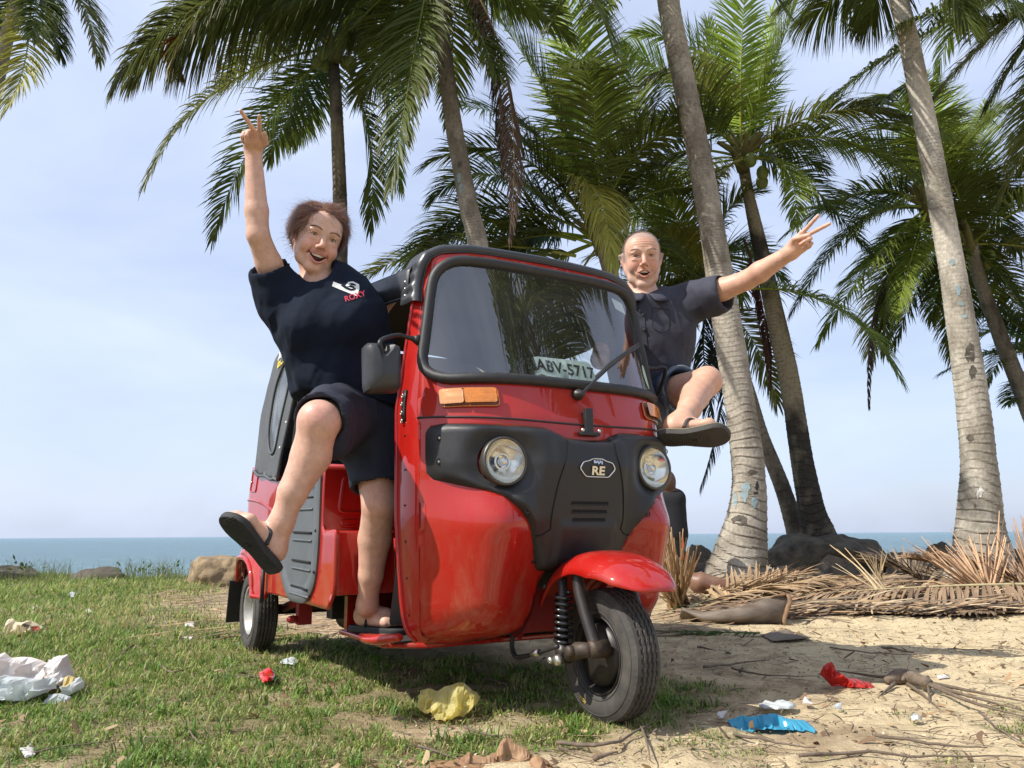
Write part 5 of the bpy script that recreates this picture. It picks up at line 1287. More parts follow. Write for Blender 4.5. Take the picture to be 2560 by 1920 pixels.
print_poly(shirt,[c2(*p) for p in [(835,1186),(850,1178),(872,1184),(882,1200),(866,1194),(848,1192)]],NAVY,lift=.0034)
tv,tf = text_mesh('ROXY',19.5,.35,0)
ang = radians(-17); pts = [(540+(872+ (v[0]*cos(ang)-(-v[1])*sin(ang))*2.513)/2.513, 240+(1262+(v[0]*sin(ang)+(-v[1])*cos(ang))*2.513)/2.513) for v in tv]
mesh_obj('lettering', lay_on(shirt,pts,2.6,.003), tf, RPR, shirt, smooth=False)

# ================================================================== the man, standing in the far door
man = thing('person','man in dark short-sleeved shirt leaning out behind the windscreen, arm stretched to the right','person',(0,0,0))
K = dict(pelvis=atY(1622,985,3.46), belly=atY(1622,915,3.43), chest=atY(1628,830,3.40), neck=atY(1610,748,3.34),
         shL=atY(1722,756,3.36), shR=atY(1530,770,3.46), elL=atY(1868,700,3.17), wrL=atY(1978,630,3.00), elR=atY(1500,900,3.40), wrR=atY(1500,900,3.2),
         hipL=atY(1648,1000,3.42), knL=atY(1766,955,3.10), anL=atY(1704,1052,2.86), hipR=atY(1590,1000,3.50), knR=CARV(1.38,.44,.62), anR=CARV(1.33,.40,.29))
hp = atY(1609,640,3.24); fw_ = unit(CAMP-hp); fw_ = rot_about(fw_, [0,0,1], radians(7)); fw_ = unit(fw_+np.array([0,0,.06])); upv = rot_about(np.array([0,0,1.]), fw_, radians(1))
HR = frame(fw_, upv); HO = hp-HR@np.array([0,.078,.0125])*1.0
B = Blob(); HT = head(B,HR,HO,True)
B.cone(HT(0,-.03,-.05), K['neck']+[0,.03,0], .060,.062,.012); B.cone(HT(0,.012,-.085), K['neck']+[0,0.0,0], .034,.045,.012)
B.cone(K['neck']+[0,.02,-.02],K['chest']+[0,.02,0],.06,.11,.05,[.1,1,0],.75); B.cone(K['chest']+[0,.02,0],K['pelvis'],.11,.11,.05,[.1,1,0],.8)
B.cone(K['neck']+[0,.0,-.03],K['shL'],.06,.052,.04); B.cone(K['neck']+[0,0,-.03],K['shR'],.06,.052,.04)
B.chain([K['shL'],K['shL']*.4+K['elL']*.6,K['elL'],K['elL']*.70+K['wrL']*.30,K['wrL']],[.053,.048,.041,.043,.0285],.012)
B.chain([K['shR'],K['elR'],K['wrR']],[.052,.040,.03],.012)
B.chain([K['hipL'],K['knL']],[.088,.058],.014); B.ell(K['knL']+np.array([.004,-.006,.006]),(.053,.052,.054),None,.02)
B.chain([K['knL'],K['knL']*.66+K['anL']*.34+np.array([-.016,.012,-.008]),K['knL']*.3+K['anL']*.7,K['anL']],[.054,.056,.044,.034],.014)
B.chain([K['hipR'],K['knR'],K['anR']],[.088,.062,.036],.04)
hM = atY(1660,1086,2.84); tM = atY(1812,1076,2.78); dM = unit(tM-hM); uM = unit(np.array([-.08,.55,.72])); uM = unit(uM-dM*(uM@dM))
foot(B,hM,dM,uM,.225,side=-1); B.cone(K['anL'],hM+dM*.045+uM*.05,.036,.034,.03)
fr_ = CARV(1.33,.36,.235); foot(B,fr_,unit(CARV(1.55,.36,.235)-fr_),[0,0,1],.26,side=1); B.cone(K['anR'],fr_+np.array([0.02,-.03,.05]),.034,.034,.03)
dv2 = unit(atY(2022,592,2.94)-K['wrL']); camd = unit(CAMP-K['wrL']); pn = camd
sdv = np.array([-.55,0,.8])
hand(B,K['wrL'],dv2,pn,sdv,[(.06,.03,.0),(.04,.03,.03),(1.15,1.3,.8),(1.1,1.3,.9)],[.10,-.26,-.20,-.20],[(.75,.15,.55),(.9,-.45,.25),(.85,-.45,.0)],.95)
B.cone(K['wrL'],K['wrL']+dv2*.03,.029,.026,.02)
V,Fq = B.mesh(.0055, fine=[(HO+HR@np.array([0,.01,0]),(.125,.14,.125)),(K['wrL']+dv2*.10,(.11,.10,.11))], fh=.0021)
sp = [(HT(s*.042,.085,-.022),.026,(.62,.22,.16),.40) for s in (-1,1)]+[(HT(0,.115,-.018),.016,(.64,.20,.15),.5),(HT(0,.06,.11),.05,(.62,.27,.19),.25)]
sp += [(HT(x,.096,-.0510),.0052,(.48,.17,.14),0) for x in [0]]+[(HT(a,b,c+.0050),.0052,(.50,.17,.13),.85) for a,b,c in HT.top]+[(HT(a,b,c-.0062*(1-.6*abs(a)/.0215)),.0060,(.56,.18,.15),.9) for a,b,c in HT.bot]
sp += [(HT(s*.088,-.01,0),.03,(.66,.26,.19),.4) for s in (-1,1)]+[(HT(s*.045,.045,-.075),.03,(.42,.29,.23),.28) for s in (-1,1)]+[(HT(0,.075,-.095),.028,(.42,.29,.23),.25)]
sp += [(HT(s*x,.084,.0235),.0045,(.34,.17,.13),.5) for s in (-1,1) for x in (.024,.032,.040) if 0]
sp += [(HT(s*x,.088-.02*(x/.05)**2,.036+.007*sin(x*60)),.0065,(.36,.23,.165),.40) for s in (-1,1) for x in (.018,.025,.032,.039,.045)]
q = (V-HO)@HR
col = skin_colour(V,(.60,.350,.240),sp,2)
hm = np.clip((q[:,2]-.082+.5*np.maximum(np.abs(q[:,0])-.035,0))/.016,0,1); side_ = np.clip((np.abs(q[:,0])-.060)/.006,0,1)*np.clip((.040-q[:,1])/.012,0,1)*np.clip((q[:,2]+.012)/.012,0,1); bk = np.clip((.0-q[:,1])/.015,0,1)*np.clip((q[:,2]+.04)/.02,0,1)
hm = np.clip(np.maximum(np.maximum(hm,side_),bk),0,1)*((np.linalg.norm(V-HO,axis=1)<.16)); col = col*(1-.62*hm[:,None])+.62*hm[:,None]*np.array([.26,.225,.195])
# brow furrows as fine creases
mesh_body = V.copy(); N_ = normals(V,Fq)
fz = np.exp(-((q[:,0])/.045)**4)*np.exp(-((q[:,2]-.068)/.022)**4)*(q[:,1]>.04)
V = V+N_*(.00055*np.sin((q[:,2]+.12*q[:,0]**2*8)*2*pi/.0105)*fz)[:,None]
mesh_obj('body', V, Fq, SKINM, man, color=col)
HAIRM = pmat('hair_grey',(.42,.38,.34),rough=.6,hue=(.22,.17,.13),vscale=50); face_extras(man,HT,HR,HO,True,HAIRM,pmat('brow_grey',(.34,.25,.19),rough=.7))
HRt = HR.T
def mroot(rg):
    for _ in range(20):
        v = unit(rg.normal(size=3)); q = np.array([v[0]*.0805,-.018+v[1]*.0965,.034+v[2]*.0885])
        if q[1] > .005 and q[2] < .084-.5*max(abs(q[0])-.035,0): 
            if not (abs(q[0])>.060 and q[1]<.036 and q[2]>-.01): continue
        if q[2] < -.02: continue
        return HO+HR@q, HR@unit(v*np.array([1/.0805,1/.0965,1/.0885]))
    return None
V,F2 = strands(mroot,lambda p,n,rg:n*.5+HR@np.array([0,.3,.3])+rg.normal(size=3)*.2,13000,.0068,.00055,1,.1,8); mesh_obj('hair', V, F2, HAIRM, man)
# --- shirt with collar, placket, pocket
CHAR = pmat('charcoal_cotton',(.046,.047,.064),rough=.85,var=.15,vscale=22,bump=.0004,bscale=500,spec=.3)
nm = unit(np.array([.15,1,0]))
S = Blob(); S.cone(K['neck']+[0,.01,-.05],K['chest'],.095,.178,.06,nm,.76); S.cone(K['chest'],K['belly'],.176,.160,.06,nm,.78); S.cone(K['belly'],K['pelvis']+[0,0,.0],.160,.158,.06,nm,.8)
S.cone(K['neck']+[0,.01,-.045],K['shL'],.068,.070,.05); S.cone(K['neck']+[0,.01,-.045],K['shR'],.068,.072,.05)
ua = unit(K['elL']-K['shL']); S.cone(K['shL'],K['shL']+ua*.14+[0,0,-.014],.078,.086,.04); S.cone(K['shR'],K['shR']*.5+K['elR']*.5,.078,.08,.04)
S.cone(K['shL']+ua*.11+[0,0,-.012],K['shL']+ua*.24+[0,0,-.02],.066,.078,.010,sub=True); S.plane(K['shL']+ua*.175,ua)
S.cone(K['neck']+[0,.0,-.01],HT(0,-.02,-.06),.064,.072,.006,sub=True)
S.plane(K['pelvis']+[0,0,-.03],[.05,0,-1]); S.cone(K['pelvis']+[0,0,.0],K['pelvis']+[0,0,-.08],.145,.17,.006,nm,.8,sub=True)
mshirt = cloth('shirt',S,.0052,CHAR,man,folds=[(.009,5.0,(-.5,.1,1),21),(.005,11,(-.3,.1,1),24),lambda V:.005*np.sin((V@unit([.75,.1,.65]))*46+3*fbm(V,4,2,4))*np.exp(-((V-(K['chest']+[.08,-.12,-.02]))**2).sum(1)/.035)])
m2 = lambda x,y:(1500+x/2.513,500+y/2.513)
# placket strip and buttons on the cloth
pl = [m2(*p) for p in [(246,612),(290,612),(282,760),(302,930),(266,930),(245,760)]]
plk = print_poly(mshirt,pl,CHAR,'placket',3.2,lift=.004); 
for a,b in ((246,612),(282,760),(245,760)): pass
for x,y in [(252,700),(272,722),(280,815),(287,915)]: 
    mesh_obj('button', *ball(lay_on(mshirt,[m2(x,y)],3.2,.006)[0],(.0055,.004,.0055),10), pmat('button_black',(.02,.02,.022),rough=.3), mshirt)
pk = [m2(*p) for p in [(330,670),(440,690),(428,815),(380,832),(326,800)]]
mesh_obj('pocket_stitching', *tube(lay_on(mshirt,resample(np.array(pk),8),3.2,.0015),.0016,5,closed=True), CHAR, mshirt)
# collar: two leaves folded over a band
for s in (-1,1):
    rows=[]
    for t in np.linspace(0,1,14):
        an = radians(90+178*t) if s<0 else radians(90-178*t)     # round the neck from back to front
        c0 = K['neck']+np.array([0,.010,.018]); rr = .078
        rd = np.array([cos(an),sin(an)*.9,0]); front = max(0,-sin(an))
        topp = c0+rd*rr+np.array([0,0,.035-.040*front]); outp = c0+rd*(rr+.030+.024*front)+np.array([s*.020*front**3,-.010*front,-.006-.055*front])
        rows.append([c0+rd*(rr-.002)+np.array([0,0,-.03-.03*front]),topp,topp*.5+outp*.5+rd*.006+np.array([0,0,.006]),outp])
    co_ = mesh_obj('collar', *grid(np.array(rows)), CHAR, mshirt); subsurf(co_,1); solid(co_,.0025)
# --- denim shorts with a turned-up cuff
DENIM = pmat('denim',(.018,.035,.075),rough=.85,hue=(.035,.062,.12),vscale=40,bump=.0006,bscale=500); DCUFF = pmat('denim_inside',(.13,.17,.20),rough=.9,var=.25,vscale=50)
S = Blob(); S.cone(K['pelvis']+[0,0,.05],K['pelvis']+[0,0,-.06],.155,.160,.05,nm,.8); kdm = unit(K['knL']-K['hipL'])
S.cone(K['hipL'],K['hipL']*.40+K['knL']*.60,.112,.098,.04); S.cone(K['hipR'],K['hipR']*.35+K['knR']*.65,.115,.10,.04)
S.plane(K['hipL']*.44+K['knL']*.56,kdm); S.cone(K['hipL']*.60+K['knL']*.40,K['knL'],.086,.095,.005,sub=True)
msh = cloth('shorts',S,.0055,DENIM,man,folds=[(.005,7,(0,0,1),31)])
cc = K['hipL']*.49+K['knL']*.51; e1 = unit(np.cross(kdm,[0,0,1])); e2 = np.cross(e1,kdm); rows=[]
for q in np.arange(36)/36*2*pi:
    r_ = lambda k,w: cc+kdm*k+(w+.003*sin(q*5))*(cos(q)*e1+sin(q)*e2)
    rows.append([r_(-.024,.105),r_(-.022,.111),r_(.014,.108),r_(.018,.102),r_(.012,.094),r_(-.03,.092)])
mesh_obj('cuff', *grid(np.array(rows),closed_u=True), DCUFF, msh)
KHAK = pmat('sole_edge',(.26,.24,.16),rough=.8); STRAP = pmat('brown_strap',(.045,.038,.032),rough=.7)
sandal(man,hM-uM*.004-dM*.012,dM,uM,pmat('worn_outsole',(.040,.036,.032),rough=.8,hue=(.06,.054,.046),vscale=25,bump=.0006,bscale=350),STRAP,.232,side=-1,W=.052,th=.021,rimmat=KHAK,bend=.010)
# ================================================================== coconut palms
LEAFG = pmat('palm_leaf',(.05,.1,.02),rough=.46,attr='col',spec=.28,transl=.42,var=.15,vscale=12)
RACH = pmat('palm_stalk',(.16,.17,.045),rough=.5,attr='col')
TRUNKM = {}
def frond_geo(P0,P1,P2,ll=.8,n=62,droop=.5,roll=0,tone=(.045,.095,.018),tip=(.10,.085,.02),wid=.022,seed=0,v=.35,start=.16,ragged=.12,rr=.018,bare=0):
    rg = np.random.default_rng(seed); P0,P1,P2 = map(lambda p:np.array(p,float),(P0,P1,P2))
    C1 = 2*P1-.5*(P0+P2); t = np.linspace(0,1,24)[:,None]; R_ = (1-t)**2*P0+2*t*(1-t)*C1+t**2*P2
    Vr,Fr = tube(R_,[rr,rr*.7,rr*.4,rr*.18,.002],6,cap=False); nR = len(Vr)
    ts = np.repeat(np.linspace(start,.995,n),2); sd = np.tile([-1,1],n); m = len(ts)
    ts = np.clip(ts+rg.normal(size=m)*.004,0,1)
    keep = rg.random(m)>ragged; ts,sd = ts[keep],sd[keep]; m = len(ts)
    p = (1-ts[:,None])**2*P0+2*ts[:,None]*(1-ts[:,None])*C1+ts[:,None]**2*P2
    T = 2*(1-ts[:,None])*(C1-P0)+2*ts[:,None]*(P2-C1); T /= np.linalg.norm(T,axis=1)[:,None]
    up = np.array([0,0,1.]); S_ = np.cross(T,up); S_ /= np.linalg.norm(S_,axis=1)[:,None]+1e-6; U = np.cross(S_,T)
    c,s = cos(roll),sin(roll); S2 = S_*c+U*s; U2 = U*c-S_*s
    al = np.radians(np.interp(ts,[0,.3,.8,1],[72,62,42,14]))+rg.normal(size=m)*.06
    vv = v+rg.normal(size=m)*.10
    d = T*np.cos(al)[:,None]+(S2*sd[:,None]*np.cos(vv)[:,None]+U2*np.sin(vv)[:,None])*np.sin(al)[:,None]
    L_ = ll*np.interp(ts,[0,.12,.4,.75,1],[.45,.75,1,.72,.35])*(1+rg.normal(size=m)*.07); dr = droop*(1+rg.normal(size=m)*.22)
    K = 4; rows=[]; wn = np.cross(d,U2); wn /= np.linalg.norm(wn,axis=1)[:,None]+1e-9; nn = np.cross(wn,d)
    q = p.copy(); dd = d.copy(); tw = rg.normal(size=m)*.25
    for k in range(K+1):
        w_ = wid*[.55,1.0,.9,.6,.06][k]*(.8+.4*np.interp(ts,[0,.5,1],[.8,1,.6]))
        wv = wn*np.cos(tw)[:,None]+nn*np.sin(tw)[:,None]
        rows.append(np.stack([q-wv*w_[:,None], q+nn*(-.35*w_)[:,None], q+wv*w_[:,None]],1))
        dd = dd+np.array([0,0,-1.])*(dr*.34*(.4+k*.35))[:,None]+rg.normal(size=(m,3))*.03; dd /= np.linalg.norm(dd,axis=1)[:,None]; q = q+dd*(L_/K)[:,None]
    A = np.stack(rows,1)            # m,K+1,3,3
    V = A.reshape(-1,3); base = np.arange(m)*(K+1)*3; Fq=[]
    for k in range(K):
        for j in (0,1): a = base+k*3+j; Fq.append(np.stack([a,a+1,a+4,a+3],1))
    Fq = np.vstack(Fq)+nR
    tone = np.array(tone); tipc = np.array(tip); lt = np.linspace(0,1,K+1)[None,:]**2.5*(.15+.85*rg.random(m)[:,None]**2)
    cc = tone[None,None]*(1+rg.normal(size=(m,1,1))*.16)*(1-lt[...,None])+tipc[None,None]*lt[...,None]; cc = np.repeat(cc[:,:,None,:],3,2).reshape(-1,3)
    st = np.clip(tone*1.9+np.array([.05,.04,.0]),0,.5); cr_ = np.tile(st,(nR,1)); C = np.vstack([cr_,cc]); 
    Vall = np.vstack([Vr,V]); Fr = np.array([f for f in Fr if len(f)==4]); return Vall, np.vstack([Fr,Fq]), np.clip(C,.003,1)
GREEN=(.19,.25,.036); DARK=(.11,.145,.027); BRIGHT=(.30,.41,.045); YEL=(.36,.35,.07); BROWN=(.13,.085,.055); OLIVE=(.17,.18,.042)
def palm(label, crown, trunk, fronds, nfill=0, fill_len=2.3, coconuts=0, Yc=7, tmat=None, seed=0, rings=True, fill_cone=None, group='coconut palms between the road and the sea'):
    """crown: pixel of the crown heart; trunk: list of (u,v,width px,Y) from the foot up; fronds: (base,mid,tip pixels, dY, options)"""
    rg = np.random.default_rng(100+seed); ks = {5:1.27,6:1.27,12:1.0,11:1.25,8:1.3}.get(seed,1.35); Yc = Yc*ks; trunk = [(u,v,w,Y*ks) for u,v,w,Y in trunk] if trunk else trunk; fill_len *= ks*.9
    foot_ = atY(trunk[0][0],trunk[0][1],trunk[0][3]) if trunk else atY(crown[0],crown[1],Yc)*np.array([1,1,0])
    root = thing('coconut_palm',label,'palm tree',tuple(foot_),0,group); O_ = np.array(root.location)
    if trunk:
        P = np.array([atY(u,v,Y) for u,v,w,Y in trunk]); Wd = np.array([w*Y/FPX/2 for u,v,w,Y in trunk])
        if P[0][2]>-.2: P = np.vstack([P[:1]-[0,0,.35],P]); Wd = np.r_[Wd[0]*1.08,Wd]
        Pp = smooth_path(P,22); Wp = np.interp(np.linspace(0,1,len(Pp)),np.linspace(0,1,len(Wd)),Wd)
        n = len(Pp)*4; s_ = np.linspace(0,1,len(Pp)); s2 = np.linspace(0,1,n); Pp = np.stack([np.interp(s2,s_,Pp[:,k]) for k in range(3)],1); Wp = np.interp(s2,s_,Wp)
        ln = np.r_[0,np.cumsum(np.linalg.norm(np.diff(Pp,axis=0),axis=1))]; 
        V,Fc = tube(Pp,Wp,28,cap=True); th = np.arange(28)/28*2*pi; lnv = np.repeat(ln,28); ctr = np.repeat(Pp,28,axis=0)
        sp = .075+.02*np.sin(lnv*.9); wob = .022*np.sin(np.tile(th,n)*2+lnv*2.3)+.015*np.sin(np.tile(th,n)*3-lnv*5)
        ph = ((lnv+wob)/sp)%1; rg_ = np.where(ph<.13,-.030,np.where(ph<.34,.022,.0))
        rel = V[:n*28]-ctr; V[:n*28] = ctr+rel*(1+rg_+.05*fbm(V[:n*28],2.2,4,seed)+.03*fbm(V[:n*28],11,3,seed+3)+.10*np.exp(-lnv/.45)*fbm(V[:n*28],7,3,seed+9))[:,None]
        pal = TRCOL[(tmat or TRK['grey']).name]; nA = fbm(V,1.3,4,seed+20); nB = fbm(V*np.array([1,1,.25]),14,4,seed+21); nC = fbm(V,5,4,seed+22)
        mixv = np.clip(.42+1.5*nA+.9*nC+.7*nB,0,1)[:,None]; colt = np.array(pal[0])*(1-mixv)+np.array(pal[1])*mixv
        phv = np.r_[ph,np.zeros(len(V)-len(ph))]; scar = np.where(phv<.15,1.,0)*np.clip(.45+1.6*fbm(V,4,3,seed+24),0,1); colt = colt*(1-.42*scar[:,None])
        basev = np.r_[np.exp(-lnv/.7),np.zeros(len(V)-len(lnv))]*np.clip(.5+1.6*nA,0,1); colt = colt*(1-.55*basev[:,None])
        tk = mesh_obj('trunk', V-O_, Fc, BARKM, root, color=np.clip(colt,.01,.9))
        for patch in TR_PATCH.get(seed,[]):
            (u,v,du,dv,m_) = patch
            me = tk.data; from mathutils.bvhtree import BVHTree as BT
            bv = BT.FromPolygons([tuple(np.array(q.co)+O_) for q in me.vertices],[tuple(p_.vertices) for p_ in me.polygons]); rgp = np.random.default_rng(int(u+v))
            ol = [(u+du*(.5+.5*rgp.random())*cos(q),v+dv*(.6+.4*rgp.random())*sin(q)) for q in np.arange(18)/18*2*pi]
            g = poly_surface(ol,lambda a,b:(a,b,0),max(2.5,min(du,dv)*.4)); pts=[]
            for a,b,_ in g[0]:
                d = Vector(ray(a,b)).normalized(); h_ = bv.ray_cast(Vector(CAMP),d); pts.append(np.array(h_[0])-O_-np.array(d)*.004 if h_[0] else None)
            if all(p_ is not None for p_ in pts): mesh_obj('paint_patch', pts, g[1], m_, root)
    cw = atY(crown[0],crown[1],Yc)
    fs = []
    for i,f in enumerate(fronds):
        b_,m_,t_ = f[0],f[1],f[2]; o = dict(f[3]) if len(f)>3 else {}; dY = o.pop('dY',rg.uniform(-.9,.9)); Yb = o.pop('Y',Yc); dY = dY*ks; o['ll'] = o.get('ll',.7)*ks*.88; o['wid'] = o.get('wid',.022)*ks*.37; o['n'] = int(o.get('n',62)*1.8); o['rr'] = o.get('rr',.018)*ks*.9
        p0 = atY(b_[0],b_[1],Yb) if b_ else cw; p1 = atY(m_[0],m_[1],Yb+dY*.5); p2 = atY(t_[0],t_[1],Yb+dY); fs.append((p0,p1,p2,o))
    for i in range(nfill):
        az = rg.random()*2*pi if fill_cone is None else radians(rg.uniform(*fill_cone)); el = rg.uniform(-.7,1.1); L_ = fill_len*(.75+.4*rg.random())
        d = np.array([cos(az)*cos(el),sin(az)*cos(el),sin(el)]); p1 = cw+d*L_*.55; p2 = p1+unit(d+np.array([0,0,-.9-.4*rg.random()]))*L_*.5
        fs.append((cw+d*.05,p1,p2,dict(ll=rg.uniform(.55,.8)*ks*.85,wid=.0084*ks,n=110,tone=[DARK,GREEN,DARK,OLIVE][rg.integers(4)],droop=rg.uniform(.4,.9))))
    for i,(p0,p1,p2,o) in enumerate(fs):
        o.setdefault('ll',.7); o.setdefault('seed',seed*50+i); tone = np.array(o.get('tone',[GREEN,DARK,GREEN,DARK,OLIVE][i%5]))*(.85+.3*rg.random()); o['tone'] = tuple(tone)
        V,Fq,C = frond_geo(p0-O_,p1-O_,p2-O_,**o); mesh_obj('frond', V, Fq, LEAFG, root, color=C, smooth=False)
    # fibrous heart and leaf bases
    HBm = []; 
    for k in range(14):
        az = rg.random()*2*pi; d = np.array([cos(az)*.8,sin(az)*.8,.6+rg.random()*.6]); HBm.append(tube([cw-O_-[0,0,.18],cw-O_+unit(d)*.16,cw-O_+unit(d+[0,0,-.2])*.42],[.085,.055,.025],7))
    mesh_obj('leaf_bases', *join(*HBm), TRK['fibre'], root)
    for k in range(coconuts):
        az = rg.random()*2*pi; p = cw-O_+np.array([.24*cos(az),.20*sin(az)-.05,-.10-.28*rg.random()]); mesh_obj('coconut', *ball(p,(.085,.085,.105),12), TRK['nut'], root)
    return root
TRK = dict(grey=pmat('trunk_grey',(.36,.32,.26),rough=.9,hue=(.16,.135,.105),vscale=7,stretch=(1,1,.7),bump=.012,bscale=22,bdetail=7),
  pale=pmat('trunk_pale',(.44,.40,.33),rough=.9,hue=(.22,.19,.15),vscale=5,stretch=(1,1,.6),bump=.012,bscale=20,bdetail=7),
  dark=pmat('trunk_dark',(.07,.062,.052),rough=.9,hue=(.27,.235,.165),vscale=9,stretch=(1,1,.8),bump=.012,bscale=22,bdetail=7),
  mid=pmat('trunk_mid',(.24,.21,.165),rough=.9,hue=(.10,.085,.065),vscale=8,stretch=(1,1,.7),bump=.012,bscale=22,bdetail=7),
  fibre=pmat('palm_fibre',(.10,.075,.035),rough=.95,hue=(.14,.15,.04),vscale=14,bump=.01,bscale=50),
  nut=pmat('coconut_green',(.14,.17,.03),rough=.45,var=.2,vscale=9))
BLUEP = pmat('blue_paint_old',(.20,.36,.42),rough=.8,hue=(.26,.24,.20),vscale=34,vdetail=6); WHP = pmat('white_paint_old',(.62,.62,.58),rough=.8,hue=(.28,.25,.20),vscale=30,vdetail=6); SOOT = pmat('soot_stain',(.035,.032,.028),rough=.95,hue=(.14,.12,.09),vscale=18,vdetail=7); RAW = pmat('raw_wood',(.22,.12,.065),rough=.9,hue=(.33,.28,.21),vscale=26,stretch=(2,2,.4)); GRAF = pmat('black_paint_old',(.03,.03,.03),rough=.9)
TR_PATCH = {3:[(1830,520,18,30,WHP),(1838,552,14,14,WHP),(1795,432,14,26,BLUEP),(1862,1228,15,30,BLUEP),(1885,1255,10,18,BLUEP),(1838,1250,7,24,BLUEP),(1848,460,20,8,RAW),(1842,620,9,60,RAW),(1862,780,10,70,RAW),(1870,905,9,80,RAW),(1880,1180,16,8,SOOT),(1893,1215,5,16,GRAF),(1890,1232,8,5,GRAF),(1812,1330,16,58,SOOT),(1850,1300,26,16,SOOT)],
   4:[(2396,725,9,18,BLUEP),(2404,760,10,8,BLUEP),(2380,655,9,10,BLUEP),(2412,790,8,6,BLUEP),(2452,1228,8,16,WHP),(2444,1236,4,13,WHP),(2426,880,18,30,SOOT),(2432,930,14,22,SOOT),(2425,1095,12,10,SOOT),(2438,1265,4,7,SOOT),(2484,1330,3,5,WHP)],
   2:[(1148,445,9,14,BLUEP),(1152,470,7,16,BLUEP),(1148,410,9,10,SOOT)]}
TRCOL = {'trunk_grey':((.40,.355,.285),(.20,.17,.13)),'trunk_pale':((.50,.455,.375),(.27,.24,.19)),'trunk_dark':((.045,.040,.033),(.27,.235,.16)),'trunk_mid':((.25,.215,.16),(.09,.078,.06))}
BARKM = pmat('palm_bark',(.3,.3,.3),rough=.92,attr='col',var=.30,vscale=38,bump=.010,bscale=26,bdetail=7,stretch=(1,1,.6),spec=.2)
F = lambda b,m,t,**o: (b,m,t,o)
palm('slim dark-trunked palm behind the woman\'s head with green coconuts',(838,120),[(842,1440,46,7.6),(850,700,38,7.6),(850,500,38,7.6),(842,300,34,7.6),(835,170,30,7.6),(836,120,30,7.6)],[
 F(None,(560,215),(364,457),ll=.62,tone=OLIVE,dY=-.8,droop=.8),F(None,(650,330),(532,595),ll=.60,tone=DARK,dY=.3),F(None,(745,250),(672,395),ll=.62,tone=DARK,dY=.9),F(None,(790,240),(735,360),ll=.55,tone=DARK,dY=1.2),
 F(None,(918,320),(925,575),ll=.55,tone=DARK,dY=.2,droop=.7),F(None,(950,190),(1000,470),ll=.55,dY=.4),F(None,(950,100),(1060,200),ll=.6,dY=.3,droop=.9,tone=DARK),F(None,(900,20),(1020,60),ll=.7,dY=-.4,droop=.9,tone=DARK),
 F(None,(760,30),(560,60),ll=.8,dY=-.6,droop=1.0,tone=DARK),F(None,(700,90),(560,200),ll=.7,dY=.5,droop=.8,tone=DARK),F(None,(780,40),(700,-40),ll=.7,droop=.9)],nfill=5,fill_len=2.0,coconuts=7,Yc=7.5,tmat=TRK['mid'],seed=1)
palm('palm at the far left edge with a sliver of pale trunk',(70,-120),[(-150,1440,50,7),(-40,400,42,7),(8,130,36,7),(45,0,34,7),(70,-110,32,7)],[
 F(None,(70,110),(12,280),ll=.50,tone=YEL,dY=-.3,droop=.6),F(None,(120,20),(150,140),ll=.45,tone=DARK,dY=-.1,droop=.8),F(None,(190,-20),(245,150),ll=.5,tone=(.13,.14,.03),dY=-.2,droop=.8),F(None,(20,0),(-40,150),ll=.5,tone=DARK,droop=.9),F(None,(90,-10),(80,90),ll=.5,tone=DARK,droop=.7)],Yc=7,tmat=TRK['grey'],seed=10)
palm('palm with ringed trunk and faded blue mark rising behind the rickshaw roof',(1085,-120),[(1236,1440,90,6.0),(1222,1000,62,6.0),(1198,640,54,6.0),(1172,520,50,6.0),(1150,400,48,6.0),(1132,300,47,6.0),(1112,150,44,6.0),(1095,20,42,6.0),(1085,-110,40,6.0)],[
 F((1030,-160),(640,-25),(440,150),ll=1.0,n=90,tone=(.075,.105,.018),tip=(.24,.13,.03),dY=-.3,droop=1.5,wid=.026,v=.1,ragged=.05),
 F((1040,-160),(560,10),(450,175),ll=.5,tone=(.30,.13,.025),tip=(.2,.1,.03),dY=.0,droop=1.5,n=50,start=.72),
 F((1030,-150),(560,-20),(285,215),ll=.66,tone=(.13,.15,.04),dY=-.3,droop=1.1,n=80),F((1030,-150),(580,0),(330,200),ll=.72,tone=(.09,.11,.03),tip=(.16,.10,.05),dY=.2,droop=1.2,n=80),
 F((1040,-160),(880,-40),(700,20),ll=1.0,n=80,tone=(.08,.11,.02),dY=-.2,droop=1.4,wid=.026),F((1050,-150),(940,-30),(890,80),ll=.7,tone=DARK,droop=1.1),
 F(None,(1040,110),(978,465),ll=.62,tone=DARK,dY=-.5,droop=.6,wid=.026,n=70),F(None,(1000,60),(900,230),ll=.7,tone=DARK,dY=.3),F(None,(1185,60),(1240,185),ll=.55,tone=DARK,dY=-.4),
 F((1130,-100),(1262,170),(1275,590),ll=.38,tone=BROWN,tip=(.16,.12,.09),dY=-.3,droop=1.6,v=-.4,n=80,ragged=.05,wid=.016),F((1130,-80),(1235,150),(1255,430),ll=.34,tone=(.09,.065,.045),tip=(.16,.12,.09),dY=.1,droop=1.7,v=-.4),
 F(None,(960,-10),(850,100),ll=.6,tone=DARK,droop=.8),F(None,(1240,-60),(1420,90),ll=.65,tone=GREEN,dY=.3),F(None,(1130,60),(1120,300),ll=.5,tone=DARK,dY=1.2),F(None,(1200,-40),(1330,40),ll=.6,tone=DARK),F(None,(1060,60),(1020,280),ll=.5,tone=OLIVE,dY=.9)],nfill=3,Yc=5.9,seed=2)
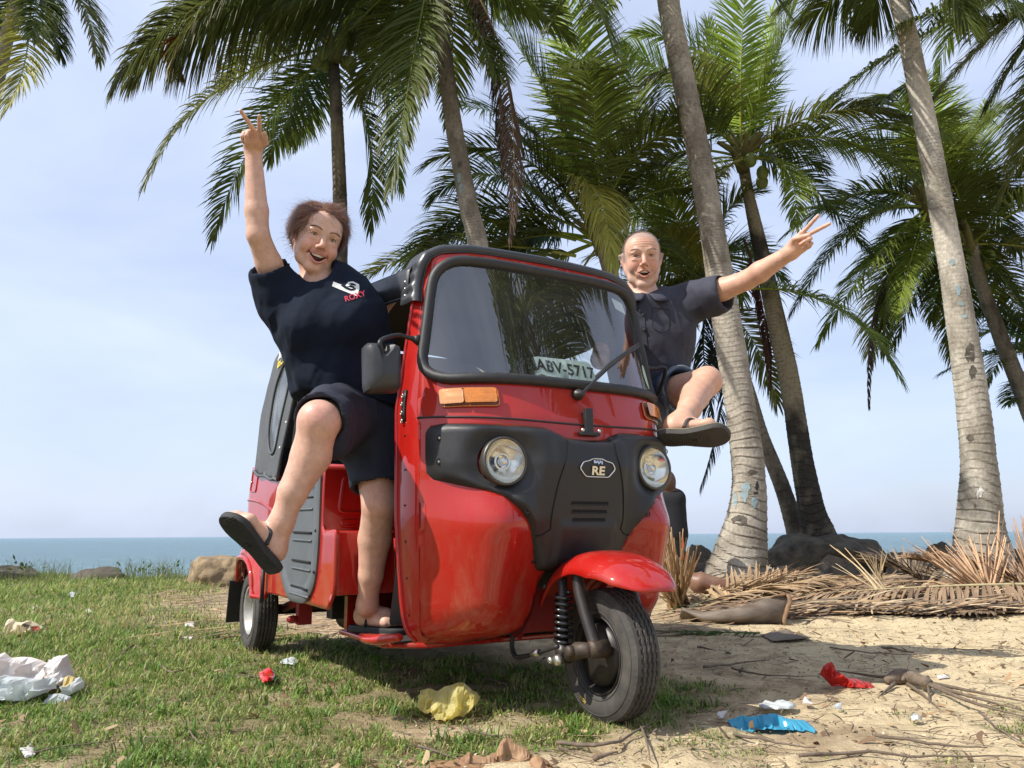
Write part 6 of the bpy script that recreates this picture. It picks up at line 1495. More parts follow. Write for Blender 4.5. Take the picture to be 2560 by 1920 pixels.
palm('thickest palm, stained trunk with blue and white paint right of the man',(1640,-260),[(1843,1448,160,6.3),(1850,1392,132,6.3),(1866,1300,98,6.3),(1872,1200,82,6.3),(1860,1080,77,6.3),(1832,900,74,6.3),(1803,720,70,6.3),(1778,560,66,6.3),(1742,360,62,6.3),(1705,180,60,6.3),(1672,10,60,6.3),(1640,-240,52,6.3)],[
 F(None,(1500,-120),(1380,60),ll=.7,tone=DARK),F(None,(1800,-160),(1960,20),ll=.7,tone=DARK),F(None,(1560,-60),(1500,40),ll=.6)],Yc=6.2,seed=3)
palm('tall pale-trunked palm at right, foot hidden in dry stalks',(2185,-260),[(2452,1440,160,6.3),(2455,1380,136,6.3),(2450,1300,104,6.3),(2446,1150,80,6.3),(2425,960,76,6.3),(2385,700,64,6.3),(2340,450,58,6.3),(2300,240,55,6.3),(2262,60,50,6.3),(2230,-60,48,6.3),(2185,-250,44,6.3)],[
 F(None,(2120,-60),(2010,50),ll=.85,tone=DARK,droop=1.2),F(None,(2200,-60),(2160,60),ll=.7,tone=DARK,droop=1.0),F(None,(2330,-80),(2420,60),ll=.8,tone=DARK,droop=1.1),F(None,(2400,-100),(2560,40),ll=.8,tone=DARK,droop=1.1),F(None,(2080,-100),(1960,10),ll=.7,tone=DARK)],Yc=6.2,tmat=TRK['pale'],seed=4)
palm('dark mottled palm leaning left from the large boulder, bright upright fronds',(1856,395),[(2048,1345,84,8.3),(2030,1280,66,8.3),(2005,1150,54,8.3),(1975,960,50,8.3),(1940,800,48,8.3),(1905,640,40,8.3),(1872,490,30,8.3),(1856,400,30,8.3)],[
 F(None,(1852,180),(1868,-90),ll=.72,tone=BRIGHT,dY=-.4,droop=.25,n=80,wid=.026,roll=.2),F(None,(1925,190),(2015,-50),ll=.70,tone=GREEN,dY=-.2,droop=.4,n=75),F(None,(1760,150),(1590,85),ll=.65,tone=GREEN,dY=.3,droop=.4),F(None,(1720,230),(1560,120),ll=.7,tone=BRIGHT,dY=-.1,droop=.3),
 F(None,(1690,290),(1490,420),ll=.72,tone=DARK,dY=-.5,droop=.7,n=75),F(None,(1650,400),(1530,590),ll=.7,tone=DARK,dY=-.2,droop=.7),F(None,(2050,285),(2255,290),ll=.62,tone=OLIVE,dY=-.7,droop=.9,n=75),F(None,(2075,345),(2300,450),ll=.66,tone=GREEN,dY=-.5,droop=.8),
 F(None,(2010,450),(2180,640),ll=.5,tone=DARK,dY=.2,droop=.5),F(None,(1960,420),(1990,560),ll=.5,tone=GREEN,dY=-.6),F(None,(1800,440),(1750,520),ll=.45,tone=YEL,dY=-.4),F(None,(1930,360),(2060,420),ll=.6,tone=DARK),F(None,(1810,260),(1770,60),ll=.7,tone=GREEN,dY=.6,droop=.3),F(None,(1890,250),(1930,30),ll=.7,tone=BRIGHT,dY=.5,droop=.3)],nfill=3,Yc=8.1,tmat=TRK['dark'],seed=5,coconuts=3)
palm('thin palm leaning far left behind the thick trunk, drooping yellow-green fronds',(1768,735),[(1992,1345,46,8.7),(1960,1230,40,8.7),(1905,1090,34,8.7),(1865,960,33,8.7),(1820,860,33,8.7),(1785,790,36,8.7),(1770,740,38,8.7)],[
 F(None,(1700,615),(1628,585),ll=.62,tone=YEL,dY=-.5,droop=.9,n=70),F(None,(1640,560),(1500,540),ll=.7,tone=DARK,dY=.3),F((1860,600),(1905,760),(1925,965),ll=.22,tone=(.10,.045,.035),tip=(.07,.04,.03),dY=-.2,droop=1.8,v=-.6,n=70),
 F(None,(1815,920),(1752,1215),ll=.42,tone=(.02,.03,.014),tip=(.03,.025,.02),dY=-.2,droop=1.2,v=-.3),F(None,(1760,900),(1790,1090),ll=.40,tone=(.02,.03,.014),tip=(.03,.025,.02),dY=.1,droop=1.3,v=-.3),F(None,(1840,620),(1960,700),ll=.6,tone=DARK,dY=.4),F(None,(1700,700),(1640,800),ll=.45,tone=OLIVE,droop=1.0),
 F(None,(1620,640),(1480,640),ll=.6,tone=DARK),F(None,(1800,560),(1890,480),ll=.6,tone=DARK),F(None,(1700,560),(1620,440),ll=.6,tone=GREEN)],nfill=6,Yc=8.6,tmat=TRK['mid'],seed=6,coconuts=4)
palm('leafy palm right behind the rickshaw roof with tall upright bright fronds',(1505,600),[(1700,1500,70,6.9),(1672,1400,56,6.9),(1640,1280,50,6.9),(1600,1050,44,6.9),(1560,820,40,6.9),(1510,620,40,6.9)],[
 F((1470,560),(1452,230),(1402,-90),ll=.82,tone=BRIGHT,dY=-.3,droop=.2,n=90,wid=.028,roll=-.35,v=.5),F((1470,560),(1385,280),(1240,40),ll=.80,tone=GREEN,dY=.2,droop=.35,n=80),F((1500,560),(1600,375),(1760,300),ll=.62,tone=DARK,dY=-.5,droop=.7,n=75),F((1490,560),(1580,330),(1560,120),ll=.7,tone=GREEN,dY=.5,droop=.3),
 F((1480,580),(1285,385),(1065,410),ll=.62,tone=DARK,dY=-.2,droop=.5),F((1480,590),(1250,440),(1080,495),ll=.6,tone=DARK,dY=.3,droop=.6),F((1490,600),(1300,540),(1060,620),ll=.6,tone=DARK,dY=.4,droop=.7),F((1420,480),(1490,480),(1530,655),ll=.60,tone=YEL,dY=-.6,droop=1.3,n=60,tip=(.22,.17,.10)),
 F((1480,610),(1180,560),(1030,690),ll=.55,tone=GREEN,dY=.5,droop=.6),F((1440,640),(1110,620),(880,715),ll=.40,tone=OLIVE,dY=.6,droop=.4),F((1480,580),(1380,430),(1280,330),ll=.7,tone=DARK,dY=.7),F((1490,580),(1640,480),(1780,480),ll=.65,tone=DARK,dY=.4),F((1490,560),(1520,350),(1480,150),ll=.7,tone=GREEN,dY=.8,droop=.3),
 F((1480,600),(1330,480),(1180,370),ll=.6,tone=GREEN,dY=.9),F((1440,600),(1330,590),(1290,640),ll=.5,tone=DARK),F((1490,590),(1550,470),(1640,420),ll=.6,tone=DARK),F((1460,520),(1330,330),(1130,260),ll=.7,tone=DARK,dY=1.2)],nfill=8,Yc=6.9,tmat=TRK['mid'],seed=7,fill_len=2.2)
palm('dense palm crown half hidden by the tall pale trunk, one dead frond hanging',(2320,520),[(2450,1330,44,8.4),(2430,1000,36,8.4),(2386,740,34,8.4),(2345,560,34,8.4)],[
 F(None,(2150,560),(1980,780),ll=.6,tone=DARK,dY=-.4,droop=.7,n=75),F(None,(2190,640),(2050,850),ll=.58,tone=GREEN,dY=-.6,droop=.8),F(None,(2240,700),(2215,880),ll=.5,tone=DARK,dY=-.2,droop=.9),F((2270,640),(2190,760),(2172,1020),ll=.22,tone=(.14,.11,.09),tip=(.2,.16,.13),dY=-.1,droop=1.8,v=-.5,n=70),
 F(None,(2160,480),(1960,590),ll=.6,tone=DARK,dY=.3),F(None,(2220,390),(2070,360),ll=.6,tone=GREEN,dY=.2,droop=.6),F(None,(2450,450),(2590,520),ll=.6,tone=DARK),F(None,(2330,330),(2290,170),ll=.65,tone=BRIGHT,dY=.3,droop=.3),F(None,(2420,360),(2520,270),ll=.6,tone=GREEN),F(None,(2250,600),(2110,700),ll=.6,tone=DARK,dY=.6),
 F(None,(2200,520),(2030,520),ll=.6,tone=DARK,dY=.8),F(None,(2400,560),(2500,700),ll=.55,tone=DARK,dY=.4),F(None,(2280,640),(2240,790),ll=.5,tone=GREEN,dY=-.7,droop=1.0)],nfill=9,Yc=8.4,tmat=TRK['mid'],seed=8,fill_len=2.4)
palm('palm with brown trunk leaning left out of the right edge',(2425,610),[(2680,1430,60,9),(2610,1130,46,9),(2555,980,40,9),(2500,840,36,9),(2450,700,32,9),(2428,620,32,9)],[
 F(None,(2320,680),(2235,870),ll=.55,tone=DARK,dY=-.4,droop=.7),F(None,(2360,690),(2330,800),ll=.5,tone=DARK,droop=.9),F(None,(2510,700),(2600,850),ll=.55,tone=DARK,dY=-.3,droop=.7),F(None,(2520,600),(2640,680),ll=.6,tone=DARK),F(None,(2530,500),(2620,440),ll=.6,tone=GREEN),F(None,(2380,450),(2300,330),ll=.6,tone=DARK),F(None,(2440,420),(2470,260),ll=.65,tone=GREEN,droop=.3)],nfill=7,Yc=9,tmat=TRK['mid'],seed=11,fill_len=2.3,coconuts=3)
palm('small-looking palm farthest away at the right edge above the sea',(2620,900),[(2660,1420,40,12),(2640,1150,32,12),(2620,900,28,12)],[
 F(None,(2500,880),(2350,935),ll=.55,tone=DARK,dY=-.2,droop=.5),F(None,(2510,830),(2420,860),ll=.55,tone=GREEN,droop=.6),F(None,(2520,790),(2450,780),ll=.55,tone=OLIVE,droop=.5),F(None,(2540,860),(2470,960),ll=.5,tone=DARK),F(None,(2560,960),(2520,1010),ll=.5,tone=DARK)],nfill=4,Yc=12,seed=12,fill_len=2.4)
palm('palm whose fronds reach in from beyond the top right corner',(2680,-80),[(2790,1450,110,6.8),(2760,900,66,6.8),(2715,300,56,6.8),(2680,-80,50,6.8)],[
 F(None,(2330,75),(2035,280),ll=.66,n=80,tone=DARK,dY=-.3,droop=1.0),F(None,(2480,90),(2330,250),ll=.6,tone=OLIVE,dY=.2,droop=.8),F(None,(2450,-10),(2250,60),ll=.75,tone=DARK,droop=1.1),F(None,(2560,120),(2470,260),ll=.6,tone=DARK,droop=.8),F(None,(2560,30),(2400,60),ll=.7,tone=DARK,droop=1.0),F(None,(2600,250),(2560,420),ll=.6,tone=DARK),F(None,(2620,200),(2500,500),ll=.55,tone=OLIVE,droop=.6)],nfill=2,Yc=6.8,seed=13)
# the palm beside the photographer that shows dark in the windscreen
def side_palm(x,y,z,label,seed,n=20):
    rg = np.random.default_rng(seed); r = thing('coconut_palm',label,'palm tree',(x+.9,y-.4,0),0,'coconut palms between the road and the sea'); O_=np.array(r.location); cw = np.array([x,y,z])
    mesh_obj('trunk',*tube(smooth_path([np.array([0,0,-.2]),np.array([-.05,.02,z*.4]),cw-O_],14),[.26,.17,.15,.14],20),TRK['grey'],r)
    for i in range(n):
        az = i*2.4+rg.random()*.5; el = rg.uniform(-.5,1.0); d = np.array([cos(az)*cos(el),sin(az)*cos(el),sin(el)]); L_ = rg.uniform(2.2,3.0); p1 = cw+d*L_*.6; p2 = p1+unit(d+np.array([0,0,-1.1]))*L_*.6
        V,Fq,C = frond_geo(cw-O_,p1-O_,p2-O_,ll=.75,wid=.02,n=60,droop=.8,tone=[DARK,GREEN,OLIVE][i%3],seed=seed*9+i,rr=.03); mesh_obj('frond',V,Fq,LEAFG,r,color=C,smooth=False)
side_palm(4.3,1.35,6.3,'palm standing outside the right edge, seen only as a dark reflection in the windscreen',61)
# ================================================================== what lies about
def gzp(x,y): return float(gz(np.array([x]),np.array([y]))[0])
def onground(u,v):      # the ground point under a pixel
    p = atZ(u,v,0)
    for _ in range(6): p = atZ(u,v,gzp(p[0],p[1]))
    return p
DRY = pmat('dry_leaf',(.42,.29,.15),rough=.75,attr='col',transl=.12,var=.2,vscale=20)
STRAW=(.40,.27,.145); PALE=(.52,.40,.25); GREYB=(.22,.165,.11); TAN=(.34,.22,.12)
def dry_frond(label,p0,p1,p2,**o):
    r = thing('dry_frond',label,'dry palm frond',tuple(p0),0,'dry palm fronds piled under the palms'); O_=np.array(p0)
    o.setdefault('rr',.016); V,Fq,C = frond_geo(np.array(p0)-O_,np.array(p1)-O_,np.array(p2)-O_,**o)
    W = V+O_; gg = gz(W[:,0],W[:,1])+.008; nf = fbm(W,9,2,4)*.02+.02; W[:,2] = np.maximum(W[:,2],gg+nf*(1+.0*W[:,2])); V = W-O_
    mesh_obj('leaflets', V, Fq, DRY, r, color=C, smooth=False); return r
og = onground
def P3(u,v,Y): return atY(u,v,Y)
dry_frond('dry frond lying along the sand at right, its leaflets hanging over the shade',P3(2640,1462,5.5),P3(2260,1470,5.5),P3(1800,1505,5.7),ll=.55,n=110,droop=1.3,tone=(.30,.20,.12),tip=(.22,.15,.09),v=-.1,wid=.011,start=.02,ragged=.25,seed=1)
dry_frond('pale dry frond stretched along the top of the pile toward the right edge',P3(2680,1455,5.7),P3(2350,1478,5.7),P3(2010,1490,5.8),ll=.50,n=85,droop=.7,tone=TAN,tip=PALE,v=.35,wid=.010,start=.02,seed=2,ragged=.42)
dry_frond('dry frond in the middle of the pile in front of the brown rock',P3(2330,1500,6.0),P3(2080,1470,6.2),P3(1840,1472,6.3),ll=.45,n=80,droop=.9,tone=TAN,tip=STRAW,v=.2,wid=.012,start=.05,seed=3)
dry_frond('dry frond with long stalks crossing behind the curved leaf sheath',P3(1720,1520,5.6),P3(1900,1475,5.9),P3(2120,1440,6.2),ll=.45,n=80,droop=.7,tone=STRAW,tip=GREYB,v=.3,wid=.012,start=.05,seed=4)
dry_frond('greyish dry frond low in the pile below the brown rock',P3(1990,1520,5.6),P3(2160,1500,5.7),P3(2420,1490,5.8),ll=.42,n=80,droop=1.0,tone=GREYB,tip=TAN,v=.1,wid=.012,start=.05,seed=5)
dry_frond('dry frond near the foot of the thick trunk, leaflets pointing up',P3(1760,1492,6.0),P3(1900,1465,6.1),P3(2010,1435,6.3),ll=.40,n=60,droop=.3,tone=TAN,tip=PALE,v=.5,wid=.010,start=.05,seed=6)
dry_frond('dry frond at the right edge with raised leaflets in front of the pale trunk',P3(2660,1500,6.2),P3(2470,1440,6.4),P3(2290,1400,6.6),ll=.50,n=80,droop=.3,tone=(.40,.25,.14),tip=PALE,v=.55,wid=.011,start=.05,seed=7)
dry_frond('short dry frond poking up behind the pile near the small brown rock',P3(2330,1470,6.6),P3(2250,1425,6.8),P3(2150,1405,7.0),ll=.38,n=60,droop=.3,tone=GREYB,tip=TAN,v=.5,wid=.011,start=.05,seed=8)
dry_frond('dark dry frond under the others at the front edge of the pile',P3(2560,1520,5.3),P3(2350,1530,5.3),P3(2120,1540,5.35),ll=.36,n=90,droop=1.2,tone=(.17,.115,.07),tip=(.30,.2,.12),v=-.1,wid=.012,start=.03,seed=9)
dry_frond('dry frond leaning on the foot of the thick trunk',P3(1830,1500,6.2),P3(1960,1468,6.5),P3(2090,1448,6.9),ll=.36,n=60,droop=.4,tone=TAN,tip=PALE,v=.4,wid=.010,start=.05,seed=10)
def spikes(name,label,base,tips,mat_tone,seed,w=.006,group=None,cat='dry palm frond'):
    """a sheaf of split leaf ribs rising from one butt"""
    r = thing(name,label,cat,tuple(base),0,group); rg = np.random.default_rng(seed); O_=np.array(base)
    tips = [t for t in tips]+[np.array(t)*rg.uniform(.80,1.02)+O_*0+(1-1)*O_+rg.normal(size=3)*np.array([.05,.05,.05]) if False else O_+(np.array(t)-O_)*rg.uniform(.6,1.03)+rg.normal(size=3)*.045 for t in tips for _ in (0,1)]
    for i,(tp) in enumerate(tips):
        tp = np.array(tp)-O_; m = tp*.5+rg.normal(size=3)*.02*np.linalg.norm(tp); b0 = rg.normal(size=3)*np.array([.03,.02,.01])
        V,Fc = tube(smooth_path([b0,m,tp],4),[w*1.3,w*1.1,w*.8,w*.35],5,flat=.35); c = np.array(mat_tone)*(.75+.6*rg.random()); mesh_obj('rib', V, Fc, DRY, r, color=np.tile(np.clip(c,0,.8),(len(V),1)))
    return r
rg = np.random.default_rng(5); 
tips = []
for (u,v) in [(1654,1332),(1668,1322),(1678,1318),(1640,1350),(1648,1356),(1634,1380),(1708,1322),(1716,1345),(1735,1378),(1640,1410),(1645,1440),(1670,1340),(1682,1365),(1662,1375),(1690,1400),(1650,1400),(1728,1400),(1636,1395),(1630,1430),(1672,1395),(1685,1345),(1706,1370),(1720,1365),(1644,1372),(1660,1350),(1676,1330),(1632,1450),(1640,1465),(1655,1420),(1700,1330)]: tips.append(P3(u,v,5.35+rg.uniform(-.15,.25)))
spikes('dry_frond','upright fan of split dry leaf ribs just right of the front mudguard',og(1697,1524),tips,(.50,.34,.19),11,w=.010,group='dry palm fronds piled under the palms')
tips = [P3(u+rg.uniform(-8,8),v+rg.uniform(-8,8),6.0+rg.uniform(-.3,.3)) for u,v in [(2285,1372),(2300,1390),(2312,1352),(2330,1365),(2345,1380),(2305,1420),(2290,1360),(2360,1350),(2375,1372),(2390,1345),(2405,1365),(2340,1410),(2420,1340),(2435,1370),(2450,1350),(2322,1392),(2352,1395),(2380,1398),(2400,1392),(2500,1285),(2496,1310),(2515,1330),(2470,1325),(2310,1335),(2270,1350)]]
spikes('dry_frond','leaning fan of reddish dry ribs in front of the pale rightmost trunk',P3(2480,1500,5.8),tips,(.52,.33,.19),12,w=.010,group='dry palm fronds piled under the palms')
tips = [P3(u+rg.uniform(-8,8),v+rg.uniform(-8,8),5.9+rg.uniform(-.3,.3)) for u,v in [(2530,1310),(2545,1290),(2555,1330),(2510,1350),(2520,1370),(2560,1300),(2480,1380),(2500,1400),(2570,1350),(2450,1410),(2440,1430),(2590,1320),(2535,1345)]]
spikes('dry_frond','tangle of dry ribs at the right edge behind the leaning fan',P3(2600,1500,5.7),tips,(.36,.23,.14),13,w=.009,group='dry palm fronds piled under the palms')
spikes('dry_stalk','pair of long pale stalks slanting up in front of the black boulder',P3(2235,1500,5.5),[P3(2075,1362,5.9),P3(2092,1372,5.9),P3(2140,1420,5.8)],(.48,.36,.20),14,w=.010,cat='dry stalk')
spikes('dry_stalk','two thin upright stems in front of the long low rock',P3(2200,1450,6.4),[P3(2172,1390,6.5),P3(2190,1385,6.5),P3(2205,1395,6.5)],(.34,.24,.12),15,w=.006,cat='dry stalk')
# loose leaflets of the pile, past counting
def litter(name,n,region,ln,w,tones,seed,lift=.0,kind='stuff',mat=DRY,curl=.3,tilt=.05,lbl=None):
    rg = np.random.default_rng(seed); P=[];
    for _ in range(n*3):
        q = region(rg)
        if q is not None: P.append(q)
        if len(P)>=n: break
    P = np.array(P); m = len(P); th = rg.random(m)*2*pi if ln[2] is None else ln[2]+rg.normal(size=m)*.45; L_ = rg.uniform(ln[0],ln[1],m)**1.0
    K=4; s = np.linspace(-.5,.5,K+1); tl = rg.normal(size=m)*tilt; cv = rg.normal(size=m)*curl; V=np.zeros((m,K+1,2,3))
    z0 = lift*rg.random(m)
    for k in range(K+1):
        a = th+cv*s[k]*1.5; x = P[:,0]+np.cos(a)*L_*s[k]; y = P[:,1]+np.sin(a)*L_*s[k]; z = gz(x,y)+.004+z0+np.abs(tl*L_*(s[k]+.5))
        ww = w*(1-.75*abs(s[k]*1.6)**2)*(.6+.8*rg.random(m)*0+.4); px_,py_ = -np.sin(a),np.cos(a); tw = rg.normal()*.3
        for j,sg in enumerate((-1,1)): V[:,k,j] = np.stack([x+px_*ww*sg,y+py_*ww*sg,z+ww*sg*.4],1)
    base = np.arange(m)*(K+1)*2; Fq = np.vstack([np.stack([base+2*k,base+2*k+1,base+2*k+3,base+2*k+2],1) for k in range(K)])
    tn = np.array(tones); C = tn[rg.integers(len(tn),size=m)]*(.7+.6*rg.random((m,1))); C = np.repeat(C,(K+1)*2,axis=0)
    o = mesh_obj(name,V.reshape(-1,3),Fq,mat,color=np.clip(C,.01,.9)); tag(o,kind=kind); return o
def pile(rg):
    u = rg.uniform(1730,2640); Y = 5.2+2.9*rg.random()**1.3; u = u+ (0); x = (u-1280)/FPX*Y
    return (x,Y) if rg.random() < .9 else None
litter('leaf_litter_pile',2300,pile,(.12,.6,0.0),.008,[STRAW,TAN,GREYB,(.13,.085,.055),(.20,.13,.08),PALE],21,lift=.06,tilt=.08)
litter('straw_litter',1700,lambda rg:(lambda Y,u:((u-1280)/FPX*Y,Y))(rg.uniform(4.4,9.5),rg.uniform(380,1750)),(.08,.45,0.0),.004,[TAN,GREYB,(.15,.10,.06),STRAW],22,tilt=.08)
def fg(rg):
    Y = rg.uniform(1.75,5.2)**1.0; u = rg.uniform(-60,2620); x=(u-1280)/FPX*Y; return (x,Y) if rg.random()<(.9 if (x>-.3 and (Y<2.7 or x>.9)) else .30) else None
litter('twig_litter',1500,fg,(.02,.16,None),.0016,[(.12,.08,.05),(.20,.14,.09),(.07,.05,.035),(.30,.22,.13)],23,tilt=.06)
litter('dead_leaf_bits',420,fg,(.015,.06,None),.007,[(.30,.19,.10),(.18,.11,.06),(.42,.30,.17)],26,tilt=.35,curl=.9)
litter('sand_crumbs',5200,fg,(.003,.014,None),.0028,[(.16,.11,.07),(.42,.31,.18),(.55,.45,.30),(.09,.065,.045)],24,tilt=.3)

# sticks one can count
BARK = pmat('stick_bark',(.20,.15,.105),rough=.9,hue=(.09,.065,.045),vscale=40,bump=.002,bscale=120)
def stick(label,pts,r,mat=BARK,name='stick',lift=.010,fork=None):
    W = [og(u,v) for u,v in pts]; O_ = W[0]; path = smooth_path([w-O_+np.array([0,0,lift+ r]) for w in W],6); path = path+np.stack([np.zeros(len(path)),np.zeros(len(path)),.006*fbm(path+O_,20,2,7)],1)
    o = mesh_obj(name,*tube(path,[r,r*.85,r*.6,r*.3],7),mat); o.location = O_; tag(o,label,'stick','fallen sticks on the grass and sand')
    return o
for args in [('long pale split stick in the foreground right of the dry leaf',[(1395,1872),(1470,1880),(1530,1876),(1590,1845),(1640,1812)],.006),
 ('thin stick on the bare ground below the front wheel',[(1398,1880),(1430,1895),(1490,1910)],.003),('dark short stick at the bottom edge right of centre',[(1486,1916),(1545,1898)],.006),
 ('thin forked pale stick standing near the bottom edge',[(1603,1830),(1618,1870),(1626,1915)],.004),('short dark stick behind the dry leaf',[(1162,1832),(1210,1850),(1255,1856)],.005),
 ('bent grey stick in the grass left of the red wrapper',[(262,1690),(330,1622),(368,1648)],.005),('short pale stick beside the bent grey one',[(270,1680),(290,1645)],.003),
 ('stick with a pale broken end in the middle of the grass',[(400,1672),(432,1690),(500,1668)],.006),('small brown stick above the broken-ended one',[(430,1642),(452,1676)],.003),
 ('thin stick beside the red wrapper',[(588,1697),(648,1702),(700,1714)],.003),('straw stalk lying in shade behind the yellow bag',[(1212,1704),(1295,1727)],.004),
 ('thin curved stalk in the grass left of the front wheel',[(1278,1735),(1300,1765),(1312,1800)],.003),('dark twig on the sand beyond the shade edge',[(2205,1626),(2260,1636),(2330,1650)],.006),
 ('long thin twig crossing from shade into sunlit sand',[(2075,1626),(2160,1638),(2290,1648)],.004),('twig near the right edge on the sunlit sand',[(2370,1630),(2450,1632),(2560,1636)],.003),
 ('short dark twig in the shade beside the front wheel',[(1745,1625),(1785,1634)],.006),('broad dark strip of bark in the shade',[(1760,1678),(1840,1668),(1925,1658)],.006),
 ('long dark strip lying below the bark strip',[(1830,1680),(1900,1696),(2050,1700)],.0045),('pale stalk in front of the blue bag',[(1835,1848),(1900,1864),(2040,1885)],.005),
 ('long grey palm stalk at the bottom right edge',[(2000,1908),(2150,1896),(2300,1905),(2560,1908)],.005),('dark root running to the right edge',[(2190,1850),(2320,1872),(2470,1885)],.005),
 ('brown twig lying near the lower right corner',[(2450,1790),(2500,1835),(2560,1870)],.004),('thin dark twig at far right on the sand',[(2482,1620),(2560,1632)],.003),
 ('curved twig at lower left of the dry leaf',[(1045,1880),(1100,1895),(1150,1912)],.004),('brown stick at the bottom left in the grass',[(60,1900),(160,1880),(290,1862)],.003),
 ('bent dry stalk in the grass near the bottom',[(470,1835),(490,1860),(512,1874)],.003)]: stick(*args)
# broken stem bundle with long roots
r0 = og(2235,1718); bs = thing('root_clump','broken palm root clump with long trailing stems on the sunlit sand','root clump',tuple(r0))
rel = lambda u,v,dz=0.012: og(u,v)-r0+np.array([0,0,dz])
mesh_obj('stump',*tube(smooth_path([rel(2215,1716,.02),rel(2262,1716,.035),rel(2325,1732,.03)],6),[.012,.028,.024,.018],9),BARK,bs)
for pts in ([(2230,1715,.03),(2190,1705,.02),(2140,1690,.01),(2085,1682,.01)],[(2260,1722,.03),(2276,1690,.06)],[(2320,1730,.03),(2420,1755,.02),(2560,1785,.01)],[(2325,1735,.03),(2440,1775,.02),(2560,1800,.01)],[(2320,1728,.03),(2440,1745,.02),(2580,1765,.01)],[(2322,1722,.04),(2325,1762,.0)],[(2240,1722,.02),(2200,1745,.008)],[(2270,1725,.02),(2300,1738,.01),(2345,1775,.008)]):
    mesh_obj('stem',*tube(smooth_path([rel(*p) for p in pts],5),[.007,.006,.004,.002],6),BARK,bs)

# curved leaf sheath lying like a boat
SHE = pmat('leaf_sheath',(.20,.165,.125),rough=.7,hue=(.10,.065,.04),vscale=7,stretch=(1,3,3),bump=.002,bscale=60); SHI = pmat('sheath_inside',(.30,.17,.08),rough=.8,hue=(.12,.07,.04),vscale=25)
a0 = og(1712,1545); sh = thing('leaf_sheath','big curved grey-brown palm leaf sheath lying in front of the dry fronds','leaf sheath',tuple(a0)); rows=[];rows2=[]
for t in np.linspace(0,1,26):
    u = 1706+t*262; vb = np.interp(t,[0,.2,.5,.8,1],[1526,1556,1574,1586,1584]); vt = np.interp(t,[0,.2,.45,.7,.88,1],[1520,1532,1524,1508,1490,1486]); Yb = 5.05-.10*sin(t*pi)
    pb = P3(u,vb,Yb); pt = P3(u,vt,Yb+.03); pb[2] = max(pb[2],gzp(pb[0],pb[1])+.004)
    pm = (pb+pt)/2+np.array([0,-.05*sin(t*pi)-.02,0]); back = pt+np.array([0,.10,-.07]); wob=.006*sin(t*30)
    rows.append([pb+[0,.05,0]-a0,pb-a0,pm-a0+[0,wob,0],pt-a0,pt-a0+[0,.015,.004],back-a0])
mesh_obj('sheath',*grid(np.array(rows)),SHE,sh); solid(sh.children[0],.008)
rim = [np.array(r[3]) for r in rows[-5:]]+[P3(1975,1502,5.0)-a0,P3(1966,1530,4.95)-a0,P3(1962,1560,4.92)-a0,P3(1990,1586,4.95)-a0]
mesh_obj('torn_rim',*tube(smooth_path(rim,4),[.008,.016,.014,.010],8,flat=.6),SHI,sh)
r0 = P3(1730,1455,6.2); hk = thing('flower_spathe','smooth reddish-brown palm flower sheath lying behind the dry fan','palm husk',tuple(r0)); 
mesh_obj('spathe',*tube(smooth_path([P3(1722,1440,6.2)-r0,P3(1745,1455,6.2)-r0,P3(1800,1470,6.2)-r0,P3(1860,1485,6.2)-r0,P3(1900,1492,6.2)-r0],6),[.035,.085,.075,.055,.035],14),pmat('spathe_brown',(.16,.060,.035),rough=.35,hue=(.24,.14,.09),vscale=9),hk)

# crumpled litter: a sheet pushed into folds
def crumple(name,label,cat,outline,mats,h,seed,amp=1.0,transl=False,step=7,sc=14,fold=3,thick=.0012,text=None,lift=.006,group=None,jag=0):
    if jag:
        rj = random.Random(seed); cu = sum(p[0] for p in outline)/len(outline); cv_ = sum(p[1] for p in outline)/len(outline); o2=[]
        for a,b in zip(outline,outline[1:]+outline[:1]):
            for t in (0,.5): 
                k_ = 1+rj.uniform(-jag,jag*.6); o2.append((cu+(a[0]*(1-t)+b[0]*t-cu)*k_,cv_+(a[1]*(1-t)+b[1]*t-cv_)*k_))
        outline = o2
    P0 = [og(u,v) for u,v in outline]; 
    c = np.mean(P0,0); v,f = poly_surface(resample(np.array([(p[0]-c[0],p[1]-c[1]) for p in P0]),.012), lambda a,b:(a,b,0), .012)
    out = np.array([(p[0]-c[0],p[1]-c[1]) for p in P0]); d = seg_dist(v[:,:2],out); R0 = d.max(); w = np.clip(d/R0,0,1)**.6
    Q = v.copy(); Q[:,2] = seed; n1 = fbm(Q,sc,3,seed); n2 = np.abs(fbm(Q,sc*.6,2,seed+3)); ridge = 1-np.abs(fbm(Q,sc*.8,2,seed+6))*3.5
    z = h*w*(.45+.55*np.clip(ridge,0,1)+.5*n1*amp)+h*.25*n2
    v[:,2] = z; v[:,0] += .018*amp*fbm(Q,sc,2,seed+8)*w; v[:,1] += .018*amp*fbm(Q,sc,2,seed+9)*w
    W = v+c; zg = gz(W[:,0],W[:,1]); v[:,2] = v[:,2]+zg-c[2]+lift
    o = mesh_obj(name, v, f, mats, smooth=True, auto=28); o.location = c; solid(o,thick); tag(o,label,cat,group); return o
def plastic(name,col,transl=.45,rough=.3):
    return pmat(name,col,rough=rough,transl=transl,var=.12,vscale=20,spec=.6)
DL_ = None
PW = plastic('white_paper',(.72,.67,.62),.2,.7); PT = plastic('white_plastic_film',(.70,.74,.72),.35,.25)
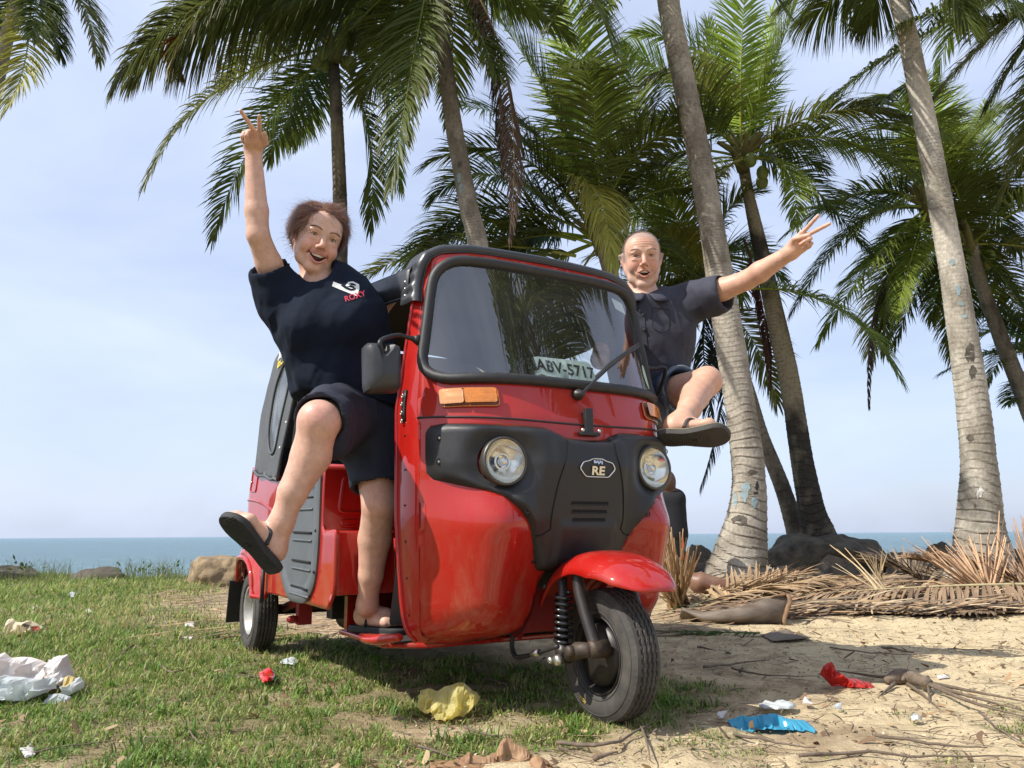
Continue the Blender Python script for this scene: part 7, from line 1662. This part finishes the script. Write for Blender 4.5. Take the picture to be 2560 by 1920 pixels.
def upward(label,name,cat,outline,Yc,mat,seed,depth=.10,sc=16,amp=.03,parent=None,thick=.0012,group=None):
    """a crumpled bag with height, modelled to its outline and given a body"""
    rj = random.Random(seed); cu,cv_ = np.mean([p[0] for p in outline]),np.mean([p[1] for p in outline]); outline = [(cu+((a[0]*(1-t)+b[0]*t)-cu)*(1+rj.uniform(-.10,.07)),cv_+((a[1]*(1-t)+b[1]*t)-cv_)*(1+rj.uniform(-.16,.10))) for a,b in zip(outline,outline[1:]+outline[:1]) for t in (0,.33,.66)] if mat is not DL_ else outline
    pts = np.array(outline,float); v,f = poly_surface(resample(pts,5), lambda a,b:(a,b,0), 5); d = seg_dist(v[:,:2],pts); R0=d.max(); k = np.sqrt(np.clip(1-(1-d/R0)**2,0,1))
    W = np.array([atY(a,b,Yc) for a,b,_ in v]); ff = W.copy(); n = fbm(W,sc,3,seed); rd = 1-np.abs(fbm(W,sc*.8,2,seed+4))*4
    rd2 = 1-np.abs(fbm(W,sc*2.1,2,seed+9))*3.5; top_ = np.clip((pts[:,1].max()-v[:,1])/(pts[:,1].max()-pts[:,1].min()),0,1)
    cr_ = amp*(1.5*np.clip(rd,0,1)+.8*np.clip(rd2,0,1)+n*.9)*np.minimum(1,k*1.5)
    front = W+np.stack([.5*amp*n*k,-depth*.75*(1-top_)*np.minimum(1,k*2.5)-cr_,.35*cr_-.02*k],1); bk_ = W+np.stack([0*k,+.25*depth*k,-.012*k],1)
    gf = gz(front[:,0],front[:,1]); front[:,2] = np.maximum(front[:,2],gf+.004); bk_[:,2] = np.maximum(bk_[:,2],gz(bk_[:,0],bk_[:,1])+.003)
    V = np.vstack([front,bk_]); F2 = [tuple(q) for q in f]+[tuple(i+len(v) for i in q[::-1]) for q in f]; base = V[V[:,2].argmin()].copy()
    o = mesh_obj(name,V-base,F2,mat,parent,auto=22)
    if parent is None: o.location = base; tag(o,label,cat,group)
    return o
def Yat(u,v): return og(u,v)[1]
# white paper and film heap at the left edge
hb = og(60,1740); heap = thing('paper_rubbish','heap of crumpled white paper and clear film at the left edge of the grass','rubbish',tuple(hb))
def hpart(nm,ol,Y,mat,seed,depth,amp=.03,sc=16):
    o = upward('',nm,'',ol,Y,mat,seed,depth,sc,amp,parent=None); 
    for k in ('label','category','group'):
        if k in o: del o[k]
    loc = Vector(o.location); o.parent = heap; o.location = loc-Vector(heap.location); return o
Yh = Yat(60,1742)
hpart('paper',[(-30,1640),(12,1632),(30,1640),(105,1648),(125,1662),(175,1640),(178,1690),(150,1712),(90,1712),(30,1695),(-30,1700)],Yh+.10,PW,1,.16,.04,12)
hpart('paper',[(122,1650),(140,1640),(165,1634),(172,1642),(188,1690),(180,1705),(150,1702),(130,1680)],Yh+.05,PW,2,.10,.03,14)
hpart('film',[(-40,1694),(10,1688),(60,1692),(112,1700),(125,1690),(142,1700),(140,1722),(100,1738),(60,1736),(0,1730),(-40,1726)],Yh-.06,PT,3,.12,.04,18)
hpart('film',[(172,1700),(200,1692),(213,1706),(208,1722),(180,1726),(174,1716)],Yh,PT,4,.08,.03,22)
hpart('film',[(118,1738),(150,1733),(178,1742),(172,1752),(130,1749)],Yh-.10,PT,5,.05,.02,22)
hpart('yellow_scrap',[(158,1696),(172,1688),(190,1694),(176,1706),(160,1706)],Yh-.08,plastic('yellow_scrap',(.75,.60,.25),.3),6,.03,.01,22)
bagm = plastic('cream_sack',(.72,.62,.42),.25,.6)
sk_ = upward('torn cream printed bag lying in the tall grass at left','printed_bag','bag',[(16,1548),(28,1545),(44,1556),(80,1551),(100,1562),(118,1571),(108,1578),(88,1580),(60,1588),(36,1593),(26,1578)],Yat(50,1590),bagm,7,.10,18,.025)
def on_obj_print(o,ol,mat,nm):
    me = o.data; Lc = np.array(o.matrix_world.translation) if o.parent is None else np.array(o.parent.location)+np.array(o.location)
    Lc = np.array(o.location) if o.parent is None else Lc
    bv = BVHTree.FromPolygons([tuple(np.array(q.co)+Lc) for q in me.vertices],[tuple(p_.vertices) for p_ in me.polygons]); v,f = poly_surface(resample(np.array(ol,float),2.2), lambda a,b:(a,b,0), 2.2); pts=[]
    for a,b,_ in v:
        d = Vector(ray(a,b)).normalized(); h_ = bv.ray_cast(Vector(CAMP),d)
        if not h_[0]: return None
        pts.append(np.array(h_[0])-np.array(d)*.0025-Lc)
    return mesh_obj(nm,pts,f,mat,o)
on_obj_print(sk_,[(80,1566),(98,1566),(100,1576),(82,1578)],pmat('red_print',(.55,.09,.05),rough=.7),'red_print')
for k in range(5): on_obj_print(sk_,[(56+k*5,1558+k*1.5),(60+k*5,1558+k*1.5),(59+k*5,1566+k),(55+k*5,1566+k)],pmat('black_print',(.05,.045,.04),rough=.7),'black_print')
# red snack wrapper
wr = crumple('snack_wrapper','small red and yellow snack wrapper on the grass','wrapper',[(645,1702),(680,1690),(688,1712),(682,1722),(655,1728),(648,1714)],pmat('wrapper_red',(.60,.02,.015),rough=.3,coat=.5),.018,3,sc=30,lift=.03)
on_obj_print(wr,[(652,1700),(676,1694),(678,1702),(655,1707)],pmat('wrapper_yellow',(.75,.42,.03),rough=.35),'yellow_print'); on_obj_print(wr,[(657,1716),(680,1711),(682,1717),(658,1722)],pmat('wrapper_white',(.7,.72,.66),rough=.4),'white_print')
YB = plastic('yellow_bag',(.78,.70,.30),.5,.25); 
yb = upward('translucent yellow plastic bag crumpled on the grass in front of the rickshaw','plastic_bag','plastic bag',[(1041,1748),(1052,1725),(1072,1716),(1098,1728),(1110,1712),(1160,1708),(1185,1722),(1196,1742),(1180,1768),(1150,1776),(1130,1786),(1098,1784),(1080,1766),(1055,1766)],Yat(1120,1790)+.04,YB,21,.15,20,.028,group='plastic bags and film on the ground')
upward('blue translucent plastic bag flattened on the sparse grass at right','plastic_bag','plastic bag',[(1822,1800),(1850,1786),(1882,1792),(1905,1785),(1935,1784),(1970,1796),(2020,1802),(2022,1812),(2005,1818),(1960,1810),(1900,1806),(1868,1814),(1836,1816)],Yat(1920,1822)+.03,plastic('blue_bag',(.10,.50,.70),.45,.25),22,.10,20,.025,group='plastic bags and film on the ground')
upward('red translucent plastic scrap standing up on the shaded sand','plastic_bag','plastic bag',[(2052,1685),(2058,1662),(2072,1652),(2082,1655),(2090,1672),(2108,1690),(2150,1700),(2186,1712),(2170,1716),(2120,1712),(2075,1706),(2056,1696)],Yat(2110,1718)+.03,plastic('red_film',(.62,.05,.035),.45,.22),23,.08,20,.020,group='plastic bags and film on the ground')
DL = pmat('dead_leaf',(.48,.30,.16),rough=.65,hue=(.30,.16,.08),vscale=18,transl=.25,stretch=(1,3,1),bump=.002,bscale=60)
dl = thing('dead_leaf','large curled dead leaf at the bottom edge in the centre','dead leaf',tuple(og(1250,1915)))
def dpart(ol,Y,seed,depth,amp):
    o = upward('','blade','',ol,Y,DL,seed,depth,12,amp)
    for k in ('label','category'):
        if k in o: del o[k]
    o.parent = dl; o.location = Vector(o.location)-Vector(dl.location)
Yl = Yat(1250,1915)
dpart([(1062,1903),(1130,1900),(1165,1888),(1172,1874),(1180,1888),(1215,1892),(1240,1880),(1245,1925),(1160,1935),(1100,1920)],Yl+.02,31,.06,.02)
dpart([(1232,1890),(1258,1842),(1285,1852),(1318,1876),(1335,1892),(1318,1925),(1240,1930)],Yl+.05,32,.05,.015)
dpart([(1318,1925),(1328,1894),(1345,1888),(1368,1898),(1378,1915),(1372,1935),(1330,1935)],Yl+.0,33,.05,.02)
for i,(ol,lb) in enumerate([([(698,1660),(712,1652),(738,1655),(750,1664),(732,1668),(708,1668)],'white scrap of paper in the grass below the rear wheel'),([(460,1562),(478,1559),(494,1564),(482,1572),(464,1570)],'white scrap left of the rear wheel on bare ground'),([(456,1598),(472,1595),(486,1600),(474,1605)],'small white scrap just below the other at left of the rear wheel'),([(168,1488),(180,1484),(194,1488),(186,1496),(170,1495)],'white scrap far back in the grass at left'),([(212,1532),(226,1528),(232,1536),(222,1542)],'pale tuft of paper in the grass above the white heap'),([(70,1535),(88,1515),(98,1522),(90,1536)],'grey-white wrapper behind the cream bag'),
  ([(1905,1768),(1950,1760),(1985,1768),(1980,1782),(1940,1785),(1908,1780)],'crumpled off-white tissue just behind the blue bag'),([(2000,1756),(2030,1762),(2034,1768),(2010,1766)],'thin white strip right of the off-white tissue'),([(1788,1798),(1800,1794),(1816,1804),(1800,1806)],'small white scrap left of the blue bag'),([(2268,1802),(2300,1800),(2308,1806),(2280,1810)],'pale blue-white scrap at lower right'),([(2340,1698),(2370,1696),(2376,1702),(2350,1704)],'white flake on the sunlit sand'),([(48,1890),(75,1872),(92,1878),(86,1902),(60,1908)],'greyish white plastic scrap in the grass at lower left'),([(2085,1775),(2100,1770),(2108,1780),(2092,1782)],'tiny white scrap between tissue and twigs')]):
    crumple('paper_scrap',lb,'litter',ol,PW if i%3 else PT,.016,50+i,amp=1.6,sc=46,lift=.010,jag=.38,group='scraps of paper and plastic in the grass')

# grey-green leafy strip and broken sheath piece
crumple('bark_piece','flat grey piece of bark below the curved sheath','bark',[(1900,1590),(1950,1582),(2000,1585),(2030,1598),(1985,1602),(1930,1606)],SHE,.02,71,sc=12)
# green fern-like fragment lying on the shaded sand
gf = thing('green_frond_piece','thin strip of green leaflets lying in shade beside the front wheel','palm leaf piece',tuple(og(1900,1592))); O_ = np.array(gf.location)
V,Fq,C = frond_geo(og(1900,1592)-O_+[0,0,.02],og(1780,1590)-O_+[0,0,.02],og(1640,1586)-O_+[0,0,.02],ll=.10,n=46,droop=.3,tone=(.07,.12,.03),wid=.006,seed=77,v=.1,start=.0,rr=.005); mesh_obj('leaflets',V,Fq,LEAFG,gf,color=C)

# ================================================================== the distant figure behind the fan
far_ = thing('person','distant person in black shirt standing with back turned behind the fan of dry ribs','person',(0,0,0))
B = Blob(); q = lambda u,v: atY(u,v,7.9)
B.cone(q(1680,1262),q(1684,1330),.115,.13,.05,[0,1,0],.7); B.cone(q(1664,1245),q(1690,1240),.07,.075,.04); B.ell(q(1668,1205),(.085,.10,.12)); B.cone(q(1672,1235),q(1668,1215),.055,.05,.02)
B.chain([q(1664,1250),q(1672,1290),q(1680,1318)],[.055,.045,.032],.02); B.chain([q(1694,1250),q(1697,1295),q(1692,1330)],[.055,.045,.032],.02)
B.chain([q(1678,1330),q(1680,1400),q(1683,1465)],[.085,.06,.045],.03); B.chain([q(1690,1330),q(1692,1400),q(1695,1465)],[.085,.06,.045],.03)
V,Fq = B.mesh(.014); mesh_obj('body',V,Fq,pmat('skin_dark',(.10,.05,.03),rough=.6),far_)
S = Blob(); S.cone(q(1680,1262),q(1684,1335),.130,.145,.05,[0,1,0],.75); S.cone(q(1662,1248),q(1692,1244),.085,.085,.04); S.chain([q(1664,1250),q(1670,1284)],[.072,.07],.02); S.chain([q(1694,1250),q(1697,1286)],[.072,.07],.02)
cloth('shirt',S,.014,pmat('black_cotton',(.012,.012,.014),rough=.9),far_)
S = Blob(); S.cone(q(1684,1335),q(1684,1350),.135,.13,.03,[0,1,0],.75); S.chain([q(1679,1350),q(1681,1400)],[.09,.085],.02); S.chain([q(1690,1350),q(1692,1400)],[.09,.085],.02)
cloth('shorts',S,.014,pmat('black_shorts',(.015,.014,.016),rough=.9),far_)
mesh_obj('side_stripe',*tube([q(1697,1338)+np.array([.02,-.085,0]),q(1700,1400)+np.array([.02,-.085,0])],.018,6,flat=.3),pmat('orange_stripe',(.55,.06,.02),rough=.8),far_)

# ================================================================== grass
def blades(name, n, yr, xr, hgt, wid, seed, tall=0):
    rg = np.random.default_rng(seed); m = int(n*2.6); Y = rg.uniform(yr[0],yr[1],m); X = rg.uniform(-1,1,m)*(.45+.90*Y)-.25*Y; X = X if xr is None else rg.uniform(xr[0],xr[1],m)
    # clump the roots
    k = rg.integers(0,max(2,m//9),m); cx = rg.normal(size=(m//9+2,2))*.03; X = X+cx[k,0]*.0; 
    g = grass_mask(X,Y); keep = rg.random(m) < g**1.4*.98+.003; X,Y,g = X[keep][:n],Y[keep][:n],g[keep][:n]; m = len(X)
    P_ = np.stack([X,Y,0*X],1); c1 = fbm(P_,2.2,3,51); c2 = fbm(P_,9,3,52); ht = hgt*(.45+.9*rg.random(m)**1.3)*(1+.55*c1+.4*c2)*(.5+.5*g)
    ht *= 1+tall*ss((-X-.9)/1.8)
    az = rg.random(m)*2*pi; lean = rg.uniform(.3,1.7,m); K=3; q = np.stack([X,Y,gz(X,Y)-.002],1); V = np.zeros((m,K+1,2,3))
    hd = np.stack([np.cos(az),np.sin(az),0*az],1); sd_ = np.stack([-np.sin(az+rg.normal(size=m)*.6),np.cos(az),0*az],1); an = lean*.35
    for k in range(K+1):
        w = wid*[1,.85,.6,.05][k]*(.7+.6*rg.random(m) if k==0 else 1); w = (w if np.ndim(w) else np.full(m,w))
        if k==0: w0=w
        else: w = w0*[1,.85,.6,.05][k]
        V[:,k,0] = q-sd_*w[:,None]; V[:,k,1] = q+sd_*w[:,None]
        d = hd*np.sin(an)[:,None]+np.array([0,0,1.])*np.cos(an)[:,None]; q = q+d*(ht/K)[:,None]; an = np.minimum(an+lean*.55,2.0)
    base = np.arange(m)*(K+1)*2; Fq = np.vstack([np.stack([base+2*k,base+2*k+1,base+2*k+3,base+2*k+2],1) for k in range(K)])
    gr = np.array([.20,.295,.052]); yl = np.array([.38,.42,.12]); st = np.array([.45,.35,.18]); dk = np.array([.10,.17,.035])
    r = rg.random(m)+.35*c2+.2*c1; dry = np.clip(.16+.35*ss((Y-4.5)/3)*ss((X+3.2)/2)+.3*(1-g)+.35*ss((c1-.05)/.25),0,.8)
    C = np.where((r<.30)[:,None],dk,np.where((r<.82)[:,None],gr,yl)); isdry = rg.random(m)<dry*.55; C = np.where(isdry[:,None],st*(.6+.6*rg.random((m,1))),C)*(.8+.4*rg.random((m,1)))
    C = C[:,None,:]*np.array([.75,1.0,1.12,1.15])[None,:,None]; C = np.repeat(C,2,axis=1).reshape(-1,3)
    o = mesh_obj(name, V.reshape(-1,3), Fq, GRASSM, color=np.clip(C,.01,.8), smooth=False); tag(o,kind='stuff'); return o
GRASSM = pmat('grass_blade',(.1,.16,.03),rough=.5,attr='col',transl=.35,spec=.35)
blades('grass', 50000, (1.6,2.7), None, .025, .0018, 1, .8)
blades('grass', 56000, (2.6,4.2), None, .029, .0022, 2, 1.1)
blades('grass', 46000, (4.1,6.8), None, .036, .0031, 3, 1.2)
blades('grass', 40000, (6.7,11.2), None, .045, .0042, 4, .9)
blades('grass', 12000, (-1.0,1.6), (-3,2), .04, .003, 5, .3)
# taller tufts and low broad leaves among the blades
def tufts(n,seed):
    rg = np.random.default_rng(seed); Y = 1.7+8*rg.random(n*4)**1.4; X = rg.uniform(-1,.3,n*4)*(.68*Y)+.1; k = grass_mask(X,Y)>.55; X,Y = X[k][:n],Y[k][:n]; m=len(X); nb=16
    X = np.repeat(X,nb)+rg.normal(size=m*nb)*.018; Y2 = np.repeat(Y,nb)+rg.normal(size=m*nb)*.018; M_=m*nb; az = rg.random(M_)*6.283; lean = rg.uniform(.3,1.5,M_); ht = np.repeat(rg.uniform(.030,.060,m)*(1+.12*np.repeat(1,m)),nb)*rg.uniform(.6,1.1,M_)
    q = np.stack([X,Y2,gz(X,Y2)-.002],1); V = np.zeros((M_,4,2,3)); hd = np.stack([np.cos(az),np.sin(az),0*az],1); sd_ = np.stack([-np.sin(az),np.cos(az),0*az],1); an = lean*.3
    for j in range(4):
        w = .0026*[1,.9,.65,.05][j]*np.repeat(.8+.10*Y[:m],nb); V[:,j,0]=q-sd_*w[:,None]; V[:,j,1]=q+sd_*w[:,None]; d = hd*np.sin(an)[:,None]+np.array([0,0,1.])*np.cos(an)[:,None]; q = q+d*(ht/3)[:,None]; an = an+lean*.5
    b = np.arange(M_)*8; Fq = np.vstack([np.stack([b+2*j,b+2*j+1,b+2*j+3,b+2*j+2],1) for j in range(3)]); c0 = np.array([[.13,.24,.035],[.20,.30,.06],[.10,.18,.03],[.33,.34,.12]])[rg.integers(4,size=m)]; C = np.repeat(np.repeat(c0,nb,0)*(.8+.4*rg.random((M_,1))),8,axis=0)
    tag(mesh_obj('grass_tufts',V.reshape(-1,3),Fq,GRASSM,color=C,smooth=False),kind='stuff')
tufts(420,61)
rg = np.random.default_rng(62); Vs=[];Fs=[];Cs=[];k=0
for i in range(520):
    Yc_ = 1.75+4.5*rg.random()**1.5; xc = rg.uniform(-.72,.30)*Yc_
    if grass_mask(np.array([xc]),np.array([Yc_]))[0]<.45: continue
    col_ = np.array([.14,.23,.05])*(.7+.6*rg.random())
    for j in range(7):
        a_ = rg.random()*6.283; r_ = rg.uniform(.004,.03); c = np.array([xc+cos(a_)*r_,Yc_+sin(a_)*r_,0]); c[2] = gzp(c[0],c[1])+rg.uniform(.006,.022); d = np.array([cos(a_),sin(a_),rg.uniform(-.2,.5)]); s_ = np.array([-sin(a_),cos(a_),0])*.5; L_ = rg.uniform(.009,.018)
        Vs += [c,c+d*L_*.5+s_*L_*.8,c+d*L_*1.1,c+d*L_*.5-s_*L_*.8]; Fs.append((k,k+1,k+2,k+3)); Cs += [col_]*4; k+=4
tag(mesh_obj('ground_leaves',Vs,Fs,GRASSM,color=np.array(Cs),smooth=False),kind='stuff')
# a few leafy weeds at the brow
WEED = pmat('weed_leaf',(.07,.14,.03),rough=.5,transl=.3,var=.25,vscale=20)
for i,(u,v,lb) in enumerate([(350,1432,'leafy green weed beside the low dark rock'),(410,1436,'smaller leafy weed right of the low dark rock'),(60,1430,'leafy weed at the far left brow'),(1732,1506,'small bright weed under the dry fan'),(1695,1536,'tiny yellow-green weed in front of the dry fan')]):
    p = og(u,v); p = p if p[1]<11 else atY(u,v,9.8); r = thing('weed',lb,'weed',tuple(p),0,'leafy weeds'); rg = np.random.default_rng(80+i); sc = .9 if v<1450 else .35; Vs=[];Fs=[];k=0
    for j in range(26):
        az = rg.random()*6.28; el = rg.uniform(.1,1.2); d = np.array([cos(az)*cos(el),sin(az)*cos(el),sin(el)]); c = d*rg.uniform(.02,.22)*sc*np.array([1.6,1,.8]); s_ = unit(np.cross(d,[0,0,1])+rg.normal(size=3)*.3); L_ = .07*sc*(.6+.7*rg.random())
        Vs += [c,c+d*L_*.5+s_*L_*.28,c+d*L_,c+d*L_*.5-s_*L_*.28]; Fs.append((k,k+1,k+2,k+3)); k+=4
    mesh_obj('leaves',Vs,Fs,WEED,r)
# grass seed stems against the sea at the left brow
def stems(n,seed):
    rg = np.random.default_rng(seed); Vs=[];Fs=[];k=0
    for i in range(n):
        u = rg.choice([rg.uniform(0,200),rg.uniform(330,470),rg.uniform(0,520)]); Y = rg.uniform(8.6,10.3); x = (u-1280)/FPX*Y; z = gzp(x,Y); h_ = rg.uniform(.10,.30); a = rg.normal()*.35; p = np.array([x,Y,z]); 
        q1 = p+np.array([a*h_*.4,0,h_*.6]); q2 = p+np.array([a*h_,0,h_]); w=np.array([.0025,0,0]); Vs += [p-w,p+w,q1-w*.8,q1+w*.8,q2-w*.2,q2+w*.2]; Fs += [(k,k+1,k+3,k+2),(k+2,k+3,k+5,k+4)]; k+=6
    o = mesh_obj('grass_stems',Vs,Fs,GRASSM,color=np.tile([.16,.18,.06],(k,1))); tag(o,kind='stuff')
stems(420,9)
